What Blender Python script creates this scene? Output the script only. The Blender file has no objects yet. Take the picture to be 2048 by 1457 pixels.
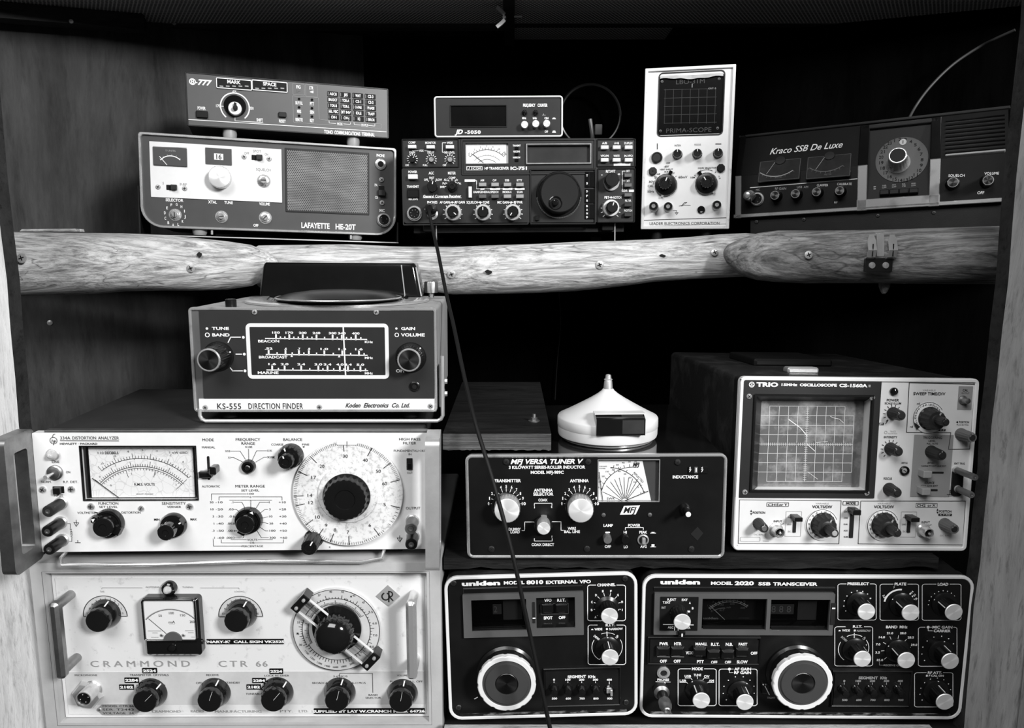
import bpy, bmesh, math, random
from math import radians as R, sin, cos, pi
from mathutils import Matrix, Vector
from mathutils.geometry import tessellate_polygon
random.seed(7)
S = bpy.context.scene
COL = S.collection

# ------------------------------------------------------------------ camera, world, light, exposure
F, TILT, CAMZ = 1500.0, R(8.6), 1.25          # focal length in pixels of the 2048 px wide frame
cam = bpy.data.cameras.new('camera'); cam_o = bpy.data.objects.new('camera', cam); COL.objects.link(cam_o)
cam.sensor_width = 36.0; cam.lens = 36.0 * F / 2048.0; cam.clip_start = 0.02
cam_o.location = (0, 0, CAMZ); cam_o.rotation_euler = (R(90) - TILT, 0, 0)
S.camera = cam_o
S.view_settings.view_transform = 'Standard'; S.view_settings.look = 'None'
S.view_settings.gamma = 1.0; S.view_settings.use_curve_mapping = False
S.view_settings.exposure = 0.25
w = bpy.data.worlds.new('room_dark'); S.world = w; w.use_nodes = True
w.node_tree.nodes['Background'].inputs[0].default_value = (1, 1, 1, 1)
w.node_tree.nodes['Background'].inputs[1].default_value = 0.025
def area(name, loc, target, sx, sy, power):
    l = bpy.data.lights.new(name, 'AREA'); l.shape = 'RECTANGLE'; l.size = sx; l.size_y = sy; l.energy = power
    o = bpy.data.objects.new(name, l); COL.objects.link(o); o.location = loc
    o.rotation_euler = (Vector(target) - Vector(loc)).to_track_quat('-Z', 'Y').to_euler()
    return o
# the window of the room, to the right behind the photographer, and a weaker fill light added high at the left
KEY_AZ, KEY_EL, KEY_D = R(38), R(24), 3.0
kt = Vector((0.0, 0.85, 1.10))
area('window_light', kt + KEY_D * Vector((sin(KEY_AZ) * cos(KEY_EL), -cos(KEY_AZ) * cos(KEY_EL), sin(KEY_EL))), kt, 0.55, 0.55, 92)
area('fill_light', (-0.75, -1.35, 3.15), (0, 0.9, 1.1), 1.8, 1.3, 62)

# ------------------------------------------------------------------ materials
MATS = {}
def mat(name, v, rough=.5, metal=0.0, v2=None, ns=60, nd=4, lo=.35, hi=.65, bump=0, bs=200, stretch=None, coat=0, spec=.5, aniso=0, rv=0):
    """grey procedural material: base v, optional second value v2 through noise of scale ns"""
    m = bpy.data.materials.new(name); m.use_nodes = True; N = m.node_tree.nodes; L = m.node_tree.links
    b = N['Principled BSDF']; b.inputs['Roughness'].default_value = rough; b.inputs['Metallic'].default_value = metal
    b.inputs['Specular IOR Level'].default_value = spec; b.inputs['Coat Weight'].default_value = coat; b.inputs['Coat Roughness'].default_value = .06
    b.inputs['Base Color'].default_value = (v, v, v, 1)
    tc = N.new('ShaderNodeTexCoord'); vec = tc.outputs['Object']
    if stretch:
        mp = N.new('ShaderNodeMapping'); mp.inputs['Scale'].default_value = stretch; L.new(vec, mp.inputs['Vector']); vec = mp.outputs['Vector']
    if v2 is not None:
        n = N.new('ShaderNodeTexNoise'); n.inputs['Scale'].default_value = ns; n.inputs['Detail'].default_value = nd; n.inputs['Roughness'].default_value = .65
        L.new(vec, n.inputs['Vector'])
        r = N.new('ShaderNodeValToRGB'); r.color_ramp.elements[0].position = lo; r.color_ramp.elements[1].position = hi
        r.color_ramp.elements[0].color = (v, v, v, 1); r.color_ramp.elements[1].color = (v2, v2, v2, 1)
        L.new(n.outputs['Fac'], r.inputs['Fac']); L.new(r.outputs['Color'], b.inputs['Base Color'])
        if rv:
            mr = N.new('ShaderNodeMapRange'); mr.inputs['To Min'].default_value = rough; mr.inputs['To Max'].default_value = rough + rv
            L.new(n.outputs['Fac'], mr.inputs['Value']); L.new(mr.outputs['Result'], b.inputs['Roughness'])
    if bump:
        n2 = N.new('ShaderNodeTexNoise'); n2.inputs['Scale'].default_value = bs; n2.inputs['Detail'].default_value = 3
        L.new(vec, n2.inputs['Vector'])
        bp = N.new('ShaderNodeBump'); bp.inputs['Strength'].default_value = bump; bp.inputs['Distance'].default_value = .002
        L.new(n2.outputs['Fac'], bp.inputs['Height']); L.new(bp.outputs['Normal'], b.inputs['Normal'])
    if aniso:
        b.inputs['Anisotropic'].default_value = aniso
        t = N.new('ShaderNodeTangent'); t.direction_type = 'RADIAL'; t.axis = 'Y'; L.new(t.outputs['Tangent'], b.inputs['Tangent'])
    MATS[name] = m
    return m
def glass(name, tint, refl_rough=.03, ior=1.45, dirt=0.0):
    m = bpy.data.materials.new(name); m.use_nodes = True; N = m.node_tree.nodes; L = m.node_tree.links
    for n in list(N): N.remove(n)
    o = N.new('ShaderNodeOutputMaterial'); mx = N.new('ShaderNodeMixShader'); t = N.new('ShaderNodeBsdfTransparent'); g = N.new('ShaderNodeBsdfGlossy'); fr = N.new('ShaderNodeFresnel')
    t.inputs[0].default_value = (tint, tint, tint, 1); g.inputs['Roughness'].default_value = refl_rough; fr.inputs['IOR'].default_value = ior
    ge = N.new('ShaderNodeNewGeometry'); iv = N.new('ShaderNodeMath'); iv.operation = 'SUBTRACT'; iv.inputs[0].default_value = 1; L.new(ge.outputs['Backfacing'], iv.inputs[1]); mu = N.new('ShaderNodeMath'); mu.operation = 'MULTIPLY'; L.new(fr.outputs[0], mu.inputs[0]); L.new(iv.outputs[0], mu.inputs[1]); L.new(mu.outputs[0], mx.inputs[0]); L.new(t.outputs[0], mx.inputs[1]); L.new(g.outputs[0], mx.inputs[2]); L.new(mx.outputs[0], o.inputs[0])
    MATS[name] = m
    return m
mat('black_paint', .005, .42, spec=.35, v2=.009, ns=40, bump=.05, bs=900)
mat('black_worn', .010, .5, v2=.045, ns=26, lo=.5, hi=.8, bump=.15, bs=300)
mat('black_gloss', .005, .10, v2=.008, ns=8, coat=.3)
mat('black_plastic', .006, .28, spec=.4)
mat('black_rubber', .005, .6, spec=.25)
mat('void', .003, .9)
mat('dark_panel', .013, .40, spec=.35, v2=.018, ns=18, bump=.03, bs=1500)
mat('dark_panel_soft', .0045, .34, spec=.35, v2=.008, ns=12)
mat('charcoal', .014, .42, spec=.35, v2=.020, ns=10, bump=.03, bs=1200)
mat('grey_panel', .045, .42, v2=.062, ns=9, bump=.02, bs=1500); mat('terminal_grey', .058, .42, v2=.074, ns=9, bump=.02, bs=1500)
mat('mid_grey', .085, .4, v2=.11, ns=9)
mat('light_grey', .26, .45, v2=.32, ns=14)
mat('white_paint', .80, .42, v2=.74, ns=25)
mat('white_worn', .50, .45, v2=.70, ns=90, nd=7, lo=.30, hi=.42, bump=.03, bs=500)
mat('white_plastic', .72, .4)
mat('cream_case', .40, .5, v2=.47, ns=16, bump=.05, bs=400)
mat('grey_case', .30, .5, v2=.40, ns=16, bump=.05, bs=400)
mat('meter_white', .86, .5)
mat('meter_crazed', .86, .45)
mat('meter_grey', .06, .35)
mat('dial_speckle', .74, .5, v2=.46, ns=230, nd=3, lo=.50, hi=.66)
mat('dial_grey', .50, .5, v2=.58, ns=30)
mat('alu', .78, .36, .7, v2=.66, ns=40, bump=.02, bs=800)
mat('alu_spun', .84, .38, .40, aniso=.85)
mat('chrome', .85, .16, .8)
mat('chrome_worn', .80, .25, .75, v2=.5, ns=40, lo=.55, hi=.75)
mat('dull_metal', .38, .45, 1.0, v2=.28, ns=60)
mat('dark_metal', .10, .4, 1.0)
mat('dark_alu', .16, .3, 1.0, aniso=.7)
mat('screw_metal', .55, .42, .45, v2=.40, ns=300)
mat('screw_dark', .12, .4, 1.0)
mat('ink_white', .82, .55)
mat('ink_dim', .34, .55)
mat('ink_grey', .10, .6)
mat('ink_black', .012, .55)
mat('ink_faint', .28, .6)
mat('dial_face', .040, .4, v2=.05, ns=8); mat('dim_grey', .03, .5); mat('label_black', .004, .5, spec=.15); mat('ink_dark', .026, .5)
mat('screen_dark', .003, .14, v2=.006, ns=14)
mat('display_grey', .045, .2, v2=.03, ns=14)
mat('crt_face', .13, .3, v2=.50, ns=26, nd=6, lo=.46, hi=.74)
mat('smoke', .028, .12, v2=.05, ns=18, lo=.4, hi=.8)
mat('tan_wood_dark', .030, .55, v2=.012, ns=5, stretch=(1, 1, 1), bump=.1, bs=150)
mat('ks_gloss', .030, .12, v2=.036, ns=8, coat=.2); mat('scale_grey', .022, .14, v2=.030, ns=8); mat('glass_lens', .6, .06, v2=.4, ns=200, coat=.5)
mat('trio_panel', .60, .45, v2=.68, ns=12); mat('trio_rim', .78, .42, v2=.70, ns=20); mat('trio_grey', .26, .5); mat('ink_grid', .75, .5); mat('uni_grey', .075, .38, v2=.095, ns=12); mat('dull_worn', .01, .4, v2=.22, ns=160, nd=5, lo=.48, hi=.6, stretch=(.3, 1, 1))
glass('glass', .97); glass('glass_tint', .55); glass('glass_clear', .92, .05)
def wood(name, a, b, c, stretch, sc=7.0, rough=.7, bump=.5, fine=1.0, cracks=.5, weathered=False):
    m = bpy.data.materials.new(name); m.use_nodes = True; N = m.node_tree.nodes; L = m.node_tree.links
    p = N['Principled BSDF']; p.inputs['Roughness'].default_value = rough; p.inputs['Specular IOR Level'].default_value = .25 if c > .1 else .08 if c > .01 else 0.0
    tc = N.new('ShaderNodeTexCoord'); mp = N.new('ShaderNodeMapping'); mp.inputs['Scale'].default_value = stretch
    L.new(tc.outputs['Object'], mp.inputs['Vector'])
    warp = N.new('ShaderNodeTexNoise'); warp.inputs['Scale'].default_value = sc * .35; warp.inputs['Detail'].default_value = 2
    L.new(mp.outputs[0], warp.inputs['Vector'])
    mixv = N.new('ShaderNodeVectorMath'); mixv.operation = 'MULTIPLY_ADD'; mixv.inputs[1].default_value = (.30, .30, .30)
    L.new(warp.outputs['Color'], mixv.inputs[0]); L.new(mp.outputs[0], mixv.inputs[2])
    n1 = N.new('ShaderNodeTexNoise'); n1.inputs['Scale'].default_value = sc; n1.inputs['Detail'].default_value = 8; n1.inputs['Roughness'].default_value = .72
    L.new(mixv.outputs[0], n1.inputs['Vector'])
    r = N.new('ShaderNodeValToRGB'); e = r.color_ramp.elements
    e[0].position = .30; e[0].color = (a, a, a, 1); e[1].position = .66; e[1].color = (c, c, c, 1)
    x = e.new(.46); x.color = (b, b, b, 1)
    L.new(n1.outputs['Fac'], r.inputs['Fac'])
    n2 = N.new('ShaderNodeTexNoise'); n2.inputs['Scale'].default_value = sc * 4.5; n2.inputs['Detail'].default_value = 5; n2.inputs['Roughness'].default_value = .7
    L.new(mixv.outputs[0], n2.inputs['Vector'])
    r2 = N.new('ShaderNodeValToRGB'); r2.color_ramp.elements[0].position = .33; r2.color_ramp.elements[1].position = .47
    q = 1 - cracks; r2.color_ramp.elements[0].color = (q, q, q, 1); r2.color_ramp.elements[1].color = (1, 1, 1, 1)
    L.new(n2.outputs['Fac'], r2.inputs['Fac'])
    mul = N.new('ShaderNodeMix'); mul.data_type = 'RGBA'; mul.blend_type = 'MULTIPLY'; mul.inputs['Factor'].default_value = fine
    L.new(r.outputs[0], mul.inputs[6]); L.new(r2.outputs[0], mul.inputs[7]); L.new(mul.outputs[2], p.inputs['Base Color'])
    if weathered:      # fine silvery streaks and a few long wandering cracks along the grain
        mp2 = N.new('ShaderNodeMapping'); mp2.inputs['Scale'].default_value = (stretch[0] * 1.6, stretch[1] * 4.5, stretch[2] * 4.5); L.new(tc.outputs['Object'], mp2.inputs['Vector'])
        ad2 = N.new('ShaderNodeVectorMath'); ad2.operation = 'MULTIPLY_ADD'; ad2.inputs[1].default_value = (1.6, 1.6, 1.6); L.new(warp.outputs['Color'], ad2.inputs[0]); L.new(mp2.outputs[0], ad2.inputs[2])
        n3 = N.new('ShaderNodeTexNoise'); n3.inputs['Scale'].default_value = sc; n3.inputs['Detail'].default_value = 6; n3.inputs['Roughness'].default_value = .75; L.new(ad2.outputs[0], n3.inputs['Vector'])
        r3 = N.new('ShaderNodeValToRGB'); r3.color_ramp.elements[0].position = .38; r3.color_ramp.elements[1].position = .58; r3.color_ramp.elements[0].color = (.28, .28, .28, 1); r3.color_ramp.elements[1].color = (1, 1, 1, 1); L.new(n3.outputs['Fac'], r3.inputs['Fac'])
        n4 = N.new('ShaderNodeTexNoise'); n4.inputs['Scale'].default_value = sc * .55; n4.inputs['Detail'].default_value = 3; L.new(mixv.outputs[0], n4.inputs['Vector'])
        s4 = N.new('ShaderNodeMath'); s4.operation = 'SUBTRACT'; s4.inputs[1].default_value = .5; L.new(n4.outputs['Fac'], s4.inputs[0]); a4 = N.new('ShaderNodeMath'); a4.operation = 'ABSOLUTE'; L.new(s4.outputs[0], a4.inputs[0])
        r4 = N.new('ShaderNodeValToRGB'); r4.color_ramp.elements[0].position = .0008; r4.color_ramp.elements[1].position = .007; r4.color_ramp.elements[0].color = (.42, .42, .42, 1); r4.color_ramp.elements[1].color = (1, 1, 1, 1); L.new(a4.outputs[0], r4.inputs['Fac'])
        m3 = N.new('ShaderNodeMix'); m3.data_type = 'RGBA'; m3.blend_type = 'MULTIPLY'; m3.inputs['Factor'].default_value = .85; L.new(mul.outputs[2], m3.inputs[6]); L.new(r3.outputs[0], m3.inputs[7])
        m4 = N.new('ShaderNodeMix'); m4.data_type = 'RGBA'; m4.blend_type = 'MULTIPLY'; m4.inputs['Factor'].default_value = 1; L.new(m3.outputs[2], m4.inputs[6]); L.new(r4.outputs[0], m4.inputs[7]); L.new(m4.outputs[2], p.inputs['Base Color'])
    bp = N.new('ShaderNodeBump'); bp.inputs['Strength'].default_value = bump; bp.inputs['Distance'].default_value = .003
    L.new(n2.outputs['Fac'], bp.inputs['Height']); L.new(bp.outputs[0], p.inputs['Normal'])
    MATS[name] = m
    return m
wood('wood_log', .36, .62, .80, (1.3, 9, 9), 6.5, cracks=.35, weathered=True)
wood('wood_log_dark', .10, .26, .46, (1.6, 8, 8), 4.6, cracks=.4, weathered=True)
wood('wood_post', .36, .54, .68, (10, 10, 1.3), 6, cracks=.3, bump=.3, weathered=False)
wood('wood_post_shaded', .16, .27, .36, (8, 8, 1.2), 5, cracks=.4, bump=.3)  # darker copy of wood_post; shade on the right board put into the colour
wood('wood_rail', .16, .34, .5, (1.5, 9, 9), 6, cracks=.5)
wood('wood_dark', .006, .011, .019, (1.2, 6, 6), 5, cracks=.5, bump=.3)
wood('wood_edge_dark', .004, .010, .028, (1.2, 6, 14), 5, cracks=.6, bump=.5)
wood('ply_edge', .02, .07, .20, (.6, 3, 34), 6, cracks=.7, bump=.6)
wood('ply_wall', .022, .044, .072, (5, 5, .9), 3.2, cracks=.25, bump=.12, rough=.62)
wood('ply_wall_shaded', .0008, .0014, .002, (5, 5, .9), 3.2, cracks=.25, bump=.12, rough=.62)  # near-black copy of ply_wall; shade at the back and right put into the colour
wood('batten_dark', .02, .034, .05, (1.2, 6, 6), 4, cracks=.4, bump=.2)
# crazed meter card: fine pale cracks over white
def craze():
    m = MATS['meter_crazed']; N = m.node_tree.nodes; L = m.node_tree.links; b = N['Principled BSDF']
    tc = N.new('ShaderNodeTexCoord'); vo = N.new('ShaderNodeTexVoronoi'); vo.feature = 'DISTANCE_TO_EDGE'; vo.inputs['Scale'].default_value = 120
    wn = N.new('ShaderNodeTexNoise'); wn.inputs['Scale'].default_value = 60
    ad = N.new('ShaderNodeVectorMath'); ad.operation = 'MULTIPLY_ADD'; ad.inputs[1].default_value = (.015, .015, .015)
    L.new(tc.outputs['Object'], wn.inputs['Vector']); L.new(wn.outputs['Color'], ad.inputs[0]); L.new(tc.outputs['Object'], ad.inputs[2]); L.new(ad.outputs[0], vo.inputs['Vector'])
    r = N.new('ShaderNodeValToRGB'); r.color_ramp.elements[0].color = (.66, .66, .66, 1); r.color_ramp.elements[1].color = (.86, .86, .86, 1); r.color_ramp.elements[1].position = .06
    L.new(vo.outputs['Distance'], r.inputs['Fac']); L.new(r.outputs[0], b.inputs['Base Color'])
craze()
# perforated sheet: staggered round holes (object x,z or x,y plane)
def perforated(name, pitch, v, hole, vh, rough=.45, plane='xz', metal=0.0, v2=None):
    m = bpy.data.materials.new(name); m.use_nodes = True; N = m.node_tree.nodes; L = m.node_tree.links
    b = N['Principled BSDF']; b.inputs['Roughness'].default_value = rough; b.inputs['Metallic'].default_value = metal
    tc = N.new('ShaderNodeTexCoord'); sp = N.new('ShaderNodeSeparateXYZ'); L.new(tc.outputs['Object'], sp.inputs[0])
    U = sp.outputs['X']; V = sp.outputs['Z' if plane == 'xz' else 'Y']
    def mth(op, a, c=None):
        n = N.new('ShaderNodeMath'); n.operation = op
        for i, k in enumerate((a, c)):
            if k is None: continue
            if isinstance(k, (int, float)): n.inputs[i].default_value = k
            else: L.new(k, n.inputs[i])
        return n.outputs[0]
    def grid(off):
        u = mth('SUBTRACT', mth('FRACT', mth('ADD', mth('DIVIDE', U, pitch), off)), .5)
        vv = mth('MULTIPLY', mth('SUBTRACT', mth('FRACT', mth('ADD', mth('DIVIDE', V, pitch * 1.732), off)), .5), 1.732)
        return mth('SQRT', mth('ADD', mth('MULTIPLY', u, u), mth('MULTIPLY', vv, vv)))
    d = mth('MINIMUM', grid(0.0), grid(0.5))
    r = N.new('ShaderNodeValToRGB'); r.color_ramp.elements[0].position = hole; r.color_ramp.elements[1].position = hole + .06
    r.color_ramp.elements[0].color = (vh, vh, vh, 1); r.color_ramp.elements[1].color = (v, v, v, 1)
    L.new(d, r.inputs['Fac']); L.new(r.outputs[0], b.inputs['Base Color'])
    if v2 is not None:
        n = N.new('ShaderNodeTexNoise'); n.inputs['Scale'].default_value = 30; n.inputs['Detail'].default_value = 4; L.new(tc.outputs['Object'], n.inputs['Vector'])
        r3 = N.new('ShaderNodeValToRGB'); r3.color_ramp.elements[0].position = .35; r3.color_ramp.elements[1].position = .7
        q = v2 / v; r3.color_ramp.elements[0].color = (1, 1, 1, 1); r3.color_ramp.elements[1].color = (q, q, q, 1)
        L.new(n.outputs['Fac'], r3.inputs['Fac'])
        mx = N.new('ShaderNodeMix'); mx.data_type = 'RGBA'; mx.blend_type = 'MULTIPLY'; mx.inputs['Factor'].default_value = 1
        L.new(r.outputs[0], mx.inputs[6]); L.new(r3.outputs[0], mx.inputs[7]); L.new(mx.outputs[2], b.inputs['Base Color'])
    bp = N.new('ShaderNodeBump'); bp.inputs['Strength'].default_value = .5; bp.inputs['Distance'].default_value = .001
    L.new(r.outputs[0], bp.inputs['Height']); L.new(bp.outputs[0], b.inputs['Normal'])
    MATS[name] = m
perforated('speaker_perf', .0026, .15, .34, .008, v2=.28)
perforated('ceiling_perf', .0060, .75, .33, .002, plane='xy')

# ------------------------------------------------------------------ geometry
class G:
    def __init__(s): s.v = []; s.f = []; s.m = []
    def add(s, vs, fs, mi=0):
        o = len(s.v); s.v += [tuple(p) for p in vs]; s.f += [tuple(i + o for i in f) for f in fs]; s.m += [mi] * len(fs)
    def loft(s, loops, cap0=True, cap1=True, closed=True, mi=0):
        n = len(loops[0]); vs = [p for l in loops for p in l]; fs = []
        for a in range(len(loops) - 1):
            for i in range(n if closed else n - 1):
                j = (i + 1) % n
                fs.append((a * n + i, a * n + j, (a + 1) * n + j, (a + 1) * n + i))
        if cap0: fs.append(tuple(range(n - 1, -1, -1)))
        if cap1: fs.append(tuple((len(loops) - 1) * n + i for i in range(n)))
        s.add(vs, fs, mi)
    def lathe(s, prof, n=32, c=(0, 0), flute=None, ax='y', cap0=True, cap1=True, mi=0):
        loops = []
        for k, (r, y) in enumerate(prof):
            l = []
            for i in range(n):
                a = 2 * pi * i / n; rr = max(r, 1e-5)
                if flute and flute[1] <= k <= flute[2]: rr *= 1 - flute[0] * (1 if (i % 4) in flute[3] else 0)
                l.append((c[0] + rr * cos(a), y, c[1] + rr * sin(a)) if ax == 'y' else (c[0] + rr * cos(a), c[1] - rr * sin(a), y) if ax == 'z' else (y, c[0] + rr * cos(a), c[1] + rr * sin(a)))
            loops.append(l)
        s.loft(loops, cap0, cap1, mi=mi)
    def rp(s, x0, z0, x1, z1, r, yf, yb, ch=0, back=True, mi=0):
        """rounded rectangle prism facing -y, front edge chamfered by ch"""
        if ch: loops = [lp(x0 + ch, z0 + ch, x1 - ch, z1 - ch, max(r - ch, 0), yf), lp(x0, z0, x1, z1, r, yf + ch, rk=max(r - ch, 0)), lp(x0, z0, x1, z1, r, yb)]
        else: loops = [lp(x0, z0, x1, z1, r, yf), lp(x0, z0, x1, z1, r, yb)]
        n = len(loops[-1])
        if any(len(l) != n for l in loops): loops = [lp(x0 + ch, z0 + ch, x1 - ch, z1 - ch, max(r - ch, 1e-5), yf), lp(x0, z0, x1, z1, max(r, 1e-5), yf + ch), lp(x0, z0, x1, z1, max(r, 1e-5), yb)]
        s.loft(loops, True, back, mi=mi)
    def box(s, x0, x1, y0, y1, z0, z1, mi=0):
        s.rp(x0, z0, x1, z1, 0, y0, y1, mi=mi)
    def ring(s, x0, z0, x1, z1, r, t, yf, yb, c=0, tz=None, mi=0):
        """frame of width t"""
        tz = tz or t
        cs = [(0, yb), (0, yf + c), (c, yf), (1 - 0, yf)]
        prof = [(0, yb), (0, yf + c), (c, yf), (t - c, yf), (t, yf + c), (t, yb)] if c else [(0, yb), (0, yf), (t, yf), (t, yb)]
        loops = [lp(x0 + d, z0 + d * tz / t, x1 - d, z1 - d * tz / t, max(r - d, 1e-5), y) for d, y in prof]
        s.loft(loops, False, False, mi=mi)
    def tube(s, pts, r, n=8, mi=0, caps=True):
        pts = [Vector(p) for p in pts]; loops = []; up = None
        for i, p in enumerate(pts):
            t = (pts[min(i + 1, len(pts) - 1)] - pts[max(i - 1, 0)]).normalized()
            if up is None: up = t.orthogonal().normalized()
            up = (up - t * up.dot(t)).normalized(); b = t.cross(up)
            rr = r[i] if isinstance(r, (list, tuple)) else r
            loops.append([tuple(p + rr * (cos(2 * pi * k / n) * up + sin(2 * pi * k / n) * b)) for k in range(n)])
        s.loft(loops, caps, caps, mi=mi)
    def flat(s, pts, y, mi=0): s.add([(x, y, z) for x, z in pts], [tuple(range(len(pts)))], mi)
    def slab(s, outer, holes, yf, yb, back=True):
        """plate with holes; outer and holes are lists of (x,z)"""
        polys = [[Vector((x, z, 0)) for x, z in outer]] + [[Vector((x, z, 0)) for x, z in h] for h in holes]
        tris = tessellate_polygon(polys); allp = [p for q in polys for p in q]
        s.add([(p.x, yf, p.y) for p in allp], [tuple(t) for t in tris])
        for q in polys:
            n = len(q)
            s.add([(p.x, yf, p.y) for p in q] + [(p.x, yb, p.y) for p in q], [(i, (i + 1) % n, n + (i + 1) % n, n + i) for i in range(n)])
        if back: s.add([(p.x, yb, p.y) for p in allp], [tuple(t) for t in tris])
def lp(x0, z0, x1, z1, r, y, n=5, rk=None):
    if r <= 0 and not rk: return [(x0, y, z0), (x1, y, z0), (x1, y, z1), (x0, y, z1)]
    o = []; r = max(r, 1e-6)
    for cx, cz, a in ((x0 + r, z0 + r, pi), (x1 - r, z0 + r, 1.5 * pi), (x1 - r, z1 - r, 0), (x0 + r, z1 - r, .5 * pi)):
        for i in range(n + 1):
            b = a + .5 * pi * i / n; o.append((cx + r * cos(b), y, cz + r * sin(b)))
    return o
def lp2(*a): return [(p[0], p[2]) for p in lp(*a[:5], 0)]
def mesh(name, g, mats, sharp=32):
    me = bpy.data.meshes.new(name); me.from_pydata(g.v, [], g.f)
    bm = bmesh.new(); bm.from_mesh(me); bmesh.ops.recalc_face_normals(bm, faces=bm.faces[:]); bm.to_mesh(me); bm.free()
    for m in ([mats] if isinstance(mats, str) else mats): me.materials.append(MATS[m])
    me.polygons.foreach_set('material_index', g.m); me.polygons.foreach_set('use_smooth', [True] * len(g.f))
    me.update(); me.set_sharp_from_angle(angle=R(sharp))
    return me
def link(name, me, parent=None, loc=(0, 0, 0), rot=(0, 0, 0), label=None):
    o = bpy.data.objects.new(name, me); COL.objects.link(o); o.parent = parent; o.location = loc; o.rotation_euler = rot
    if label: o['label'] = label
    return o
def mk(name, g, mats, parent=None, loc=(0, 0, 0), rot=(0, 0, 0), label=None, sharp=32):
    return link(name, mesh(name, g, mats, sharp), parent, loc, rot, label)
def tag(o, label, cat, group=None):
    o['label'] = label; o['category'] = cat
    if group: o['group'] = group
    return o
def struct(name, g, mats, sharp=32):
    o = mk(name, g, mats, sharp=sharp); o['kind'] = 'structure'; return o
# photograph pixel -> viewing ray / world point on a plane (only used to measure the place)
def ray(px, py):
    u, v = (px - 1024) / F, -(py - 728.5) / F
    return Vector((u, cos(TILT) + v * sin(TILT), -sin(TILT) + v * cos(TILT)))
def pt(px, py, Y=None, Z=None):
    d = ray(px, py); k = Y / d.y if Y is not None else (Z - CAMZ) / d.z
    return Vector((0, 0, CAMZ)) + d * k
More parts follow.
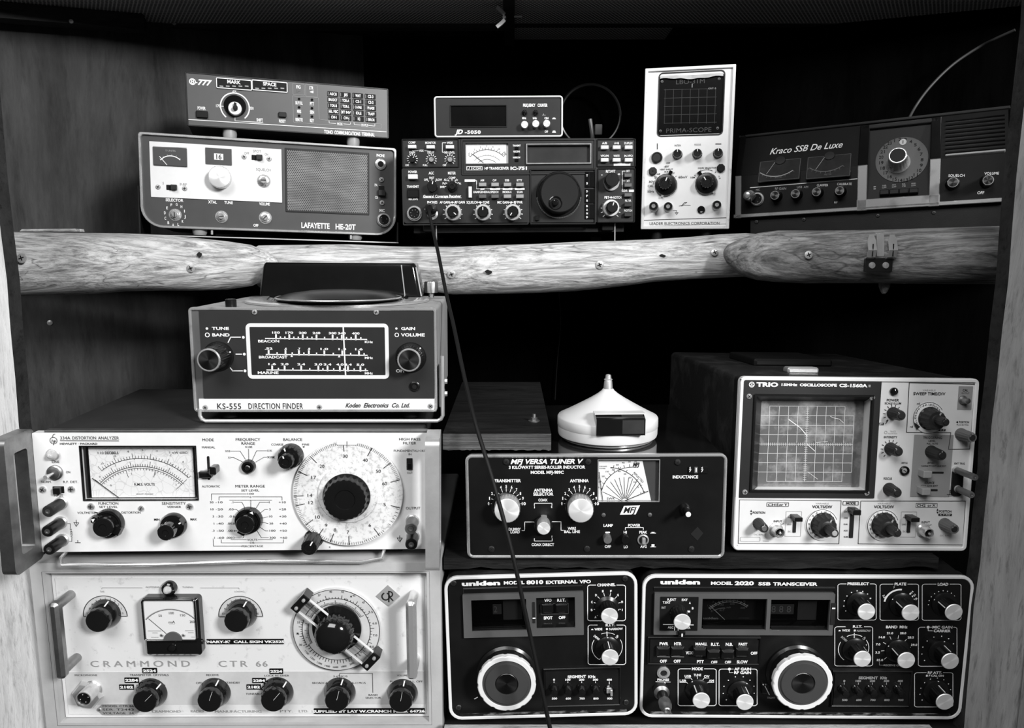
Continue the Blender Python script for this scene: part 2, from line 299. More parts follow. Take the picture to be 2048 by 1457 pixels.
# text outlines come from Blender's built-in font
TC = bpy.data.curves.new('text', 'FONT'); TO = bpy.data.objects.new('text', TC); TC.resolution_u = 3
CAP = .682
def text_geo(s, bold=0.0, shear=0.0, space=1.0):
    TC.body = s; TC.offset = bold; TC.shear = shear; TC.space_character = space
    m = TO.to_mesh(); vs = [(v.co.x, v.co.y) for v in m.vertices]; fs = [tuple(p.vertices) for p in m.polygons]; TO.to_mesh_clear()
    xs = [v[0] for v in vs]
    return vs, fs, min(xs), max(xs)
KC = {}; DEVS = []
class Dev:
    """a thing with its own local frame: x right, -y out of its face, z up"""
    def __init__(s, name=None, label=None, cat=None, pose=None, root=None, mloc=None):
        if root is None:
            yaw, pitch, roll, X, Y, Z = pose[:6]
            s.M = Matrix.Translation((X, Y, Z + CAMZ)) @ Matrix.Rotation(R(yaw), 4, 'Z') @ Matrix.Rotation(R(pitch), 4, 'X') @ Matrix.Rotation(R(roll), 4, 'Y')
            s.e = bpy.data.objects.new(name, None); COL.objects.link(s.e); s.e.empty_display_size = .02
            s.e.matrix_world = s.M; tag(s.e, label, cat); s.loc = Matrix.Identity(4)
            s.w, s.h = pose[6:8]
        else:
            s.e = root.e; s.loc = mloc; s.M = root.M @ mloc
        s.Mi = s.M.inverted(); s.ink = {}; s.cb = 0.0; s.vw = (0, 0, 1.0)
        s.o = s.Mi @ Vector((0, 0, CAMZ)); DEVS.append(s)
    def v(s, x, y, k): s.vw = (x, y, k); return s
    def X(s, zx, zy, y=0.0):
        d = s.Mi.to_3x3() @ ray(s.vw[0] + zx / s.vw[2], s.vw[1] + zy / s.vw[2]); t = (y - s.o.y) / d.y
        p = s.o + d * t; return p.x, p.z
    def u(s, zx, zy, y=0.0):
        a, b = s.X(zx - 5, zy, y), s.X(zx + 5, zy, y); c, d = s.X(zx, zy - 5, y), s.X(zx, zy + 5, y)
        return (math.hypot(a[0] - b[0], a[1] - b[1]) + math.hypot(c[0] - d[0], c[1] - d[1])) / 20
    def put(s, name, g, mats, loc=(0, 0, 0), rot=(0, 0, 0), parent=None, label=None, sharp=32):
        return s.putm(name, mesh(name, g, mats, sharp), loc, rot, parent, label)
    def putm(s, name, me, loc=(0, 0, 0), rot=(0, 0, 0), parent=None, label=None):
        if parent is not None: return link(name, me, parent, loc, rot, label)
        o = link(name, me, s.e, label=label)
        m = s.loc @ Matrix.Translation(loc) @ (Matrix.Rotation(rot[2], 4, 'Z') @ Matrix.Rotation(rot[1], 4, 'Y') @ Matrix.Rotation(rot[0], 4, 'X'))
        o.location = m.to_translation(); o.rotation_euler = m.to_euler(); return o
    # --- printing
    def g(s, ink):
        if ink not in s.ink: s.ink[ink] = G()
        return s.ink[ink]
    def tx(s, t, zx, zy, h, w=None, ink='ink_white', y=-.0005, b=.0, sh=0.0, rot=0, anchor='c', sp=1.0):
        """text centred at (zx,zy); cap height h and width w in zoom pixels"""
        vs, fs, x0, x1 = text_geo(t, b, sh, sp)
        if not vs: return
        k = s.u(zx, zy, y); cx, cz = s.X(zx, zy, y); sz = h * k / CAP
        sx = (w * k / (x1 - x0)) if w else sz * .95
        if len(t) <= 2: sx = min(sx, sz * 1.3)
        ca, sa = cos(R(rot)), sin(R(rot)); out = []
        ox = {'c': (x0 + x1) / 2, 'l': x0, 'r': x1}[anchor]
        for a, c in vs:
            p, q = (a - ox) * sx, (c - CAP / 2) * sz
            out.append((cx + p * ca + q * sa, y, cz - p * sa + q * ca))
        s.g(ink).add(out, fs)
    def tr(s, t, xa, xb, zy, h, **k): s.tx(t, (xa + xb) / 2, zy, h, xb - xa, **k)
    def ln(s, w, pts, ink='ink_white', y=-.0005):
        P = [s.X(a, c, y) for a, c in pts]; k = s.u(*pts[0], y) * w / 2
        for (ax, az), (bx, bz) in zip(P, P[1:]):
            l = math.hypot(bx - ax, bz - az) or 1; tx_, tz_ = (bx - ax) / l * k, (bz - az) / l * k
            s.g(ink).flat([(ax - tx_ - tz_, az - tz_ + tx_), (ax - tx_ + tz_, az - tz_ - tx_), (bx + tx_ + tz_, bz + tz_ - tx_), (bx + tx_ - tz_, bz + tz_ + tx_)], y)
    def arc(s, zx, zy, r, a0, a1, w, ink='ink_white', y=-.0005, n=None, r2=None):
        cx, cz = s.X(zx, zy, y); k = s.u(zx, zy, y); n = n or max(6, int(abs(a1 - a0) / 7))
        vs = []
        for i in range(n + 1):
            a = R(a0 + (a1 - a0) * i / n)
            for q in (r - w / 2, r + w / 2): vs.append((cx + q * k * sin(a), y, cz + q * k * cos(a)))
        s.g(ink).add(vs, [(2 * i, 2 * i + 1, 2 * i + 3, 2 * i + 2) for i in range(n)])
    def tk(s, zx, zy, r0, r1, a0, a1, n, w, ink='ink_white', y=-.0005, long=None):
        cx, cz = s.X(zx, zy, y); k = s.u(zx, zy, y)
        for i in range(n):
            a = R(a0 + (a1 - a0) * i / max(n - 1, 1)); q1 = r1
            if long and i % long[0] == 0: q1 = long[1]
            dx, dz = sin(a), cos(a); h = w / 2 * k
            A, B = (cx + r0 * k * dx, cz + r0 * k * dz), (cx + q1 * k * dx, cz + q1 * k * dz)
            s.g(ink).flat([(A[0] - h * dz, A[1] + h * dx), (A[0] + h * dz, A[1] - h * dx), (B[0] + h * dz, B[1] - h * dx), (B[0] - h * dz, B[1] + h * dx)], y)
    def dot(s, zx, zy, r, ink='ink_white', y=-.0005, n=14):
        cx, cz = s.X(zx, zy, y); k = s.u(zx, zy, y) * r
        s.g(ink).flat([(cx + k * cos(2 * pi * i / n), cz + k * sin(2 * pi * i / n)) for i in range(n)], y)
    def dots(s, zx, zy, r, a0, a1, n, rd, ink='ink_white', y=-.0005):
        cx, cz = s.X(zx, zy, y); k = s.u(zx, zy, y)
        for i in range(n):
            a = R(a0 + (a1 - a0) * i / max(n - 1, 1))
            s.g(ink).flat([(cx + (r * sin(a) + rd * cos(j)) * k, cz + (r * cos(a) + rd * sin(j)) * k) for j in [2 * pi * q / 8 for q in range(8)]], y)
    def rrl(s, x0, y0, x1, y1, r, w, ink='ink_white', y=-.0005):
        a = s.rect(x0, y0, x1, y1, y); k = s.u(x0, y0, y)
        o = lp(*a, r * k, y); i = lp(a[0] + w * k, a[1] + w * k, a[2] - w * k, a[3] - w * k, max(r - w, .01) * k, y)
        if len(o) == len(i): s.g(ink).loft([o, i], False, False)
        else: s.ln(w, [(x0, y0), (x1, y0), (x1, y1), (x0, y1), (x0, y0)], ink, y)
    def fill(s, x0, y0, x1, y1, r=0, ink='ink_white', y=-.0004):
        a = s.rect(x0, y0, x1, y1, y); k = s.u(x0, y0, y)
        s.g(ink).flat(lp2(*a, r * k), y)
    def poly(s, pts, ink='ink_white', y=-.0005): s.g(ink).flat([s.X(a, b, y) for a, b in pts], y)
    def flush(s, parent=None): pass
    def finish(s):
        g = G(); ms = list(s.ink)
        for i, k in enumerate(ms): g.add(s.ink[k].v, s.ink[k].f, i)
        if ms: s.put('lettering', g, ms, label='printed lettering and markings')
    # --- solids
    def rect(s, x0, y0, x1, y1, y=0.0):
        q = s.cb * (x1 - x0) / 2; a = s.X(x0, y0 - q, y); b = s.X(x1, y1 + q, y); return a[0], min(a[1], b[1]), b[0], max(a[1], b[1])
    def pl(s, name, x0, y0, x1, y1, r, yf, yb, m, ch=0, parent=None, label=None):
        a = s.rect(x0, y0, x1, y1, yf); g = G(); g.rp(*a, r * s.u(x0, y0, yf), yf, yb, ch)
        return s.put(name, g, m, parent=parent, label=label)
    def fr(s, name, x0, y0, x1, y1, r, t, yf, yb, m, c=0, parent=None, label=None):
        a = s.rect(x0, y0, x1, y1, yf); k = s.u(x0, y0, yf); g = G(); g.ring(*a, r * k, t * k, yf, yb, c)
        return s.put(name, g, m, parent=parent, label=label)
    def case(s, m, depth, inset=0.0, y0=.003, r=.004, dz0=0, dz1=0, name='case', label=None):
        g = G(); g.rp(-s.w / 2 + inset, dz0 + inset, s.w / 2 - inset, s.h - inset + dz1, r, y0, depth)
        return s.put(name, g, m, label=label)
    def hole(s, x0, y0, x1, y1, r=0): return lp2(*s.rect(x0, y0, x1, y1), max(r * s.u(x0, y0), 1e-5))
    def panel(s, m, inset=0.0, r=.003, holes=(), yf=0.0, yb=.003, name='front_panel', label=None, box=None):
        g = G(); b = box or (-s.w / 2 + inset, inset, s.w / 2 - inset, s.h - inset)
        g.slab(lp2(*b, max(r, 1e-5)), holes, yf, yb); return s.put(name, g, m, label=label, sharp=20)
    def at(s, name, me, zx, zy, y=0.0, rot=0, parent=None, label=None, yb=None):
        x, z = s.X(zx, zy, y); return s.putm(name, me, (x, y if yb is None else yb, z), (0, R(rot), 0), parent, label)
    def lat(s, name, zx, zy, prof, m, n=28, y=0.0, yat=None, flute=None, parent=None, label=None, rot=0):
        """lathe: profile radii in zoom px, depths in metres; centre measured at depth yat"""
        k = s.u(zx, zy, yat or y); x, z = s.X(zx, zy, yat if yat is not None else y)
        g = G(); g.lathe([(r * k, q) for r, q in prof], n, flute=flute)
        return s.put(name, g, m, (x, y, z), (0, R(rot), 0), parent, label)
    def screw(s, zx, zy, r, m='screw_metal', y=0.0, slot='x', ang=None, name='screw'):
        k = round(s.u(zx, zy, y) * r, 4); key = ('screw', k, m, slot)
        if key not in KC:
            g = G(); g.lathe([(k, 0), (k, -.25 * k), (k * .8, -.5 * k), (.01 * k, -.58 * k)], 16)
            sl = G()
            for a in ((0, 90) if slot == 'x' else (0,)):
                c, d = cos(R(a)), sin(R(a))
                sl.add([(c * p - d * q, -.60 * k, d * p + c * q) for p, q in ((-.6 * k, -.13 * k), (.6 * k, -.13 * k), (.6 * k, .13 * k), (-.6 * k, .13 * k))], [(0, 1, 2, 3)])
            o = len(g.f); g.add(sl.v, sl.f, 1); KC[key] = mesh(name, g, [m, 'void'])
        return s.at(name, KC[key], zx, zy, y, rot=random.uniform(0, 90) if ang is None else ang)
    def toggle(s, zx, zy, w, h, knob, y=0.0, L=.005, m='black_plastic', vert=False, name='slide_switch', kshift=0):
        """slide switch: dark slot with a raised slider"""
        a = s.rect(zx - w / 2, zy - h / 2, zx + w / 2, zy + h / 2, y); g = G(); g.rp(*a, .0003, y - .0006, y + .001)
        o = s.put(name, g, 'void')
        c, d = (kshift * w / 2, 0) if not vert else (0, kshift * h / 2)
        kx, ky = knob
        b = s.rect(zx + c - kx / 2, zy + d - ky / 2, zx + c + kx / 2, zy + d + ky / 2, y); g = G(); g.rp(*b, .0004, y - L, y, .0004)
        s.put('slider', g, m, parent=o) if s.loc == Matrix.Identity(4) else s.put('slider', g, m)
        return o
    def kn(s, style, zx, zy, r, L, ang=0, name='knob', y=0.0, m=None, mc=None, label=None):
        """control knob whose outer face is centred at (zx,zy) with radius r, standing L metres proud"""
        k = s.u(zx, zy, y - L); r = round(r * k, 4); x, z = s.X(zx, zy, y - L)
        key = (style, r, L, m, mc)
        if key not in KC: KC[key] = [(n_, mesh(n_, g_, mm)) for n_, g_, mm in KNOBS[style](r, L, m, mc)]
        o = None
        for i, (n_, me) in enumerate(KC[key]):
            if i == 0: o = s.putm(name, me, (x, y, z), (0, R(ang), 0), label=label)
            else: link(n_, me, o)
        return o
def bar(x0, x1, y0, y1, z0, z1):
    g = G(); g.box(x0, x1, y0, y1, z0, z1); return g
# knob families; each returns [(part, geometry, material)], the first is the body
def k_spun(r, L, m, mc):          # black fluted body with a bright spun-metal cap
    a = G(); a.lathe([(r * 1.06, 0), (r * 1.06, -.0015), (r * .96, -.003), (r * .97, -L + .002), (r, -L + .0012), (r, -L)], 64, flute=(.04, 2, 3, (0, 1)))
    b = G(); b.lathe([(r * .985, -L + .0006), (r * .985, -L - .0006), (r * .93, -L - .0011)], 48)
    p = bar(-r * .05, r * .05, -L * .9, -.004, r * .95, r * 1.0)
    return [('knob', a, m or 'black_plastic'), ('cap', b, mc or 'alu_spun'), ('pointer', p, 'ink_white')]
def k_spun_skirt(r, L, m, mc):
    q = k_spun(r, L, m, mc); q[0][1].lathe([(r * 1.45, 0), (r * 1.45, -.002), (r * 1.1, -.004)], 40); 
    q.append(('pointer', bar(-r * .07, r * .07, -.0026, -.0016, r * 1.1, r * 1.42), 'ink_white')); return q
def k_alu(r, L, m, mc):           # all-metal knob with a spun face
    a = G(); a.lathe([(r * .98, 0), (r * .98, -L * .35), (r, -L * .4), (r, -L + .001), (r * .95, -L)], 96, flute=(.02, 2, 3, (0, 1)))
    b = G(); b.lathe([(r * .93, -L + .0004), (r * .93, -L - .0003), (r * .90, -L - .0005)], 48)
    return [('knob', a, m or 'alu'), ('cap', b, 'alu_spun')]
def k_flute(r, L, m, mc):         # plain fluted black knob, skirted
    a = G(); a.lathe([(r * 1.12, 0), (r * 1.12, -.0015), (r * 1.0, -.003), (r * .94, -L + .0015), (r * .86, -L), (r * .55, -L), (r * .5, -L + .0008)], 56, flute=(.07, 2, 3, (0, 1)))
    p = bar(-r * .07, r * .07, -L - .0002, -L + .001, r * .3, r * .84)
    return [('knob', a, m or 'black_plastic'), ('pointer', p, mc or 'ink_white')]
def k_plain(r, L, m, mc):
    a = G(); a.lathe([(r, 0), (r, -L + .001), (r * .92, -L)], 40)
    p = bar(-r * .08, r * .08, -L - .0002, -L + .001, r * .35, r * .88)
    return [('knob', a, m or 'black_plastic'), ('pointer', p, mc or 'ink_white')]
def k_ringcap(r, L, m, mc):       # black body, bright rim, dark inset face
    a = G(); a.lathe([(r * 1.35, 0), (r * 1.35, -.002), (r * 1.15, -.004), (r * 1.06, -.006), (r * 1.04, -L + .002), (r, -L + .001), (r * .9, -L)], 72, flute=(.04, 3, 4, (0, 1)))
    b = G(); b.lathe([(r * 1.0, -L + .0006), (r * 1.0, -L - .0004), (r * .94, -L - .0008), (r * .86, -L - .0008), (r * .86, -L + .0004)], 48)
    c = G(); c.lathe([(r * .86, -L + .0004), (r * .86, -L - .0002), (r * .2, -L - .0003)], 40)
    return [('knob', a, m or 'black_plastic'), ('rim', b, 'chrome_worn'), ('face', c, mc or 'dark_alu')]
def k_bar(r, L, m, mc):           # round skirt with a pointer bar across it (instrument switch knob)
    a = G(); a.lathe([(r, 0), (r, -.003), (r * .93, -.0045)], 40)
    a.lathe([(r * .62, -.004), (r * .60, -L + .001), (r * .54, -L), (r * .28, -L), (r * .25, -L + .001)], 36)
    t = r * .30
    a.loft([[(-t, -.004, -r * .95), (t, -.004, -r * .95), (t, -.004, r * 1.12), (-t, -.004, r * 1.12)], [(-t, -L * .72, -r * .8), (t, -L * .72, -r * .8), (t, -L * .72, r * .95), (-t, -L * .72, r * .95)]])
    p = G(); p.add([(-t * .9, -L * .70, r * .97), (t * .9, -L * .70, r * .97), (0, -.0048, r * 1.14)], [(0, 1, 2)]); p.box(-.0005, .0005, -L * .6, -.005, r * 1.0, r * 1.06)
    return [('knob', a, m or 'black_plastic'), ('pointer', p, 'ink_white')]
def k_stack(r, L, m, mc):         # two concentric knobs: broad fluted ring, narrow pillar in front
    a = G(); a.lathe([(r * 1.7, 0), (r * 1.7, -.003), (r * 1.55, -L * .45), (r * 1.4, -L * .5)], 48, flute=(.06, 1, 2, (0, 1)))
    b = G(); b.lathe([(r * .95, -L * .48), (r, -L * .55), (r, -L + .001), (r * .9, -L), (r * .5, -L), (r * .48, -L + .0008)], 40, flute=(.05, 1, 2, (0, 1)))
    p = G(); p.box(-r * .08, r * .08, -L - .0003, -L + .001, r * .55, r * .9); p.box(-r * .08, r * .08, -L * .5 - .0006, -L * .5 + .001, r * 1.1, r * 1.5)
    return [('knob', a, m or 'black_plastic'), ('inner_knob', b, mc or 'black_plastic'), ('pointer', p, 'ink_white')]
def k_bake(r, L, m, mc):          # moulded bakelite knob: cone skirt, domed scalloped grip
    a = G(); a.lathe([(r * 1.3, 0), (r * 1.3, -.002), (r * 1.05, -L * .55), (r * .98, -L * .62)], 40)
    a.lathe([(r * .98, -L * .6), (r, -L * .66), (r, -L * .92), (r * .92, -L), (r * .3, -L * 1.02)], 48, flute=(.035, 1, 2, (0, 1)))
    p = G(); p.add([(-r * .05, -.0022, r * 1.29), (r * .05, -.0022, r * 1.29), (r * .05, -L * .55, r * 1.062), (-r * .05, -L * .55, r * 1.062)], [(0, 1, 2, 3)])
    return [('knob', a, m or 'black_gloss'), ('pointer', p, 'ink_white')]
def k_bakeline(r, L, m, mc):
    q = k_bake(r, L, m, mc); q[1][1].box(-r * .010, r * .010, -L * 1.02 - .0003, -L * .98, r * .1, r * .9); return q
def k_icring(r, L, m, mc):        # silver outer ring control with a dark tapered centre knob
    a = G(); a.lathe([(r * 1.55, 0), (r * 1.55, -L * .35), (r * 1.45, -L * .42), (r * 1.1, -L * .42)], 48)
    b = G(); b.lathe([(r * 1.12, -L * .3), (r * 1.05, -L + .002), (r * .98, -L + .0008), (r * .88, -L)], 40, flute=(.03, 0, 1, (0, 1)))
    p = bar(-r * .07, r * .07, -L - .0002, -L + .001, r * .3, r * .86)
    return [('knob', b, m or 'black_plastic'), ('outer_ring', a, mc or 'alu'), ('pointer', p, 'ink_white')]
def k_slot(r, L, m, mc):          # bare slotted shaft in a hex nut and washer
    a = G(); a.lathe([(r * 1.35, 0), (r * 1.35, -.0008), (r * 1.1, -.0008)], 32)
    a.lathe([(r * 1.12, -.0006), (r * 1.12, -.003), (r * 1.0, -.0034)], 6); a.lathe([(r * .62, -.003), (r * .62, -L + .0005), (r * .52, -L)], 24)
    p = bar(-r * .5, r * .5, -L - .0002, -L + .001, -r * .09, r * .09)
    return [('shaft', a, m or 'chrome_worn'), ('slot', p, 'void')]
def k_post(r, L, m, mc):          # binding post: metal collar, long insulated cap with socket
    a = G(); a.lathe([(r * .95, -.003), (r, -.005), (r, -L + .001), (r * .9, -L), (r * .5, -L), (r * .45, -L + .003)], 32)
    b = G(); b.lathe([(r * 1.15, 0), (r * 1.15, -.002), (r * .9, -.0035)], 32)
    c = G(); c.lathe([(r * .45, -L + .0004), (r * .45, -L - .0002), (r * .25, -L - .0002), (r * .22, -L + .002)], 20)
    return [('terminal', a, m or 'black_plastic'), ('collar', b, 'alu'), ('socket', c, mc or 'dull_metal')]
def k_ks(r, L, m, mc):            # knurled knob on a broad dark skirt, bright rim, white dots
    a = G(); a.lathe([(r * 1.34, 0), (r * 1.34, -.0025), (r * 1.26, -.004), (r * 1.10, -.0045), (r * 1.08, -L + .003), (r * 1.02, -L + .0012), (r * .9, -L)], 120, flute=(.03, 3, 4, (0, 1)))
    b = G(); b.lathe([(r * 1.01, -L + .0012), (r, -L - .0004), (r * .95, -L - .0009), (r * .87, -L - .0009), (r * .86, -L + .0004)], 48)
    c = G(); c.lathe([(r * .86, -L + .0003), (r * .86, -L - .0003), (r * .2, -L - .0005)], 40)
    p = G(); p.lathe([(r * .07, -.0042), (r * .07, -.0048)], 12, c=(0, r * 1.2)); 
    return [('knob', a, 'black_plastic'), ('rim', b, 'chrome_worn'), ('face', c, 'dark_alu'), ('dot', p, 'ink_white')]
def k_hpbar(r, L, m, mc):         # skirted bar knob with a round hub standing off the bar
    a = G(); a.lathe([(r * 1.5, 0), (r * 1.5, -.003), (r * 1.4, -.006), (r * 1.2, -.0065), (r * 1.15, -.005)], 44)
    a.lathe([(r * .9, -.004), (r * .88, -L * .55), (r, -L * .6), (r, -L + .001), (r * .92, -L), (r * .4, -L), (r * .36, -L + .001)], 40)
    t = r * .42
    a.loft([[(-t, -.004, -r * 1.6), (t, -.004, -r * 1.6), (t * .8, -.004, r * 1.55), (0, -.004, r * 1.75), (-t * .8, -.004, r * 1.55)], [(-t, -L * .6, -r * 1.5), (t, -L * .6, -r * 1.5), (t * .8, -L * .6, r * 1.4), (0, -L * .6, r * 1.55), (-t * .8, -L * .6, r * 1.4)]])
    p = G(); p.add([(-t * .55, -L * .6 - .0004, r * 1.2), (t * .55, -L * .6 - .0004, r * 1.2), (0, -L * .6 - .0004, r * 1.5)], [(0, 1, 2)])
    return [('knob', a, 'black_gloss'), ('pointer', p, 'ink_white')]
def k_hpstack(r, L, m, mc):       # two bar knobs one in front of the other
    a = G(); a.lathe([(r * 1.6, 0), (r * 1.6, -.003), (r * 1.45, -.006), (r * 1.2, -.0065)], 44)
    t = r * .45; a.loft([[(-t, -.004, -r * 1.6), (t, -.004, -r * 1.6), (t, -.004, r * 1.7), (-t, -.004, r * 1.7)], [(-t, -L * .5, -r * 1.5), (t, -L * .5, -r * 1.5), (t, -L * .5, r * 1.6), (-t, -L * .5, r * 1.6)]])
    b = G(); b.lathe([(r * .8, -L * .45), (r, -L * .55), (r, -L + .001), (r * .9, -L), (r * .4, -L), (r * .36, -L + .001)], 36)
    q = r * .3; b.loft([[(z * .9 - 0, y, x) for x, z in ((-q, -r * 1.15), (q, -r * 1.15), (q, r * 1.15), (-q, r * 1.15))] for y in (-L * .5, -L * .8)])
    p = bar(-r * .08, r * .08, -L * .5 - .0005, -L * .45, r * 1.3, r * 1.56)
    return [('knob', a, 'black_gloss'), ('inner_knob', b, 'black_gloss'), ('pointer', p, 'ink_white')]
def k_trio(r, L, m, mc):          # tapered dark ribbed knob
    a = G(); a.lathe([(r * 1.25, 0), (r * 1.22, -.002), (r * 1.15, -.003), (r, -L + .0015), (r * .9, -L), (r * .5, -L), (r * .47, -L + .0006)], 56, flute=(.07, 2, 3, (0, 1)))
    b = G(); b.lathe([(r * .62, -L - .0001), (r * .5, -L - .0007), (r * .1, -L - .0007)], 28)
    p = bar(-r * .07, r * .07, -L - .0004, -L + .001, r * .6, r * .88)
    return [('knob', a, m or 'charcoal'), ('cap', b, mc or 'dark_panel'), ('pointer', p, 'ink_dim')]
KNOBS = dict(trio=k_trio, ks_knob=k_ks, hpbar=k_hpbar, hpstack=k_hpstack, spun=k_spun, spun_skirt=k_spun_skirt, alu=k_alu, flute=k_flute, plain=k_plain, ringcap=k_ringcap, bar=k_bar, stack=k_stack, bake=k_bake, bakeline=k_bakeline, icring=k_icring, slot=k_slot, post=k_post)
def jack(d, zx, zy, r, y=0.0, m='chrome_worn', name='jack'):
    o = d.lat(name, zx, zy, [(r, 0), (r, -.0016), (r * .75, -.0024), (r * .55, -.0024), (r * .5, -.001)], m, 28, y)
    k = d.u(zx, zy, y) * r * .52; g = G(); g.lathe([(k, -.0012), (k * .1, -.0013)], 20); x, z = d.X(zx, zy, y)
    mk('socket_hole', g, 'void', o); return o
def mic_socket(d, zx, zy, r, pins, y=0.0, m='chrome_worn', L=.006, name='microphone_socket'):
    o = d.lat(name, zx, zy, [(r, 0), (r, -.0015), (r * .92, -.0022), (r * .84, -.0022), (r * .84, -L), (r * .74, -L), (r * .72, -.002)], m, 36, y, yat=y - L)
    k = d.u(zx, zy, y - L) * r
    g = G(); g.lathe([(k * .745, -.0018), (k * .745, -L + .0015), (k * .05, -L + .0018)], 28); mk('insert', g, 'black_plastic', o)
    for i in range(pins):
        a = 2 * pi * i / pins + .3; g = G(); g.lathe([(k * .07, -L + .002), (k * .07, -L + .0010), (k * .04, -L + .0007)], 10, c=(k * .45 * cos(a), k * .45 * sin(a))); mk('pin', g, 'dull_metal', o)
    return o

# ------------------------------------------------------------------ the cabinet
CEIL = CAMZ + .357; DECK = CAMZ - .530; YB = 1.345
Lc, Rc = (-.254, YB), (.262, YB)                       # back corners
Lf, Rf = (-.84, 1.155), (.84, 1.13)                    # side walls splay outwards to here
def wallseg(name, a, b, z0, z1, m, t=.015):
    dx, dy = b[0] - a[0], b[1] - a[1]; l = math.hypot(dx, dy); g = G(); g.box(0, l, 0, t, z0, z1)
    o = struct(name, g, m); o.location = (a[0], a[1], 0); o.rotation_euler = (0, 0, math.atan2(dy, dx)); return o
wallseg('wall_back', Lc, Rc, DECK - .1, CEIL + .1, 'ply_wall_shaded')
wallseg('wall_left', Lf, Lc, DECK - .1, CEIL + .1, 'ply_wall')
wallseg('wall_right', Rc, Rf, DECK - .1, CEIL + .1, 'ply_wall_shaded')
g = G(); g.box(-.9, .9, .62, YB + .02, DECK - .02, DECK); struct('floor', g, 'wood_dark')
g = G(); g.box(-.9, .9, 1.06, YB + .02, CEIL + .004, CEIL + .02); struct('ceiling', g, 'black_worn')
# perforated ceiling sheets either side of a dark centre beam
YX = pt(600, 44, Z=CEIL).y
for n, (a, b) in (('trim_1', (-.85, -.013)), ('trim_2', (.004, .85))):
    g = G(); g.box(a, b, 1.06, YX, CEIL - .002, CEIL); struct(n, g, 'ceiling_perf')
g = G(); g.box(.004, .26, YX, YB, CEIL - .0012, CEIL + .003); struct('trim_3', g, 'ceiling_perf')
g = G(); g.box(-.0125, .0035, 1.06, YB, CEIL - .012, CEIL); struct('trim_4', g, 'void')
zb = CEIL - .0085
g = G(); g.box(-.9, -.0125, YX, YX + .02, zb, CEIL); struct('trim_5', g, 'batten_dark')
g = G(); g.box(.0035, .9, YX, YX + .02, CEIL - .003, CEIL); struct('trim_6', g, 'batten_dark')
# batten along the top of the left wall
a = pt(0, 24, Z=CEIL - .001); b = pt(205, 62, Z=CEIL - .022)
g = G(); l = .36; g.box(0, l, -.03, 0, -.022, 0)
o = struct('trim_7', g, 'batten_dark'); A = Vector((-.84, 1.150, CEIL - .002)); o.location = A - Vector((.0, .0, 0)); o.rotation_euler = (0, 0, math.atan2(Lc[1] - Lf[1], Lc[0] - Lf[0]))
o.location = (-.93 + .02, 1.118, CEIL - .003)
# front boards that frame the opening
YP = .760
xl = (pt(69, 1124, Y=YP).x + pt(40, 860, Y=YP).x) / 2
xr = (pt(1957, 1110, Y=YP).x + pt(2012, 620, Y=YP).x) / 2
def board(name, x0, x1, m):
    g = G(); zs = [DECK - .05 + i * .05 for i in range(26)]; loops = []
    for i, z in enumerate(zs):
        e = .0010 * sin(i * 1.3) + .0007 * sin(i * 2.9)
        a_, b_ = (x0, x1 + e) if x0 < 0 else (x0 + e, x1)
        loops.append([(a_, YP, z), (b_, YP, z), (b_, YP + .020, z), (a_, YP + .020, z)])
    g.loft(loops)
    n_ = len(loops) - 1; g.m = [0 if k % 4 == 0 else 1 for k in range(4 * n_)] + [1, 1]
    return struct(name, g, [m, 'batten_dark'])
board('trim_8', xl - .16, xl, 'wood_post'); board('trim_9', xr, xr + .16, 'wood_post_shaded')
# unseen panel added outside the frame to shade the right-hand side
DX0, DY0, DX1, DY1 = .555, .755, .592, .45
g = G(); ang = math.atan2(DY1 - DY0, DX1 - DX0); dl = math.hypot(DX1 - DX0, DY1 - DY0)
g.box(0, dl, 0, .02, DECK, CEIL); o = struct('shade_panel_1', g, 'wood_post_shaded'); o.location = (DX0, DY0, 0); o.rotation_euler = (0, 0, ang)

# ------------------------------------------------------------------ shelf, rails, boards
SH = CAMZ + .0065
def prism_xy(pts, z0, z1):
    g = G(); g.loft([[(x, y, z0) for x, y in pts], [(x, y, z1) for x, y in pts]]); return g
o = mk('shelf_board', prism_xy([(-.80, 1.075), (-.2, 1.06), (.36, 1.068), (.70, .985), (.79, 1.10), (.262, YB - .004), (-.254, YB - .004), (-.80, 1.155)], SH - .018, SH), 'wood_dark')
tag(o, 'dark upper shelf board behind the pale round log rails', 'shelf')
def log(name, label, rows, m, seed, cat='log', k=1.0, tip0=None):
    """round rail through (px, top py, bottom py, distance) rows of the photograph's outline, in real depth"""
    rnd = random.Random(seed); g = G(); loops = []; C = []
    for px, ty, by, Y in rows:
        a, b = pt(px, ty, Y=Y), pt(px, by, Y=Y); c = (a + b) / 2; r = (a - b).length / 2; C.append((c, r))
    n = 40; ph = [rnd.uniform(0, 6) for _ in range(6)]
    fine = []
    for i in range(len(C) - 1):
        for j in range(6):
            t = j / 6; t2 = t * t * (3 - 2 * t) if False else t
            fine.append((C[i][0].lerp(C[i + 1][0], t2), C[i][1] * (1 - t2) + C[i + 1][1] * t2))
    fine.append(C[-1])
    for c, r in fine:
        l = []
        for q in range(n):
            a = 2 * pi * q / n
            rr = r * (1 + .012 * sin(3 * a + ph[0] + c.x * 9) + .008 * sin(7 * a + ph[1] + c.x * 17) + .006 * sin(13 * a + ph[2] - c.x * 23))
            l.append((c.x, c.y - .94 * rr * cos(a), c.z + rr * sin(a)))
        loops.append(l)
    g.loft(loops); o = mk(name, g, m, sharp=50); tag(o, label, cat); o['group'] = 'log rails'
    return o, C
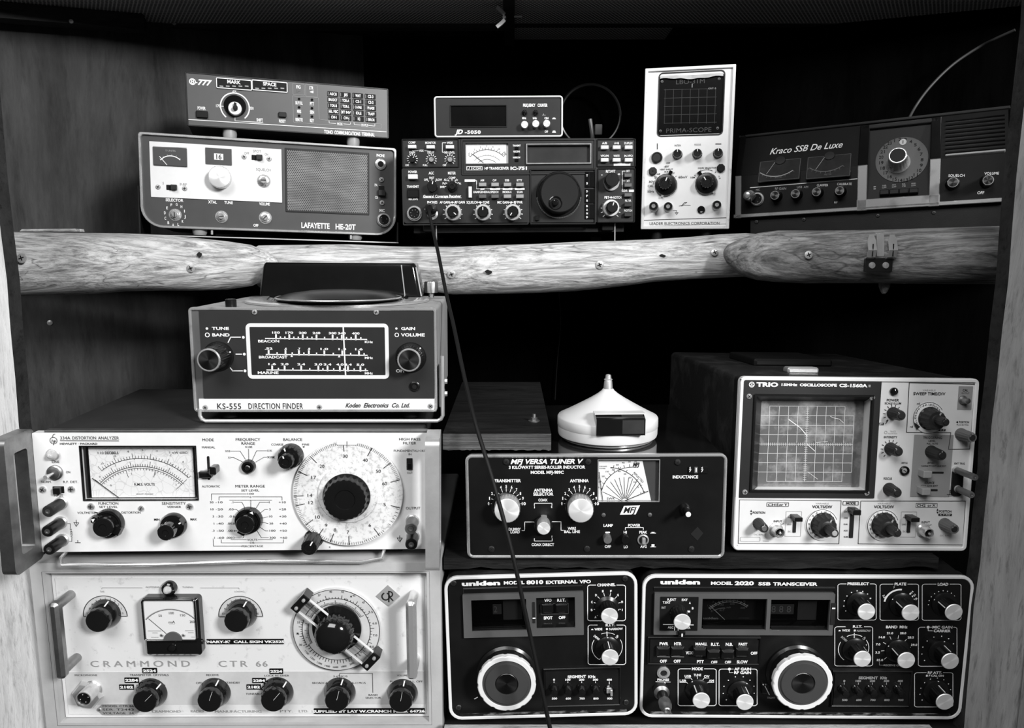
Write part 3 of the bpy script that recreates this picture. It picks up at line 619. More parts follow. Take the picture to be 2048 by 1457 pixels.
LL, CL = log('log_rail', 'pale weathered log rail at the left with a whittled end lapping the middle log', [(-30, 463, 595, .955), (20, 464, 593, .957), (80, 465, 591.5, .96), (137, 466, 590, .963), (190, 466.5, 588, .966), (247, 467.5, 583.5, .97), (320, 471, 582.5, .975), (400, 478, 582.5, .98), (453, 483, 580, .984), (503, 490, 572, .98), (535, 503, 556, .972), (552, 517, 542, .968), (558, 526, 534, .966)], 'wood_log', 3)
LM, CM = log('log_rail', 'pale weathered middle log rail below the wide black transceiver', [(505, 500, 560, 1.034), (520, 491, 575, 1.032), (568, 490, 578, 1.03), (640, 489, 577, 1.03), (704, 489, 577, 1.03), (805, 494, 578, 1.03), (860, 495, 584, 1.03), (905, 496, 590, 1.028), (1000, 491, 588.5, 1.02), (1080, 488, 586, 1.02), (1153, 484, 582, 1.02), (1240, 481, 573, 1.02), (1307, 478.6, 564, 1.02), (1380, 474, 559, 1.02), (1435, 469, 556, 1.02), (1490, 466, 553, 1.025), (1530, 470, 548, 1.03)], 'wood_log', 5)
LR, CR = log('log_rail', 'darker split log rail at the right with a rounded end and a metal clip', [(1449, 498, 516, .968), (1455, 490, 526, .968), (1468, 483, 540, .967), (1486, 475, 552, .965), (1515, 466, 560, .96), (1553, 461, 564, .957), (1614, 461, 567, .952), (1665, 461, 566.5, .947), (1716, 460, 566, .942), (1800, 458, 567, .935), (1900, 455, 568, .93), (2000, 452.5, 568.5, .925), (2060, 451, 569, .922)], 'wood_log_dark', 9)
def logscrew(parent, px, py, r, C):
    best = min(C, key=lambda c: abs((c[0].x / c[0].y) - (px - 1024) / F / cos(TILT)))
    p = pt(px, py, Y=best[0].y - .90 * best[1]); k = r * p.y / F
    dz = max(-.85, min(.85, (p.z - best[0].z) / best[1])); y = best[0].y - .945 * best[1] * math.sqrt(1 - dz * dz)
    p = pt(px, py, Y=y - .0012); g = G(); g.lathe([(k, 0), (k, -.0008), (k * .55, -.0016), (k * .1, -.0016)], 20)
    for a in (0, 90):
        c, d = cos(R(a + 20)), sin(R(a + 20))
        g.add([(c * u - d * v_, -.0018, d * u + c * v_) for u, v_ in ((-.55 * k, -.13 * k), (.55 * k, -.13 * k), (.55 * k, .13 * k), (-.55 * k, .13 * k))], [(0, 1, 2, 3)], 1)
    mk('screw', g, ['screw_metal', 'void'], parent, p, (-math.asin(dz) * .8, 0, 0))
for px, py, r in ((44, 517, 9.5), (382, 537, 8)): logscrew(LL, px, py, r, CL)
for px, py, r in ((903, 549, 8), (1199, 530, 8), (1429, 505, 7)): logscrew(LM, px, py, r, CM)
for px, py, r in ((1617, 510, 8), (2001, 520, 7)): logscrew(LR, px, py, r, CR)
def knot(parent, px, py, w_, h_, C):
    best = min(C, key=lambda c: abs(pt(px, py, Y=c[0].y).x - c[0].x)); p0 = pt(px, py, Y=best[0].y - .9 * best[1])
    dz = max(-.9, min(.9, (p0.z - best[0].z) / best[1])); p = pt(px, py, Y=best[0].y - .952 * best[1] * math.sqrt(1 - dz * dz)); k = p.y / F
    g = G(); n = 14; g.add([(w_ * k * cos(2 * pi * i / n) * (1 + .15 * sin(i * 2.1)), -.0006 , h_ * k * sin(2 * pi * i / n) * (1 + .2 * sin(i * 1.7))) for i in range(n)], [tuple(range(n))])
    mk('knot', g, 'void', parent, p, (-math.asin(dz) * .9, .15, 0))
knot(LL, 399, 510, 5, 5.5, CL); knot(LM, 479 + 0, 501, 5, 3, CM); knot(LM, 977, 544, 7, 4, CM); knot(LM, 1325, 512, 6, 3, CM)
# small branch stub under the right log
p = pt(1769, 568, Y=.945); g = G(); g.lathe([(.0075, .008), (.0065, -.004), (.004, -.010), (.002, -.0125)], 10, ax='z'); mk('branch_stub', g, 'wood_log_dark', LR, p)
# spring clip screwed to the right log
cb = pt(1757, 531, Y=.9) ; YC = CR[8][0].y - CR[8][1] - .0035; cb = pt(1757, 531, Y=YC); k = YC / F
ce = bpy.data.objects.new('spring_clip', None); COL.objects.link(ce); ce.location = cb; tag(ce, 'bent metal spring clip screwed to the right-hand log', 'clip')
g = G(); g.rp(-27 * k, -13 * k, 27 * k, 14 * k, 2 * k, -.0012, .003, .0003); mk('base_plate', g, 'dark_metal', ce, label='dark clip base plate')
for sx in (-1, 1):
    g = G(); x0, x1 = sorted((sx * 12 * k, sx * 29 * k))
    loops = []
    for z, y in ((12, -.001), (16, -.006), (30, -.009), (48, -.005), (60, -.003)):
        q = 4 * k if z == 60 else 0
        loops.append([(x0 + q, y, z * k), (x1 - q, y, z * k), (x1 - q, y + .001, z * k), (x0 + q, y + .001, z * k)])
    g.loft(loops); pr = mk('prong', g, 'alu', ce)
    g = G(); g.box(sx * 20 * k - .8 * k, sx * 20 * k + .8 * k, -.0088, -.0078, 18 * k, 42 * k); mk('groove', g, 'void', pr)
g = G(); g.loft([[(-7 * k, y, z * k), (7 * k, y, z * k), (7 * k, y + .001, z * k), (-7 * k, y + .001, z * k)] for z, y in ((14, -.001), (18, -.003), (40, -.002), (62, .001), (64, .006))]); mk('tongue', g, 'alu', ce)
for sx in (-14, 13):
    g = G(); g.lathe([(6.5 * k, -.001), (6 * k, -.0025), (1 * k, -.003)], 16); mk('screw', g, 'screw_metal', ce, (sx * k, 0, 0))
# thin wooden slip on the left log
p = pt(107, 462, Y=.965); g = G(); g.loft([[(-.034, -.012, 0), (.034, -.008, 0), (.034, .012, 0), (-.034, .010, 0)], [(-.031, -.012, .0028), (.033, -.008, .0034), (.033, .012, .0034), (-.031, .01, .0028)]])
tag(mk('wood_slip', g, 'wood_log', loc=(p.x, p.y - .002, p.z - .001)), 'thin pale wooden slip lying on top of the left log', 'strip of wood')
# lower boards
YU = .772
def plank(name, label, cat, x0, x1, y0, y1, z0, z1, ms, seed, rough=.0012):
    """board with a slightly ragged front edge; top, edge materials"""
    rnd = random.Random(seed); g = G(); n = 40; top, bot, tb, bb = [], [], [], []
    for i in range(n + 1):
        x = x0 + (x1 - x0) * i / n; e = rnd.uniform(-rough, rough)
        top.append((x, y0 + e * .6, z1)); bot.append((x, y0 + e, z0 + rnd.uniform(-rough, rough) * 1.2))
    vs = top + bot + [(x0, y1, z1), (x1, y1, z1), (x0, y1, z0), (x1, y1, z0)]; m_ = n + 1; b = 2 * m_
    fs = [(i, i + 1, m_ + i + 1, m_ + i) for i in range(n)]
    g.add(vs, fs, 1)
    g.add(vs, [tuple(range(m_)) + (b + 1, b), tuple(range(2 * m_ - 1, m_ - 1, -1)) + (b + 2, b + 3), (0, b, b + 2, m_), (m_ - 1, 2 * m_ - 1, b + 3, b + 1), (b, b + 1, b + 3, b + 2)], 0)
    o = mk(name, g, ms, sharp=30); tag(o, label, cat); return o
plank('platform_board', 'dark rough-edged board bridging the two black radios at the bottom', 'board', -.074, .462, YU, 1.06, CAMZ - .3410, CAMZ - .3290, ['wood_dark', 'wood_edge_dark'], 4, .0014)
plank('front_ledge', 'rough pale wooden ledge along the bottom edge below the black radios', 'board', -.073, .452, .734, .745, DECK + .0005, CAMZ - .508, ['wood_rail', 'wood_rail'], 6, .0012)
pa = pt(886, 902.5, Z=CAMZ - .2125); pb = pt(1102, 902.5, Z=CAMZ - .2125)
bd = plank('plywood_slab', 'thick dark plywood slab with a bolt, lying left of the white compass', 'board', pa.x, pb.x, pa.y, 1.10, CAMZ - .2115, CAMZ - .1935, ['wood_dark', 'ply_edge'], 8, .0004)
p = pt(1068, 843, Z=CAMZ - .1935); g = G(); g.lathe([(.0065, 0), (.0065, .001)], 20, ax='z'); g.lathe([(.0038, .001), (.0038, .0042), (.003, .0046)], 6, ax='z'); g.lathe([(.0022, .004), (.0020, .0085)], 14, ax='z'); mk('bolt', g, 'dull_metal', bd, p)
# wall screws, wing nut and bits under the ceiling
def wallscrew(px, py, r, n, lab):
    dx, dy = Lc[0] - Lf[0], Lc[1] - Lf[1]; d = ray(px, py); t = (Lf[0] * dy - Lf[1] * dx) / (d.x * dy - d.y * dx); p = d * t + Vector((0, 0, CAMZ))
    g = G(); k = r * p.y / F; g.lathe([(k, 0), (k, -.0010), (k * .6, -.0018), (k * .1, -.0018)], 16)
    a = math.atan2(dy, dx); tag(mk(n, g, 'screw_metal', loc=p, rot=(0, 0, a)), lab, 'screw')
wallscrew(100, 646, 5.2, 'wall_screw', 'round screw head in the dark left wall below the log')
p = pt(1000, 34, Z=CEIL - .019); e = bpy.data.objects.new('wing_nut', None); COL.objects.link(e); e.location = p; tag(e, 'pale metal wing nut under the ceiling by the dark centre beam', 'wing nut')
k = p.y / F
for s_ in (1, -1):
    g = G(); g.loft([[(x * k, -.002, s_ * z * k), (x * k, .002, s_ * z * k), ((x + 4) * k, .002, s_ * (z + 5) * k), ((x + 4) * k, -.002, s_ * (z + 5) * k)] for x, z in ((7, 2), (1, 8), (-8, 15))]); mk('wing', g, 'alu', e, (0, -.012, -.004))
g = G(); g.lathe([(4 * k, 0), (4 * k, -.012), (3 * k, -.014)], 16); mk('hub', g, 'dull_metal', e, (8 * k, 0, -.004))
g = G(); g.lathe([(2.0 * k, 0), (2.0 * k, .012)], 10, ax='x'); p = pt(1028, 33, Z=CEIL - .012)
tag(mk('ceiling_bolt', g, 'alu', loc=p), 'short bright bolt end under the ceiling right of the beam', 'bolt')
for px, py, lab in ((143, 43, 'pale screw head in the batten at the upper left corner'), (349, 47, 'pale screw head in the dark ceiling batten right of the corner')):
    p = pt(px, py, Y=1.165 if px < 200 else YX - .001); g = G(); g.lathe([(.003, 0), (.003, -.0015), (.001, -.002)], 14); tag(mk('ceiling_screw', g, 'screw_metal', loc=p), lab, 'screw')
# dark hoop with pale stem, cables and lid at the back
p = pt(1180, 232, Y=1.30); k = 1.30 / F
e = bpy.data.objects.new('round_reflector', None); COL.objects.link(e); e.location = p; tag(e, 'dim dark round hoop with a grey stem behind the transceiver', 'hoop')
g = G(); g.tube([(58 * k * cos(a), 0, 58 * k * sin(a)) for a in [2 * pi * i / 48 for i in range(49)]], .0028, 8); mk('hoop', g, 'black_plastic', e)
g = G(); g.tube([(-1 * k, -.01, -8 * k), (4 * k, -.012, -40 * k), (6 * k, -.012, -95 * k)], .0035, 10); mk('stem', g, 'mid_grey', e, label='grey stem')
g = G(); g.rp(8 * k, -38 * k, 22 * k, -18 * k, 2 * k, -.016, -.006, .001); mk('thumb_grip', g, 'mid_grey', e)
def cable(name, pts, r, m, lab, cat='cable', n=10):
    P = [Vector(p) for p in pts]; out = []
    for i in range(len(P) - 1):
        p0, p1, p2, p3 = P[max(i - 1, 0)], P[i], P[i + 1], P[min(i + 2, len(P) - 1)]
        for j in range(10):
            t = j / 10; out.append(.5 * ((2 * p1) + (p2 - p0) * t + (2 * p0 - 5 * p1 + 4 * p2 - p3) * t * t + (3 * p1 - p0 - 3 * p2 + p3) * t ** 3))
    out.append(P[-1]); g = G(); g.tube(out, r, n); o = mk(name, g, m, sharp=60); tag(o, lab, cat); return o
cable('wire', [pt(1806, 262, Y=1.13), pt(1830, 215, Y=1.15), pt(1862, 172, Y=1.15), pt(1905, 130, Y=1.15), pt(1955, 96, Y=1.14), pt(1990, 78, Y=1.12), pt(2030, 60, Y=1.10)], .0020, 'dim_grey', 'thin grey wire curving up the dark wall at the right')
cable('wire', [pt(1118, 585, Y=1.335), pt(1121, 650, Y=1.335), pt(1114, 730, Y=1.335), pt(1110, 800, Y=1.335)], .0010, 'charcoal', 'faint thin wire hanging on the dark back wall', 'cable')

# ------------------------------------------------------------------ communications terminal on the white-panelled radio (upper left)
d = Dev('communications_terminal', 'slim grey-faced terminal with a grid of lamp legends, on the white-panelled radio', 'terminal', (18.8737, -1.2703, 0.8499, -0.3120, 1.1022, 0.1658, 0.2750, 0.0713))
d.v(260, 120, 3.6429)
d.case('black_paint', .105, .001, .002, .002)
d.panel('terminal_grey', .0016, .001, yf=0, yb=.002)
g = G(); g.ring(-d.w / 2, 0, d.w / 2, d.h, .002, .0018, -.0008, .003, .0004); d.put('bezel', g, 'black_paint'); d.cb = .06
d.ln(5, [(428, 434), (1866, 524)])
d.tx('8', 455, 158, 30, 26, b=.02); d.arc(455, 158, 21, 0, 360, 7)
d.tx('-', 484, 160, 30, 14, b=.03); d.tx('777', 546, 165, 38, 104, b=.045, sh=.25)
for nm, x0, x1, t, ys in (('lamp_window', 630, 885, 'MARK', 0), ('lamp_window', 890, 1145, 'SPACE', 18)):
    cy = 175 + (x0 + x1 - 1515) / 2 * .0606 + 0
    o = d.pl(nm, x0, cy - 36 + (0), x1, cy + 36, 6, -.0016, .0005, 'label_black')
    cx = (x0 + x1) / 2
    d.tr(t, cx - 48, cx + 48, cy - 14, 24, y=-.0019, b=.03, ink='ink_white')
    for i in range(5): d.fill(cx - 105 + i * 46, cy + 12, cx - 78 + i * 46, cy + 20, 0, 'ink_dim', -.0019)
    d.rrl(x0 - 4, cy - 41, x1 + 4, cy + 41, 10, 6, y=-.0020)
cy = 335
d.lat('dial_well', 765, 337, [(80, -.0008), (80, -.0016), (62, -.0018)], 'black_gloss')
d.kn('plain', 765, 352, 50, .010, 0, 'shift_knob', m='alu', mc='void')
g = G(); k = d.u(765, 345, -.012); g.lathe([(20 * k, -.008), (17 * k, -.018), (14 * k, -.019)], 24); g.box(-10 * k, 10 * k, -.0155, -.010, -6 * k, 34 * k)
d.put('pointer_knob', g, 'black_plastic', (d.X(768, 350, -.012)[0], 0, d.X(768, 350, -.012)[1]))
d.arc(765, 343, 103, -140, 140, 9); d.tx('425', 760, 232, 20, 28, b=.02); d.tr('170', 627, 657, 335, 20, b=.02); d.tr('850', 870, 900, 352, 20, b=.02)
d.ln(4, [(765, 420), (765, 444), (968, 456)]); d.tr('SHIFT', 922, 968, 438, 22, b=.03); d.ln(5, [(662, 337), (680, 338)])
d.tr('POWER', 493, 550, 352, 22, b=.03); d.pl('power_button', 480, 370, 569, 420, 5, -.004, 0, 'black_plastic', .0006)
d.pl('reset_button', 1082, 380, 1140, 416, 5, -.004, 0, 'black_plastic', .0006); d.tr('RESET', 1086, 1134, 446, 20, b=.03)
d.rrl(1184, 172, 1272, 256, 6, 2, 'ink_dim'); d.rrl(1278, 180, 1366, 270, 6, 2, 'ink_dim')
d.ln(2, [(1184, 262), (1372, 276), (1378, 430), (1395, 436), (1832, 468), (1832, 500), (1192, 456), (1184, 262)], 'ink_dim')
d.tr('FIG', 1211, 1243, 197, 22, b=.03); d.tr('LTR', 1306, 1336, 204, 22, b=.03)
d.poly([(1213, 212), (1213, 236), (1244, 225)], 'void' if False else 'ink_grey'); d.poly([(1336, 222), (1336, 244), (1308, 233)])
for i, (a, b) in enumerate((('BUF FUL', 'PTT'), ('MRS', 'SEN'), ('REMOTE', 'KEY'))):
    y = 285 + i * 61
    for x, t, dy in ((1232, a, 0), (1326, b, 6)):
        d.lat('indicator_lamp', x, y + dy, [(9, 0), (9, -.001), (4, -.0018)], 'black_gloss', 14)
        w_ = 52 if len(t) > 4 else 30; d.tr(t, x - w_ / 2, x + w_ / 2, y + dy + 29, 22, b=.035)
L4 = ['ASCII', 'JIS', 'WAIT', 'CS-3', 'BAUDOT', 'TOR-A', 'CS-1', 'CS-2', 'TOR-B', 'TOR-L', 'O-PAR', 'PHASE', 'SEL FEC', 'BIT INV', 'IDLE', 'TRAFF', 'CW-1', 'CW-J', 'RQ', 'ERROR']
for i, t in enumerate(L4):
    c, r_ = i % 4, i // 4; x = 1479 + c * 91 + r_ * 1.4; y = 247 + c * 6.3 + r_ * 42.3
    o = d.pl('legend_lamp', x - 40, y - 18, x + 38, y + 18, 3, -.0013, 0, 'label_black')
    d.fill(x - 37, y - 14, x - 33, y + 12, 0, 'ink_dim', -.0016); d.tr(t, x - 6 * len(t) + 5, x + 5 * len(t) + 1 if len(t) < 7 else x + 34, y + 1, 19, y=-.0016, b=.03)
d.ln(3, [(1450, 444), (1451, 460), (1500, 464)]); d.ln(3, [(1556, 466), (1606, 470), (1606, 456)]); d.tr('MODE', 1510, 1548, 466, 16, b=.03)
d.ln(3, [(1632, 456), (1633, 471), (1680, 475)]); d.ln(3, [(1738, 478), (1784, 482), (1784, 466)]); d.tr('STATUS', 1685, 1735, 476, 16, b=.03)
d.tx('TONO  COMMUNICATIONS  TERMINAL', 1601, 536, 26, 372, b=.04)
d.flush()
for x, r_, yy in ((725, 1, .012), (1632, 1, .012)):
    px = d.X(x, 520)[0]; g = G(); g.lathe([(.0090, 0), (.0095, -.006), (.0085, -.0135)], 20, ax='z'); d.put('foot', g, 'light_grey', (px, yy, 0), label='round pale foot')
    g = G(); g.lathe([(.0090, 0), (.0095, -.006), (.0085, -.0135)], 20, ax='z'); d.put('foot', g, 'light_grey', (px, .085, 0), label='round pale foot')

# ------------------------------------------------------------------ white-panelled citizens band radio
d = Dev('desk_transceiver', 'grey radio with a white control panel and square perforated speaker, at upper left', 'radio', (15.1435, -1.9317, 1.6578, -0.3337, 1.0681, 0.0261, 0.3400, 0.1247))
d.v(260, 120, 3.6429)
W, H = d.w, d.h
def heout(i, y, rb=.028, rt=.004, n=7):
    o = []
    x0, x1, z0, z1 = -W / 2 + i, W / 2 - i, i, H - i
    for cx, cz, a, r in ((x0 + rb - i, z0 + rb - i, pi, rb - i), (x1 - rb + i, z0 + rb - i, 1.5 * pi, rb - i), (x1 - rt, z1 - rt, 0, rt), (x0 + rt, z1 - rt, .5 * pi, rt)):
        for q in range(n + 1): b = a + .5 * pi * q / n; o.append((cx + r * cos(b), y, cz + r * sin(b)))
    return o
g = G(); g.loft([heout(.001, .002), heout(.001, .12)]); d.put('case', g, 'mid_grey')
g = G(); g.loft([heout(.0025, 0), heout(.0025, .004)]); d.put('front_panel', g, 'grey_panel')
g = G(); g.loft([heout(0, .004), heout(0, -.003), heout(.0006, -.0038), heout(.0026, -.0038), heout(.0032, -.003), heout(.0032, .001)], False, False); d.put('bezel_rim', g, 'chrome_worn', label='worn bright metal rim')
# white sub panel: four corners follow the plate
o = d.pl('white_panel', 140, 592, 1108, 1040, 3, -.0014, .001, 'white_paint', label='white control panel'); WY = -.0018
o = d.pl('meter', 166, 628, 416, 778, 3, -.0040, -.001, 'meter_grey', .0004)
for pts in ([(170, 632), (413, 640)],): d.ln(3, pts, 'ink_dim', -.0042)
d.arc(300, 790, 93, -52, 45, 7, 'ink_white', -.0044); d.tk(300, 790, 96, 106, -50, 40, 6, 3, 'ink_dim', -.0044); d.tr('S UNITS', 260, 330, 662, 13, ink='ink_dim', y=-.0044)
d.ln(5, [(216, 704), (268, 764)], y=-.0046)
o = d.pl('channel_window', 548, 638, 742, 768, 2, -.0030, -.001, 'grey_panel'); d.fill(612, 681, 680, 730, 0, 'ink_white', -.0033); d.tx('16', 648, 706, 36, 38, ink='ink_black', y=-.0036, b=.02)
d.kn('alu', 652, 852, 83, .016, 0, 'channel_knob')
for x, y in ((205, 926), (399, 937), (831, 706), (1014, 721)): d.screw(x, y, 18, y=-.0016)
d.toggle(305, 930, 80, 40, (44, 38), y=-.0016, L=.006, kshift=.45, m='charcoal'); d.toggle(926, 712, 80, 40, (44, 38), y=-.0016, L=.006, kshift=.45, m='charcoal')
for t, a, b, y in (('S', 238, 246, 898), ('P-RF', 365, 413, 908), ('OFF', 833, 868, 680), ('SPOT', 896, 955, 665), ('ON', 982, 1006, 688), ('SQUELCH', 920, 1024, 800)): d.tr(t, a, b, y, 18, ink='ink_faint', y=WY, b=.01)
d.kn('slot', 972, 876, 36, .010, 0, 'squelch_shaft', y=-.0014)
for x, y, a, n_ in ((323, 1126, 90, 'selector_shaft'), (663, 1140, -10, 'crystal_tune_shaft'), (984, 1147, -45, 'volume_shaft')): d.kn('slot', x, y, 34, .008, a, n_)
d.tr('SELECTOR', 262, 387, 1022, 20, b=.03)
for i, c in enumerate('ABCDEFGHIJKL'):
    a = R(190 + i * 30); d.tx(c, 327 + 74 * sin(a), 1128 - 76 * cos(a), 20, 12, b=.02)
d.tr('XTAL', 570, 632, 1036, 20, b=.03); d.tr('TUNE', 688, 748, 1040, 20, b=.03); d.tr('VOLUME', 942, 1018, 1050, 20, b=.03); d.tr('OFF', 900, 935, 1206, 20, b=.03)
d.tr('LAFAYETTE', 1250, 1454, 1208, 38, b=.03); d.tr('HE-20T', 1498, 1644, 1217, 38, b=.03)
d.fr('speaker_frame', 1128, 640, 1743, 1132, 3, 14, -.0012, .0005, 'dark_panel', .0004)
a = d.rect(1140, 655, 1733, 1122, -.0008); g = G(); g.rp(*a, 0, -.0009, .0005); d.put('speaker_grille', g, 'speaker_perf', label='perforated metal speaker grille')
jack(d, 1826, 761, 40); d.tr('PHONE', 1796, 1855, 697, 20, b=.03)
d.screw(1832, 874, 19); d.screw(1836, 1042, 19)
d.toggle(1832, 955, 40, 76, (50, 44), L=.006, vert=True, kshift=.4, m='charcoal', name='mode_switch'); d.tr('PA', 1783, 1804, 912, 18, b=.03); d.ln(4, [(1816, 918), (1848, 921)]); d.tr('CB', 1785, 1806, 1002, 18, b=.03)
d.tr('MIC', 1818, 1856, 1098, 20, b=.03); mic_socket(d, 1850, 1165, 50, 3)
d.flush()
for x in (-W * .29, W * .33):
    for yy in (.010, .105):
        g = G(); g.lathe([(.010, .002), (.0098, -.004), (.008, -.0075)], 20, ax='z'); d.put('foot', g, 'light_grey' if yy < .05 else 'black_rubber', (x, yy, 0))
# tray bracket under and beside the case
g = G(); g.box(-W / 2 - .0012, W / 2 + .0012, -.001, .07, -.0105, -.0085); g.box(-W / 2 - .0035, -W / 2 - .0015, .002, .07, -.0105, .055); g.box(W / 2 + .0015, W / 2 + .0035, .002, .07, -.0105, .02)
d.put('mounting_tray', g, 'black_paint', label='thin black mounting tray')
g = G(); g.box(-W / 2 - .0035, W / 2 + .0035, -.0018, -.001, -.0105, -.0092); d.put('tray_lip', g, 'alu', label='bright lip of the tray')
for x in (-W * .24, W * .31):
    g = G(); g.lathe([(.0016, .001), (.0016, -.0045)], 10, ax='z'); d.put('tray_bolt', g, 'alu', (x, .0, -.002))

# ------------------------------------------------------------------ wide black HF transceiver with the frequency counter on it
d = Dev('shortwave_transceiver', 'wide black transceiver with large tuning dial and many small buttons, on the upper shelf', 'radio', (0.5552, -2.1814, -0.4083, 0.0098, 1.0467, 0.0371, 0.3179, 0.1139))
d.v(780, 170, 3.9385); W, H = d.w, d.h
d.case('black_paint', .20, .003, .0064, .003)
holes = [d.hole(594, 460, 932, 618, 2), d.hole(1085, 474, 1582, 610, 2)]
d.panel('dark_panel', .001, .004, holes, yb=.0066)
for x0, y0, x1, y1, r in ((90, 424, 545, 650, 10), (92, 660, 1092, 1100, 10), (1630, 424, 1936, 645, 10), (1634, 655, 1930, 1085, 10), (1100, 660, 1622, 1100, 10)):
    d.fr('panel_rib', x0, y0, x1, y1, r, 9, -.0003 if x1 == 1092 else -.0020, .001, 'charcoal' if x1 == 1092 else 'dark_panel', 0 if x1 == 1092 else .0008)
d.fr('display_bezel', 556, 424, 1622, 706, 10, 18, -.0014, .001, 'charcoal', .0008)
d.fr('display_frame', 1068, 458, 1590, 624, 4, 17, -.0030, .001, 'dull_metal', .001)
# meter
g = G(); g.rp(*d.rect(588, 454, 938, 624, .004), 0, .004, .0055); mt = d.put('meter', g, 'meter_white', label='white meter face'); Y = .0038
d.arc(765, 705, 192, -44, 44, 4, 'ink_black', Y); d.arc(765, 705, 148, -42, 42, 3, 'ink_faint', Y); d.arc(765, 700, 112, -40, 40, 3, 'ink_black', Y)
d.tk(765, 705, 192, 208, -44, 44, 14, 3, 'ink_black', Y); d.tk(765, 705, 146, 156, -42, 42, 12, 2, 'ink_faint', Y)
for i, t in enumerate(('1', '3', '5', '7', '9', '20', '40')): d.tx(t, 765 + 220 * sin(R(-40 + i * 13)), 705 - 220 * cos(R(-40 + i * 13)), 13, ink='ink_black', y=Y)
d.ln(4, [(652, 545), (735, 612)], 'ink_black', .0030); d.tx('S', 622, 545, 13, ink='ink_black', y=Y); d.tx('+dB', 900, 545, 13, 34, ink='ink_black', y=Y)
d.flush(parent=None)
g = G(); k = d.u(765, 630); g.lathe([(13 * k, .001), (13 * k, -.0004), (8 * k, -.0006)], 24); d.put('meter_hub', g, 'dark_panel', (d.X(765, 634)[0], 0, d.X(765, 634)[1]))
g = G(); g.rp(*d.rect(592, 458, 934, 620, .0012), 0, .0012, .0016); d.put('meter_glass', g, 'glass')
g = G(); g.rp(*d.rect(1078, 466, 1590, 616, .003), 0, .003, .0045); d.put('display', g, 'display_grey', label='dark grey display window')
for i, t in enumerate(('TRANSMIT', 'RECEIVE', 'NARROW')):
    y = 478 + i * 47; d.tx(t, 998, y, 13, 64 if i == 0 else 52 if i == 1 else 60, b=.03); d.pl('indicator_lamp', 983, y + 10, 1012, y + 32, 2, -.0012, 0, 'black_gloss')
d.fill(602, 642, 728, 672); d.fill(608, 646, 640, 668, 0, 'void', -.0006); d.tx('/', 624, 657, 18, 12, b=.03, y=-.0008); d.fill(644, 646, 724, 668, 0, 'void', -.0006); d.tx('ICOM', 684, 657, 17, 66, y=-.0008, b=.01)
d.tr('HF TRANSCEIVER', 744, 938, 657, 20, b=.03); d.tr('IC-751', 948, 1080, 657, 22, b=.05)
def btn(x, y, m='white_plastic', w=62, h=28, nm='push_button'):
    o = d.pl(nm, x - w / 2, y - h / 2, x + w / 2, y + h / 2, 3, -.0065, -.0002, m, .0005)
    d.fr('button_well', x - w / 2 - 7, y - h / 2 - 5, x + w / 2 + 7, y + h / 2 + 8, 3, 6, -.0010, .0005, 'black_plastic', parent=o) if False else None
    return o
for x, y, t, w_ in ((173, 485, 'COMP', 56), (319, 487, 'MONITOR', 84), (471, 487, 'WIDE', 46), (179, 722, 'POWER', 70)):
    btn(x, y, w=66 if t != 'POWER' else 76, h=26 if t != 'POWER' else 36); d.tx(t, x, y - 31 - (6 if t == 'POWER' else 0), 17, w_, b=.02)
for i, t in enumerate(('A/B', 'A=B', 'DUPLEX', 'VFO/M', 'WRITE', 'M▸VFO')):
    x = 1692 + (i % 3) * 94.5; y = 490 + (i // 3) * 100; btn(x, y, w=60); d.tx(t.replace('▸', '-'), x - 2, y - 31, 16, (40, 38, 66, 64, 48, 66)[i], b=.02)
d.fill(1762, 618, 1894, 636)
for i, t in enumerate(('AM', 'CW', 'SSB', 'RTTY')): btn(729 + i * 98, 784, 'light_grey', 60); d.tx(t, 726 + i * 98, 752, 16, (30, 30, 34, 42)[i], b=.02)
for i, t in enumerate(('HAM/GENERAL', 'SPEECH', 'MODE-S', 'SCAN')): btn(729 + i * 98, 877, ('mid_grey', 'mid_grey', 'light_grey', 'light_grey')[i], 60); d.tx(t, 722 + i * 100, 844, 16, (134, 64, 70, 44)[i], b=.02)
for x0, x1 in ((712, 744), (788, 866), (888, 964), (984, 1060)): d.fill(x0, 812, x1, 826)
d.ln(4, [(744, 819), (788, 819)]); d.ln(4, [(866, 819), (888, 819)]); d.ln(4, [(964, 819), (984, 819)]); d.fill(588, 745, 672, 763); d.ln(4, [(672, 753), (682, 753), (682, 819), (712, 819)])
d.pl('function_slider', 617, 800, 645, 888, 3, -.006, 0, 'white_plastic', .0006); d.pl('slider_slot', 612, 766, 650, 896, 3, -.0006, 0, 'void')
# small vox controls
for x, y, st, a in ((176, 585, 'ink', 0), (325, 588, 0, 40), (472, 588, 0, -35)):
    d.tk(x, y, 30, 44, -135, 135, 11, 5)
    if st: d.kn('plain', x, y - 4, 26, .008, 40, 'trim_knob')
    else: d.kn('plain', x, y - 2, 20, .006, a, 'trim_knob', m='dull_metal', mc='void')
d.tx('GAIN', 174, 532, 17, 46, b=.02); d.tx('VOX', 247, 519, 16, 36, b=.02); d.tx('DELAY', 322, 532, 17, 54, b=.02); d.tx('NB LEVEL', 470, 532, 17, 84, b=.02)
d.ln(4, [(176, 520), (222, 518)]); d.ln(4, [(274, 518), (322, 522)]); d.ln(4, [(440, 456), (412, 456), (412, 530), (424, 530)])
d.tx('OFF', 135, 633, 14, 28, b=.02); d.tx('FULL', 278, 633, 14, 38, b=.02); d.tx('OFF', 429, 633, 14, 28, b=.02)
d.tx('AGC', 325, 695, 20, 42, b=.02); d.tx('METER', 487, 695, 20, 62, b=.02); d.tr('OFF', 268, 298, 747, 16, b=.02); d.tr('FAST', 310, 348, 732, 16, b=.02); d.tr('SLOW', 360, 410, 747, 16, b=.02)
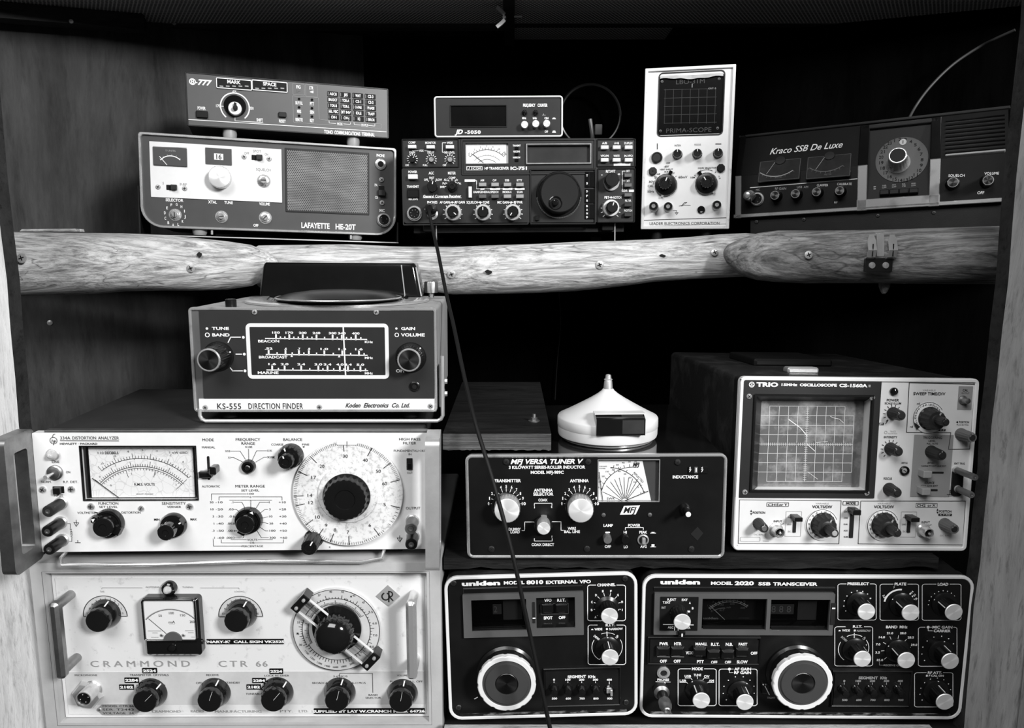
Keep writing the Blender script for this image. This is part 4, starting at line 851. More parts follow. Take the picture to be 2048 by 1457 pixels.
d.tr('ALC', 424, 456, 747, 16, b=.02); d.tr('COMP', 462, 516, 732, 16, b=.02); d.tr('Ic', 522, 534, 747, 16, b=.02); d.tr('Po', 414, 438, 776, 16, b=.02); d.tr('Vc', 540, 560, 776, 16, b=.02); d.tr('SWR', 394, 430, 804, 16, b=.02)
d.tk(331, 800, 46, 58, -35, 35, 3, 5); d.tk(489, 800, 46, 60, -90, 60, 6, 5)
d.kn('plain', 331, 795, 40, .013, 12, 'agc_switch'); d.kn('bar', 488, 796, 42, .010, 45, 'meter_switch')
d.tx('TRANSMIT', 180, 801, 17, 96, b=.02); d.tx('RECEIVE', 183, 899, 17, 72, b=.02); d.pl('rocker_switch', 140, 824, 226, 884, 3, -.005, 0, 'black_plastic', .001); d.pl('rocker_well', 134, 818, 232, 890, 3, -.001, 0, 'void')
d.tr('General Coverage Receiver', 260, 562, 877, 19, b=.035); d.ln(3, [(260, 890), (562, 890)])
d.tx('PHONES', 333, 925, 20, 80, b=.02)
for x, t, u in ((490, 'AF GAIN', 'RF GAIN'), (710, 'SQUELCH', 'TONE'), (955, 'MIC GAIN', 'RF PWR')):
    wa, wb = (80, 78) if t == 'AF GAIN' else (88, 50) if t == 'SQUELCH' else (90, 68)
    d.tx(t, x - 20, 925, 19, wa, b=.02, anchor='r'); d.tx(u, x + 22, 925, 19, wb, b=.02, anchor='l'); d.dot(x, 925, 8); d.ln(4, [(x - 17, 925), (x + 17, 925)])
for x, y, a in ((493, 1004, 130), (732, 1004, 0), (969, 1003, 215)):
    d.tk(x, y + 6, 60, 78, -125, 125, 10, 5); d.kn('icring', x - 1, y - 6, 43, .018, a, 'gain_knob')
mic_socket(d, 189, 1010, 60, 7)
jack(d, 335, 1020, 42)
# main tuning dial
d.fr('dial_plate', 1104, 664, 1620, 1094, 6, 8, -.0030, .001, 'charcoal', .001)
d.lat('dial_skirt', 1330, 868, [(182, 0), (182, -.003), (176, -.005), (168, -.005), (166, -.004)], 'black_plastic', 64)
kx = d.lat('tuning_dial', 1337, 852, [(160, -.004), (158, -.018), (152, -.022), (146, -.0228), (10, -.0222)], 'black_rubber', 72, yat=-.022, flute=(.012, 0, 1, (0, 1)))
k = d.u(1330, 852, -.022)
g = G(); g.lathe([(55 * k, -.0220), (55 * k, -.0232), (49 * k, -.0236), (46 * k, -.0226), (30 * k, -.0222)], 40, c=(-34 * k, -78 * k)); mk('finger_well', g, 'black_gloss', kx)
g = G(); g.lathe([(27 * k, -.0222), (27 * k, -.0285), (20 * k, -.031), (4 * k, -.0315)], 32, c=(-38 * k, -78 * k)); mk('finger_grip', g, 'black_gloss', kx)
d.tk(1330, 872, 170, 180, 95, 265, 60, 2, 'ink_dim', -.0052); d.dot(1327, 686, 5)
d.pl('lock_button', 1142, 1030, 1176, 1068, 2, -.004, 0, 'black_plastic', .0005)
for y0, y1, cs in ((684, 806, 'TS'), (820, 930, 'DFS'), (940, 1056, 'BAND')):
    o = d.pl('side_key', 1536, y0, 1612, y1, 2, -.0018, 0, 'black_gloss', .0004); d.pl('key_groove', 1566, y0 + 6, 1570, y1 - 6, 0, -.0022, -.001, 'void')
    for i, c in enumerate(cs): d.tx(c, 1552, y0 + (y1 - y0) * (i + .5) / len(cs), 15, 13, y=-.0024, b=.03)
d.tx('RIT/XIT', 1738, 681, 20, 76, b=.02); d.tx('-', 1669, 706, 20, 18, b=.03); d.tx('+', 1804, 704, 20, 20, b=.03)
o = d.kn('plain', 1752, 745, 56, .019, 0, 'incremental_tuning_knob', mc='black_plastic'); d.lat('knob_ring', 1744, 772, [(66, 0), (66, -.003), (60, -.004)], 'dull_metal', 40)
d.tx('PBT', 1708, 887, 19, 38, b=.02); d.dot(1742, 887, 8); d.ln(4, [(1728, 887), (1754, 887)]); d.tx('NOTCH', 1790, 887, 19, 66, b=.02)
d.tk(1738, 986, 62, 80, -130, 130, 11, 5); d.kn('icring', 1752, 962, 44, .020, 18, 'passband_knob')
for t, y, w_ in (('RIT', 679, 26), ('XIT', 757, 26), ('CLEAR', 834, 46), ('FILTER', 912, 50), ('NOTCH', 990, 62)):
    btn(1876, y + 32, 'mid_grey' if y < 850 else 'charcoal', 58, 28); d.tx(t, 1876 if t != 'CLEAR' else 1848, y, 16, w_, b=.02)
d.fill(1882, 825, 1922, 843); d.ln(4, [(1852, 679), (1830, 679), (1830, 836)]); d.ln(4, [(1830, 757), (1852, 757)])
d.flush()
for x in (-W * .39, W * .39):
    g = G(); g.rp(-.009, -.010, .009, .001, .002, .012, .032, .001); ft = d.put('foot', g, 'black_plastic', (x, 0, 0))
    g = G(); g.box(.0085, .0100, .0105, .0125, -.024, .001); mk('foot_leg', g, 'chrome_worn', ft, label='thin bright wire stand')
    g = G(); g.rp(-.009, -.020, .009, .001, .002, .15, .17, .001); d.put('foot', g, 'black_plastic', (x, 0, 0))
g = G(); g.box(-W / 2 + .012, W / 2 - .012, .02, .19, -.011, .001); d.put('belly_plate', g, 'black_paint')
IC = d
# ------------------------------------------------------------------ frequency counter
d = Dev('frequency_counter', 'small black box with a white rim and three bright round buttons, on the wide transceiver', 'frequency counter', (0.2207, -1.0203, -0.3345, -0.0185, 1.0774, 0.1557, 0.1780, 0.0552))
d.v(780, 170, 3.9385); W, H = d.w, d.h
d.case('black_paint', .14, .001, .003, .003)
d.panel('dark_panel', .0015, .003, [d.hole(478, 168, 914, 326, 4)], yb=.004)
g = G(); g.ring(-W / 2, 0, W / 2, H, .0045, .0022, -.0025, .004, .0008); d.put('bezel_rim', g, 'white_paint', label='white rim')
d.fr('display_frame', 468, 157, 922, 334, 8, 7, -.0012, .002, 'charcoal', .0004)
g = G(); g.rp(*d.rect(472, 162, 920, 332, .0015), 0, .0015, .003); d.put('display', g, 'screen_dark', label='dark display window')
d.tr('FREQUENCY', 1047, 1146, 160, 22, b=.045, sp=1.05); d.tr('COUNTER', 1162, 1241, 160, 22, b=.045)
d.tx('JD', 542, 370, 32, 66, b=.05, sh=.3); d.tx('-5050', 652, 372, 24, 128, b=.045, sp=1.15)
for x, y in ((1060, 312), (1148, 305), (1234, 303)): d.kn('alu', x, y, 29, .010, 0, 'push_button', label='bright round button')
for x in (1060, 1147): d.lat('indicator_lamp', x, 220, [(21, 0), (21, -.002), (15, -.003), (13, -.005), (6, -.0068)], 'black_gloss', 20)
for x, t in ((1057, 'MHz'), (1141, 'kHz'), (1232, 'ON')): d.tx(t, x, 262, 15, 32, b=.04)
d.tx('OFF', 1232, 368, 17, 27, b=.04); d.poly([(1276, 270), (1308, 270), (1300, 258), (1284, 258)]); d.poly([(1276, 377), (1308, 377), (1301, 360), (1283, 360)]); d.poly([(1198, 240), (1226, 240), (1226, 236), (1212, 236), (1212, 226), (1208, 226), (1208, 236), (1198, 236)], 'ink_dim')
d.flush()
for x in (-W * .38, W * .38):
    for y in (.012, .12):
        g = G(); g.lathe([(.006, .0005), (.005, -.0035)], 16, ax='z'); d.put('foot', g, 'black_rubber', (x, y, 0))
# ------------------------------------------------------------------ white upright oscilloscope
d = Dev('oscilloscope', 'small upright white-fronted oscilloscope with a dark square screen, on the upper shelf', 'oscilloscope', (-12.7644, -1.3811, 0.1185, 0.2403, 1.0625, 0.0297, 0.1200, 0.2174))
d.v(1260, 110, 3.9375); W, H = d.w, d.h
d.case('black_paint', .17, .002, .004, .003)
g = G(); g.ring(-W / 2, 0, W / 2, H, .0012, .0042, -.003, .006, .0006); d.put('bezel_rim', g, 'white_worn', label='chipped white rim')
d.panel('white_paint', .003, .001, [d.hole(228, 170, 727, 618, 18)], yb=.004)
a = d.rect(222, 165, 730, 622, .0015); g = G(); g.rp(*a, .002, .0015, .003); sc_ = d.put('screen', g, 'screen_dark', label='dark grey oscilloscope screen'); Y = .0012
a = d.rect(226, 140, 732, 630, -.0008); g = G(); g.ring(*a, .006, .0016, -.0012, .001, .0004); d.put('screen_gasket', g, 'black_worn')
g = G(); n = 18; x0, z0 = d.X(238, 172); x1, z1 = d.X(735, 146); up = []; lo_ = []
for i in range(n + 1):
    t = i / n; up.append((x0 + (x1 - x0) * t, z1 + .0012 * sin(t * 9) * .4)); lo_.append((x0 + (x1 - x0) * t, z1 - .0042 + .0011 * sin(t * 7 + 1) + .0006 * sin(t * 23)))
g.loft([[(x, -.0016, z) for x, z in up], [(x, -.0016, z) for x, z in lo_]], False, False, closed=False); d.put('tape_strip', g, 'dull_metal', label='torn shiny tape along the top of the screen')
for i in range(7): d.ln(2.5, [(270 + i * 66 + 8, 268), (262 + i * 66 + 8, 540)], 'ink_dark', Y)
for i in range(5): d.ln(2.5, [(268, 275 + i * 66), (682, 265 + i * 66)], 'ink_dark', Y)
d.tr('LBO-31M', 362, 588, 209, 34, ink='ink_dark', y=Y, b=.0); d.tr('PRIMA-SCOPE', 284, 640, 592, 34, ink='ink_dark', y=Y); d.ln(5, [(490, 230), (489, 254)], 'ink_dim', Y); d.tr('CRT-3', 616, 676, 264, 12, ink='ink_dim', y=Y)
for x, y in ((253, 212), (702, 190), (240, 600), (690, 578)): d.screw(x, y, 13, 'screw_dark', y=.0015)
d.flush()
d.ln(6, [(215, 700), (215, 740)], 'ink_black'); d.ln(6, [(676, 701), (716, 701)], 'ink_black')
d.tr('INTEN', 352, 400, 713, 14, ink='ink_black'); d.tr('FOCUS', 508, 558, 707, 14, ink='ink_black')
d.lat('position_control', 212, 810, [(44, 0), (44, -.003), (36, -.005), (30, -.004)], 'charcoal', 32, rot=0)
for x, y in ((373, 774), (531, 770), (696, 766)): d.kn('flute', x, y, 36, .014, 0, 'control_knob')
for x, y, m in ((180, 918, 'charcoal'), (715, 893, 'black_plastic')):
    o = d.lat('socket_nut', x, y, [(34, 0), (34, -.003), (28, -.004), (16, -.004)], m, 8, rot=20); g = G(); k = d.u(x, y); g.lathe([(15 * k, -.0038), (2 * k, -.0041)], 18); mk('hole', g, 'void', o)
for x, y, a, lx, ly in ((283, 1022, 20, 12, -6), (601, 1012, -35, 6, -4)):
    d.lat('dial_skirt', x, y + 4, [(89, 0), (89, -.003), (80, -.0055), (70, -.006)], 'black_plastic', 48, flute=(.02, 0, 1, (0,)))
    d.kn('flute', x - 8 if x < 400 else x + 5, y - 15, 54, .017, a, 'range_knob')
    k = d.u(x, y); cx, cz = d.X(x, y); g = G(); g.box(-13 * k, 13 * k, -.0045, -.001, 78 * k, 112 * k); d.put('pointer_tab', g, 'black_gloss', (cx, 0, cz), (0, R(a), 0))
    g = G(); g.box(-9 * k, 9 * k, -.0045, -.001, 80 * k, 104 * k); d.put('pointer_tab', g, 'chrome_worn', (cx, 0, cz), (0, R(a + 175), 0), label='bright pointer tab')
for t, a, b, y, h in (('OFF', 286, 316, 852, 12), ('-6V', 268, 308, 878, 18), ('VERT INPUT', 234, 338, 902, 12), ('P-P', 272, 300, 920, 11), ('5V', 333, 352, 930, 12), ('60', 214, 238, 938, 12), ('3V', 192, 214, 963, 16), ('30V', 148, 196, 999, 16), ('CAL', 140, 186, 1032, 16), ('50Hz', 138, 190, 1076, 16), ('60mV', 382, 452, 962, 18), ('HORI SELECTOR', 537, 682, 890, 13), ('10M', 478, 512, 965, 14), ('X', 696, 706, 958, 14)): d.tr(t, a, b, y, h, ink='ink_black', b=.01)
d.arc(600, 1012, 108, -45, 25, 3, 'ink_black'); d.tk(600, 1012, 104, 118, -55, 70, 5, 4, 'ink_black'); d.tk(283, 1022, 96, 104, -85, 50, 6, 4, 'ink_black')
for x, y in ((185, 1215), (300, 1218), (685, 1205)):
    d.kn('post', x, y - 25, 34, .016, 0, 'terminal', m='black_plastic')
d.lat('probe_jack', 560, 1220, [(30, 0), (30, -.002), (22, -.003), (8, -.0025)], 'black_gloss', 24)
d.ln(3, [(338, 1226), (368, 1226), (368, 1240)], 'ink_black'); d.ln(3, [(356, 1242), (380, 1242), (368, 1256), (356, 1242)], 'ink_black')
d.ln(3, [(388, 1190), (410, 1184), (428, 1163), (448, 1162), (424, 1176), (404, 1190), (430, 1182), (476, 1184)], 'ink_black')
d.ln(4, [(100, 1302), (765, 1282)], 'ink_black'); d.ln(3, [(96, 1352), (770, 1330)], 'ink_faint')
d.tx('LEADER ELECTRONICS CORPORATION', 428, 1327, 22, 548, ink='ink_black', rot=0)
d.flush()
for x in (-W * .32, W * .25):
    for y in (.015, .14):
        g = G(); g.lathe([(.008, .001), (.0075, -.017)], 18, ax='z'); d.put('foot', g, 'black_rubber', (x, y, 0))
# ------------------------------------------------------------------ wide angled radio with chrome trim, upper right
d = Dev('sideband_radio', 'long black radio with chrome trim and big channel dial, angled at upper right', 'radio', (-28.0240, -0.0407, -2.4026, 0.4775, 1.0467, 0.0538, 0.3350, 0.0607))
d.v(1460, 210, 3.4830); W, H = d.w, d.h; HT = .122; D2 = .036; ang = math.atan2(D2, HT - H)
g = G(); g.loft([[(x, .004, .001), (x, D2 + .006, HT - .001), (x, .13, HT - .001), (x, .13, .001)] for x in (-W / 2 + .003, W / 2)]); d.put('case', g, 'black_paint')
xa, xb = d.X(922, 560)[0], d.X(1425, 530)[0]
X0 = -W / 2
def kx(zx, zy, y=0): return d.X(zx, zy, y)
for a_, b_ in ((X0, xa), (xb, W / 2)): g = G(); g.box(a_, b_, -.0004, .006, 0, H); d.put('lower_panel', g, 'dark_panel_soft')
U = Dev(root=d, mloc=Matrix.Translation((0, 0, H)) @ Matrix.Rotation(-ang, 4, 'X')); U.v(*d.vw); HU = (HT - H) / cos(ang)
for a_, b_ in ((X0, xa), (xb, W / 2)): g = G(); g.box(a_, b_, -.0004, .008, 0, HU); U.put('upper_panel', g, 'dark_panel_soft')
# trim: bright below the fold, dark above
def trim(nm, pts, wd, m, F_=d, lab=None, y=-.0035, t=.003):
    for (ax, az), (bx, bz) in zip(pts, pts[1:]):
        g = G(); x0, x1 = min(ax, bx) - (wd / 2 if az == bz else wd / 2), max(ax, bx) + wd / 2; z0, z1 = min(az, bz) - (wd / 2 if az == bz else 0), max(az, bz) + (wd / 2 if az == bz else 0)
        g.rp(x0, z0, x1, z1, .0004, y, .0005, .0008); F_.put(nm, g, m, label=lab)
trim('bottom_trim', [(X0, .003), (W / 2, .003)], .0050, 'chrome_worn')
trim('side_trim', [(X0 + .004, .0), (X0 + .004, H)], .0085, 'chrome_worn'); trim('side_trim', [(X0 + .004, 0), (X0 + .004, HU)], .0085, 'black_gloss', U, 'black upper side trim')
trim('top_trim', [(X0, HU - .002), (W / 2, HU - .002)], .004, 'charcoal', U)
for x in (xa, xb): trim('dial_frame_post', [(x, 0), (x, H)], .012, 'chrome_worn'); trim('dial_frame_post', [(x, 0), (x, HU - .006)], .012, 'black_gloss', U, 'black upper part of the dial frame')
trim('dial_frame_sill', [(xa, .0085), (xb, .0085)], .013, 'chrome_worn'); trim('dial_frame_head', [(xa, HU - .010), (xb, HU - .010)], .006, 'charcoal', U)
# recessed channel dial plate between the posts, leaning back from sill to head
pa_ = math.atan2(D2, HT); Dl = Dev(root=d, mloc=Matrix.Translation((0, .0015, .010)) @ Matrix.Rotation(-pa_, 4, 'X')); Dl.v(*d.vw)
g = G(); g.box(xa + .004, xb - .004, 0, .0015, 0, .112); Dl.put('dial_plate', g, 'label_black')
dp = Dl.lat('channel_disc', 1195, 382, [(168, 0), (168, -.001), (150, -.0012)], 'charcoal', 64)
for i in range(23):
    a = R(-20 + i * 15.65); Dl.tx(str(i + 1), 1195 + 143 * sin(a), 382 - 143 * cos(a), 22, 18 if i < 9 else 28, ink='void', y=-.0016, rot=-math.degrees(a) * 0 + 0, b=.01)
Dl.dot(1205, 258, 23, 'ink_dim', -.0018); Dl.tx('1', 1205, 258, 24, 8, ink='void', y=-.0020)
kq = Dl.kn('ringcap', 1168, 352, 60, .026, 0, 'channel_knob', m='chrome_worn', mc='label_black')
for i, t in enumerate(('NB', 'ANL', 'PA', 'HIGH')):
    x = 1075 + i * 68; Dl.pl('push_key', x - 32, 592 - i * 4, x + 32, 622 - i * 4, 3, -.007, 0, 'label_black', .0008); Dl.tx(t, x, 562 - i * 5, 10, 28, ink='ink_dim'); Dl.tx(('OFF', 'OFF', 'CB', 'LOW')[i], x, 576 - i * 5, 10, 28, ink='ink_dim')
Dl.fill(1000, 568, 1016, 574, 0, 'ink_dim'); Dl.fill(1000, 582, 1016, 588, 0, 'ink_dim'); Dl.flush()
U.tx('Kraco SSB De Luxe', 527, 300, 46, 436, b=.01, sh=.35, y=-.001)
for x0, y0, x1, y1 in ((208, 382, 484, 528), (540, 350, 838, 508)):
    U.cb = -.09; U.pl('meter', x0, y0, x1, y1, 4, -.0012, 0, 'smoke', .0003); U.rrl(x0 + 4, y0 + 4, x1 - 4, y1 - 4, 3, 2, 'ink_grey', -.0016); U.cb = 0
    cx, cy = ((x0 + x1) / 2 - 10, y0 + 8); U.arc(cx, cy - 30, 150, 140, 222, 6, 'ink_dim' if x0 < 500 else 'ink_grey', -.0018); U.tk(cx, cy - 30, 150, 164, 140, 222, 9, 3, 'ink_grey', -.0018)
    U.lat('meter_hub', cx + 15, cy + 2, [(34, -.001), (30, -.0026), (10, -.0028)], 'charcoal', 24); U.ln(3, [(cx - 20, cy + 6), (cx - 82, cy + 92)], 'ink_dim', -.0020)
    U.tr('METER', cx - 20, cx + 25, y1 - 24, 11, ink='ink_grey', y=-.0018)
d.ln(5, [(142, 577), (886, 515)]); U.flush()
for x, y, t, dx in ((312, 630, 'RF GAIN', 40), (455, 619, 'USB  AM', 50), (602, 606, 'CLARIFIER', 42), (763, 598, 'CALIBRATE', 34)):
    d.tx(t, x + dx, y - 47 + (y < 600) * 0, 16, 76 if t != 'CALIBRATE' else 98, ink='ink_dim' if x < 500 else 'ink_white', rot=4); d.kn('ringcap', x, y, 31, .016, 30, 'control_knob')
d.tx('RF', 738, 679, 14, 22); d.tx('MIC', 195, 592, 14, 28, ink='ink_dim')
o = mic_socket(d, 185, 655, 48, 4); 
q = d.lat('microphone_plug', 118, 628, [(38, -.004), (40, -.012), (34, -.016), (34, -.022), (28, -.026), (20, -.030), (14, -.0305)], 'chrome_worn', 32, yat=-.030)
for x, y, t, w_ in ((1553, 540, 'SQUELCH', 106), (1798, 525, 'VOLUME', 94)):
    d.tx(t, x + 25, y - 48, 18, w_, rot=4); d.kn('ringcap', x, y, 37, .018, -140, 'control_knob')
d.tx('OFF', 1747, 612, 20, 44, rot=3); d.flush()
# louvred loudspeaker opening
lx0, lx1 = U.X(1500, 300)[0], W / 2 - .004
for i in range(9):
    z = .006 + i * (HU - .016) / 8.6; g = G(); g.loft([[(x, -.0030, z), (x, -.0010, z + .0022), (x, .0005, z + .0022), (x, .0005, z - .001)] for x in (lx0, lx1)]); U.put('louvre', g, 'black_gloss')
g = G(); g.rp(lx0, .0015, lx1, .0042, .0006, -.0036, .0004, .0006); U.put('louvre_sill', g, 'chrome_worn')
g = G(); g.box(X0 + .02, W / 2, .006, .12, -.032, .001); d.put('mounting_base', g, 'black_paint')
for x in (185, 515, 1030, 1420): d.screw(x, 815 - (x - 185) * .052, 14, 'screw_dark', y=.006)

# ------------------------------------------------------------------ direction finder with the rotating antenna on top
d = Dev('direction_finder', 'dark-faced receiver with a white-framed tuning scale and a black box on a disc on top', 'receiver', (1.7186, 0.0460, 0.3237, -0.2123, 0.7982, -0.1733, 0.2620, 0.1134))
d.v(360, 510, 3.5310); W, H = d.w, d.h
DB = .215
d.case('grey_case', DB, .0005, .002, .004, label='worn light grey case')
d.panel('mid_grey', .0028, .002, yb=.004)
g = G(); g.ring(-W / 2, 0, W / 2, H, .0045, .0030, -.0022, .004, .0007); d.put('bezel_rim', g, 'chrome_worn', label='worn metal rim')
a = d.rect(135, 382, 1810, 1016); g = G(); g.rp(a[0], a[1], a[2], a[3], .001, -.0010, .0005); d.put('face_plate', g, 'ks_gloss', label='glossy dark grey face plate')
a = d.rect(135, 1016, 1810, 1104); g = G(); g.rp(a[0], a[1] - .0002, a[2], a[3], .0005, -.0010, .0005); d.put('name_strip', g, 'white_paint', label='white name strip')
Y = -.0014
d.fr('scale_frame', 460, 484, 1478, 878, 34, 27, -.0022, -.0005, 'white_plastic', .0003, label='white scale frame')
d.pl('scale_window', 484, 508, 1452, 854, 10, -.0013, -.0005, 'scale_grey', label='dark tuning scale'); YS = -.0017
def scale(x0, x1, y, sl, nm, unit, labs, nx, n):
    d.ln(7, [(x0, y), (x1, y + sl)], y=YS); w_ = 148 if nm == 'BEACON' else 200 if nm == 'BROADCAST' else 145
    d.tr(nm, nx, nx + w_, y + 19, 17, y=YS, b=.03); d.tr(unit, 1305, 1362, y + sl + 18, 15, y=YS, b=.03)
    for x, t in labs:
        yy = y + (x - x0) / (x1 - x0) * sl; d.ln(12, [(x, yy), (x, yy - 25)], y=YS); d.tx(t, x, yy - 42, 14, 17.5 * len(t) + 2, y=YS, b=.035)
    L = [l[0] for l in labs]
    for p, q in zip(L, L[1:]):
        m_ = 1 if q - p < 85 else 2 if q - p < 100 and unit == 'KHz' else 1
        for j in range(m_):
            x = p + (q - p) * (j + 1) / (m_ + 1); yy = y + (x - x0) / (x1 - x0) * sl; d.ln(9, [(x, yy), (x, yy - 11)], y=YS)
    x = L[-1] + 36; d.ln(9, [(x, y + sl), (x, y + sl - 11)], y=YS) if unit else None
scale(604, 1318, 591, 7, 'BEACON', 'KHz', [(678, '150'), (772, '170'), (867, '200'), (964, '240'), (1078, '300'), (1143, '340'), (1241, '400')], 552, 2)
scale(610, 1322, 704, 6, 'BROADCAST', 'MHz', [(626, '.52'), (745, '.6'), (840, '.7'), (910, '.8'), (1019, '1.0'), (1146, '1.3'), (1264, '1.6')], 558, 2)
scale(614, 1325, 814, 5, 'MARINE', 'MHz', [(651, '1.6'), (739, '2.0'), (856, '2.4'), (977, '3.0'), (1042, '3.4'), (1129, '4.0'), (1186, '4.4'), (1274, '5.0')], 550, 2)
for x, y in ((789, 706), (1124, 709)): d.poly([(x - 9, y + 15), (x + 9, y + 15), (x, y)], y=YS)
x, z = d.X(1161, 682, -.0022); k = d.u(1161, 682, -.0022); g = G(); g.box(-4.5 * k, 4.5 * k, -.0024, -.0018, -174 * k, 174 * k); d.put('tuning_needle', g, 'ink_white', (x, 0, z), (0, -R(1.2), 0), label='white tuning needle')
d.dot(190, 521, 9, y=Y); d.arc(193, 566, 14, 0, 360, 6, y=Y); d.tr('TUNE', 225, 345, 520, 20, y=Y, b=.035); d.tr('BAND', 228, 350, 566, 20, y=Y, b=.035)
d.dot(1528, 521, 8, y=Y); d.arc(1531, 566, 13, 0, 360, 5, y=Y); d.tr('GAIN', 1562, 1660, 521, 20, y=Y, b=.035); d.tr('VOLUME', 1560, 1728, 566, 20, y=Y, b=.035)
for pts, e in (([(340, 618), (358, 582), (426, 582)], (447, 583)), ([(396, 702), (434, 702)], (454, 702)), ([(356, 800), (372, 820), (440, 820)], (459, 820))): d.ln(7, pts, y=Y); d.dot(*e, 10, y=Y)
d.tr('OFF', 1525, 1592, 820, 20, y=Y, b=.03); d.ln(7, [(1688, 702), (1708, 684)], y=-.012) if False else None
d.tr('KS-555', 264, 430, 1070, 40, ink='ink_black', y=Y, b=.01, sp=1.1); d.tr('DIRECTION FINDER', 486, 866, 1069, 40, ink='ink_black', y=Y, b=.01, sp=1.1); d.tx('Koden  Electronics  Co. Ltd.', 1395, 1063, 30, 448, ink='ink_black', y=Y, sh=.4, b=.02)
d.flush()
d.kn('ks_knob', 202, 744, 82, .030, 70, 'tune_band_knob'); d.kn('ks_knob', 1617, 744, 82, .021, 45, 'gain_volume_knob')
for x, y in ((527, 405), (1386, 406), (180, 1078), (986, 1075), (1770, 1068)): d.screw(x, y, 19, y=-.001)
jack(d, 1658, 928, 36, y=-.001, m='black_plastic')
# feet and the wire stand
g = G(); P = [d.X(130, 1095, -.004), d.X(133, 1150, -.004), d.X(165, 1184, -.004), d.X(1820, 1176, -.004), d.X(1860, 1130, -.004), d.X(1866, 640, -.004)]
zb = -.0092; x0 = -W / 2 + .007; x1 = W / 2 + .006
q = [(x0, -.004, .004), (x0, -.004, zb + .006), (x0 + .002, -.004, zb + .002), (x0 + .006, -.004, zb), (x1 - .006, -.004, zb), (x1 - .002, -.004, zb + .002), (x1, -.004, zb + .006), (x1, -.004, .062)]
g.tube(q, .0021, 10); d.put('wire_stand', g, 'alu', label='bright bent wire stand')
g = G(); g.rp(W / 2 + .001, .004, W / 2 + .004, .050, .001, .004, .03, .0005); br = d.put('stand_bracket', g, 'dull_metal')
for z in (.031, .017): g = G(); g.lathe([(.006, W / 2 + .004), (.006, W / 2 + .007), (.003, W / 2 + .0075), (.003, W / 2 + .010)], 6, c=(.016, z), ax='x'); mk('bolt', g, 'alu', br)
for x in (-W * .38, W * .38):
    for y in (.02, .17): g = G(); g.lathe([(.010, .001), (.009, -.0092)], 18, ax='z'); d.put('foot', g, 'black_rubber', (x, y - .02 * (y > .1), 0))
# rotating disc: bevelled compass ring and clear dome
cx, cy, cz = .006, .109, H
k = .108
g = G(); g.lathe([(k, 0), (k, .0022), (k * .97, .0034), (k * .78, .0034), (k * .77, .0026)], 72, c=(cx, cy), ax='z'); dsk = d.put('bearing_ring', g, 'chrome_worn', (0, 0, cz), label='metal bearing ring')
g = G(); g.lathe([(k * .77, .0026), (k * .74, .006), (k * .45, .0085), (k * .05, .009)], 64, c=(cx, cy), ax='z'); mk('ring_plate', g, 'black_gloss', dsk)
for i in range(36):
    a = i * pi / 18; g_ = G()
tg = G()
for i in range(72):
    a = i * pi / 36; r0, r1 = k * .90, k * (.965 if i % 2 else .95); w_ = .0006
    tg.add([(cx + r * cos(a) - s_ * w_ * sin(a), cy + r * sin(a) + s_ * w_ * cos(a), .0037) for r, s_ in ((r0, -1), (r1, -1), (r1, 1), (r0, 1))], [(0, 1, 2, 3)])
mk('degree_marks', tg, 'ink_black', dsk)
# antenna box turned a little about the upright axis
B = Dev(root=d, mloc=Matrix.Translation((.0030, .150, H + .0045)) @ Matrix.Rotation(R(-3), 4, 'Z'))
bw, bh, bd = .1015, .0405, .036
g = G(); tp = .006
loops = []
for z, s_, q in ((0, 1, .006), (bh - .006, 1 - tp / bw, .006), (bh - .002, 1 - (tp + .0015) / bw, .005), (bh, 1 - (tp + .004) / bw, .004)):
    o = []; X1, Y1 = bw * s_, bd * (.5 if z < bh - .003 else .46)
    for ax, ay, a in ((-X1 + q, -Y1 + q, pi), (X1 - q, -Y1 + q, 1.5 * pi), (X1 - q, Y1 - q, 0), (-X1 + q, Y1 - q, .5 * pi)):
        for i in range(5): b = a + .5 * pi * i / 4; o.append((ax + q * cos(b), ay + q * sin(b), z))
    loops.append(o)
g.loft(loops); ab = B.put('antenna_box', g, 'black_gloss', label='glossy black antenna box')
g = G(); x = bw - .020; g.loft([[(x - .0006 - t, -bd * .5 - .0006, z), (x + .0006 - t, -bd * .5 - .0006, z), (x + .0006 - t, bd * .5 + .0004, z), (x - .0006 - t, bd * .5 + .0004, z)] for z, t in ((0, 0), (bh - .002, .004))]); mk('seam_strip', g, 'alu', ab)
g = G(); g.loft([[(bw - .0012 - t, -bd * .5 + .003, z), (bw + .0004 - t, -bd * .5 + .003, z), (bw + .0004 - t, -bd * .5 + .006, z), (bw - .0012 - t, -bd * .5 + .006, z)] for z, t in ((0, 0), (bh - .005, .0062))]); mk('corner_highlight', g, 'alu', ab)  # bright strip builds in the highlight along the box's front corner
# hand knob standing at the right of the box, small post at the left
g = G(); g.lathe([(.0035, 0), (.0035, .006), (.0085, .006), (.0088, .008), (.0088, .018), (.0080, .020), (.002, .0205)], 44, ax='z', flute=(.06, 3, 4, (0, 1))); d.put('clamp_knob', g, 'dull_metal', (cx + .108, .150, H + .002))
g = G(); g.lathe([(.0058, 0), (.0058, .0075), (.005, .0085), (.001, .0088)], 20, ax='z'); p = d.X(360, 350, .012); d.put('lock_post', g, 'black_plastic', (p[0], .012, H - .0005))
g = G(); k = .070; g.lathe([(k, .0055), (k, .0075), (k * .8, .0118), (k * .45, .0150), (k * .02, .0158)], 56, c=(0, 0), ax='z'); 
o = d.put('dial_dome', g, 'black_plastic', (cx + .010, .060, H), label='glossy black domed dial cover')
g = G(); g.tube([(k * cos(a), k * sin(a), .0075) for a in [2 * pi * i / 64 for i in range(65)]], .0008, 6); mk('dome_rim', g, 'chrome_worn', o)

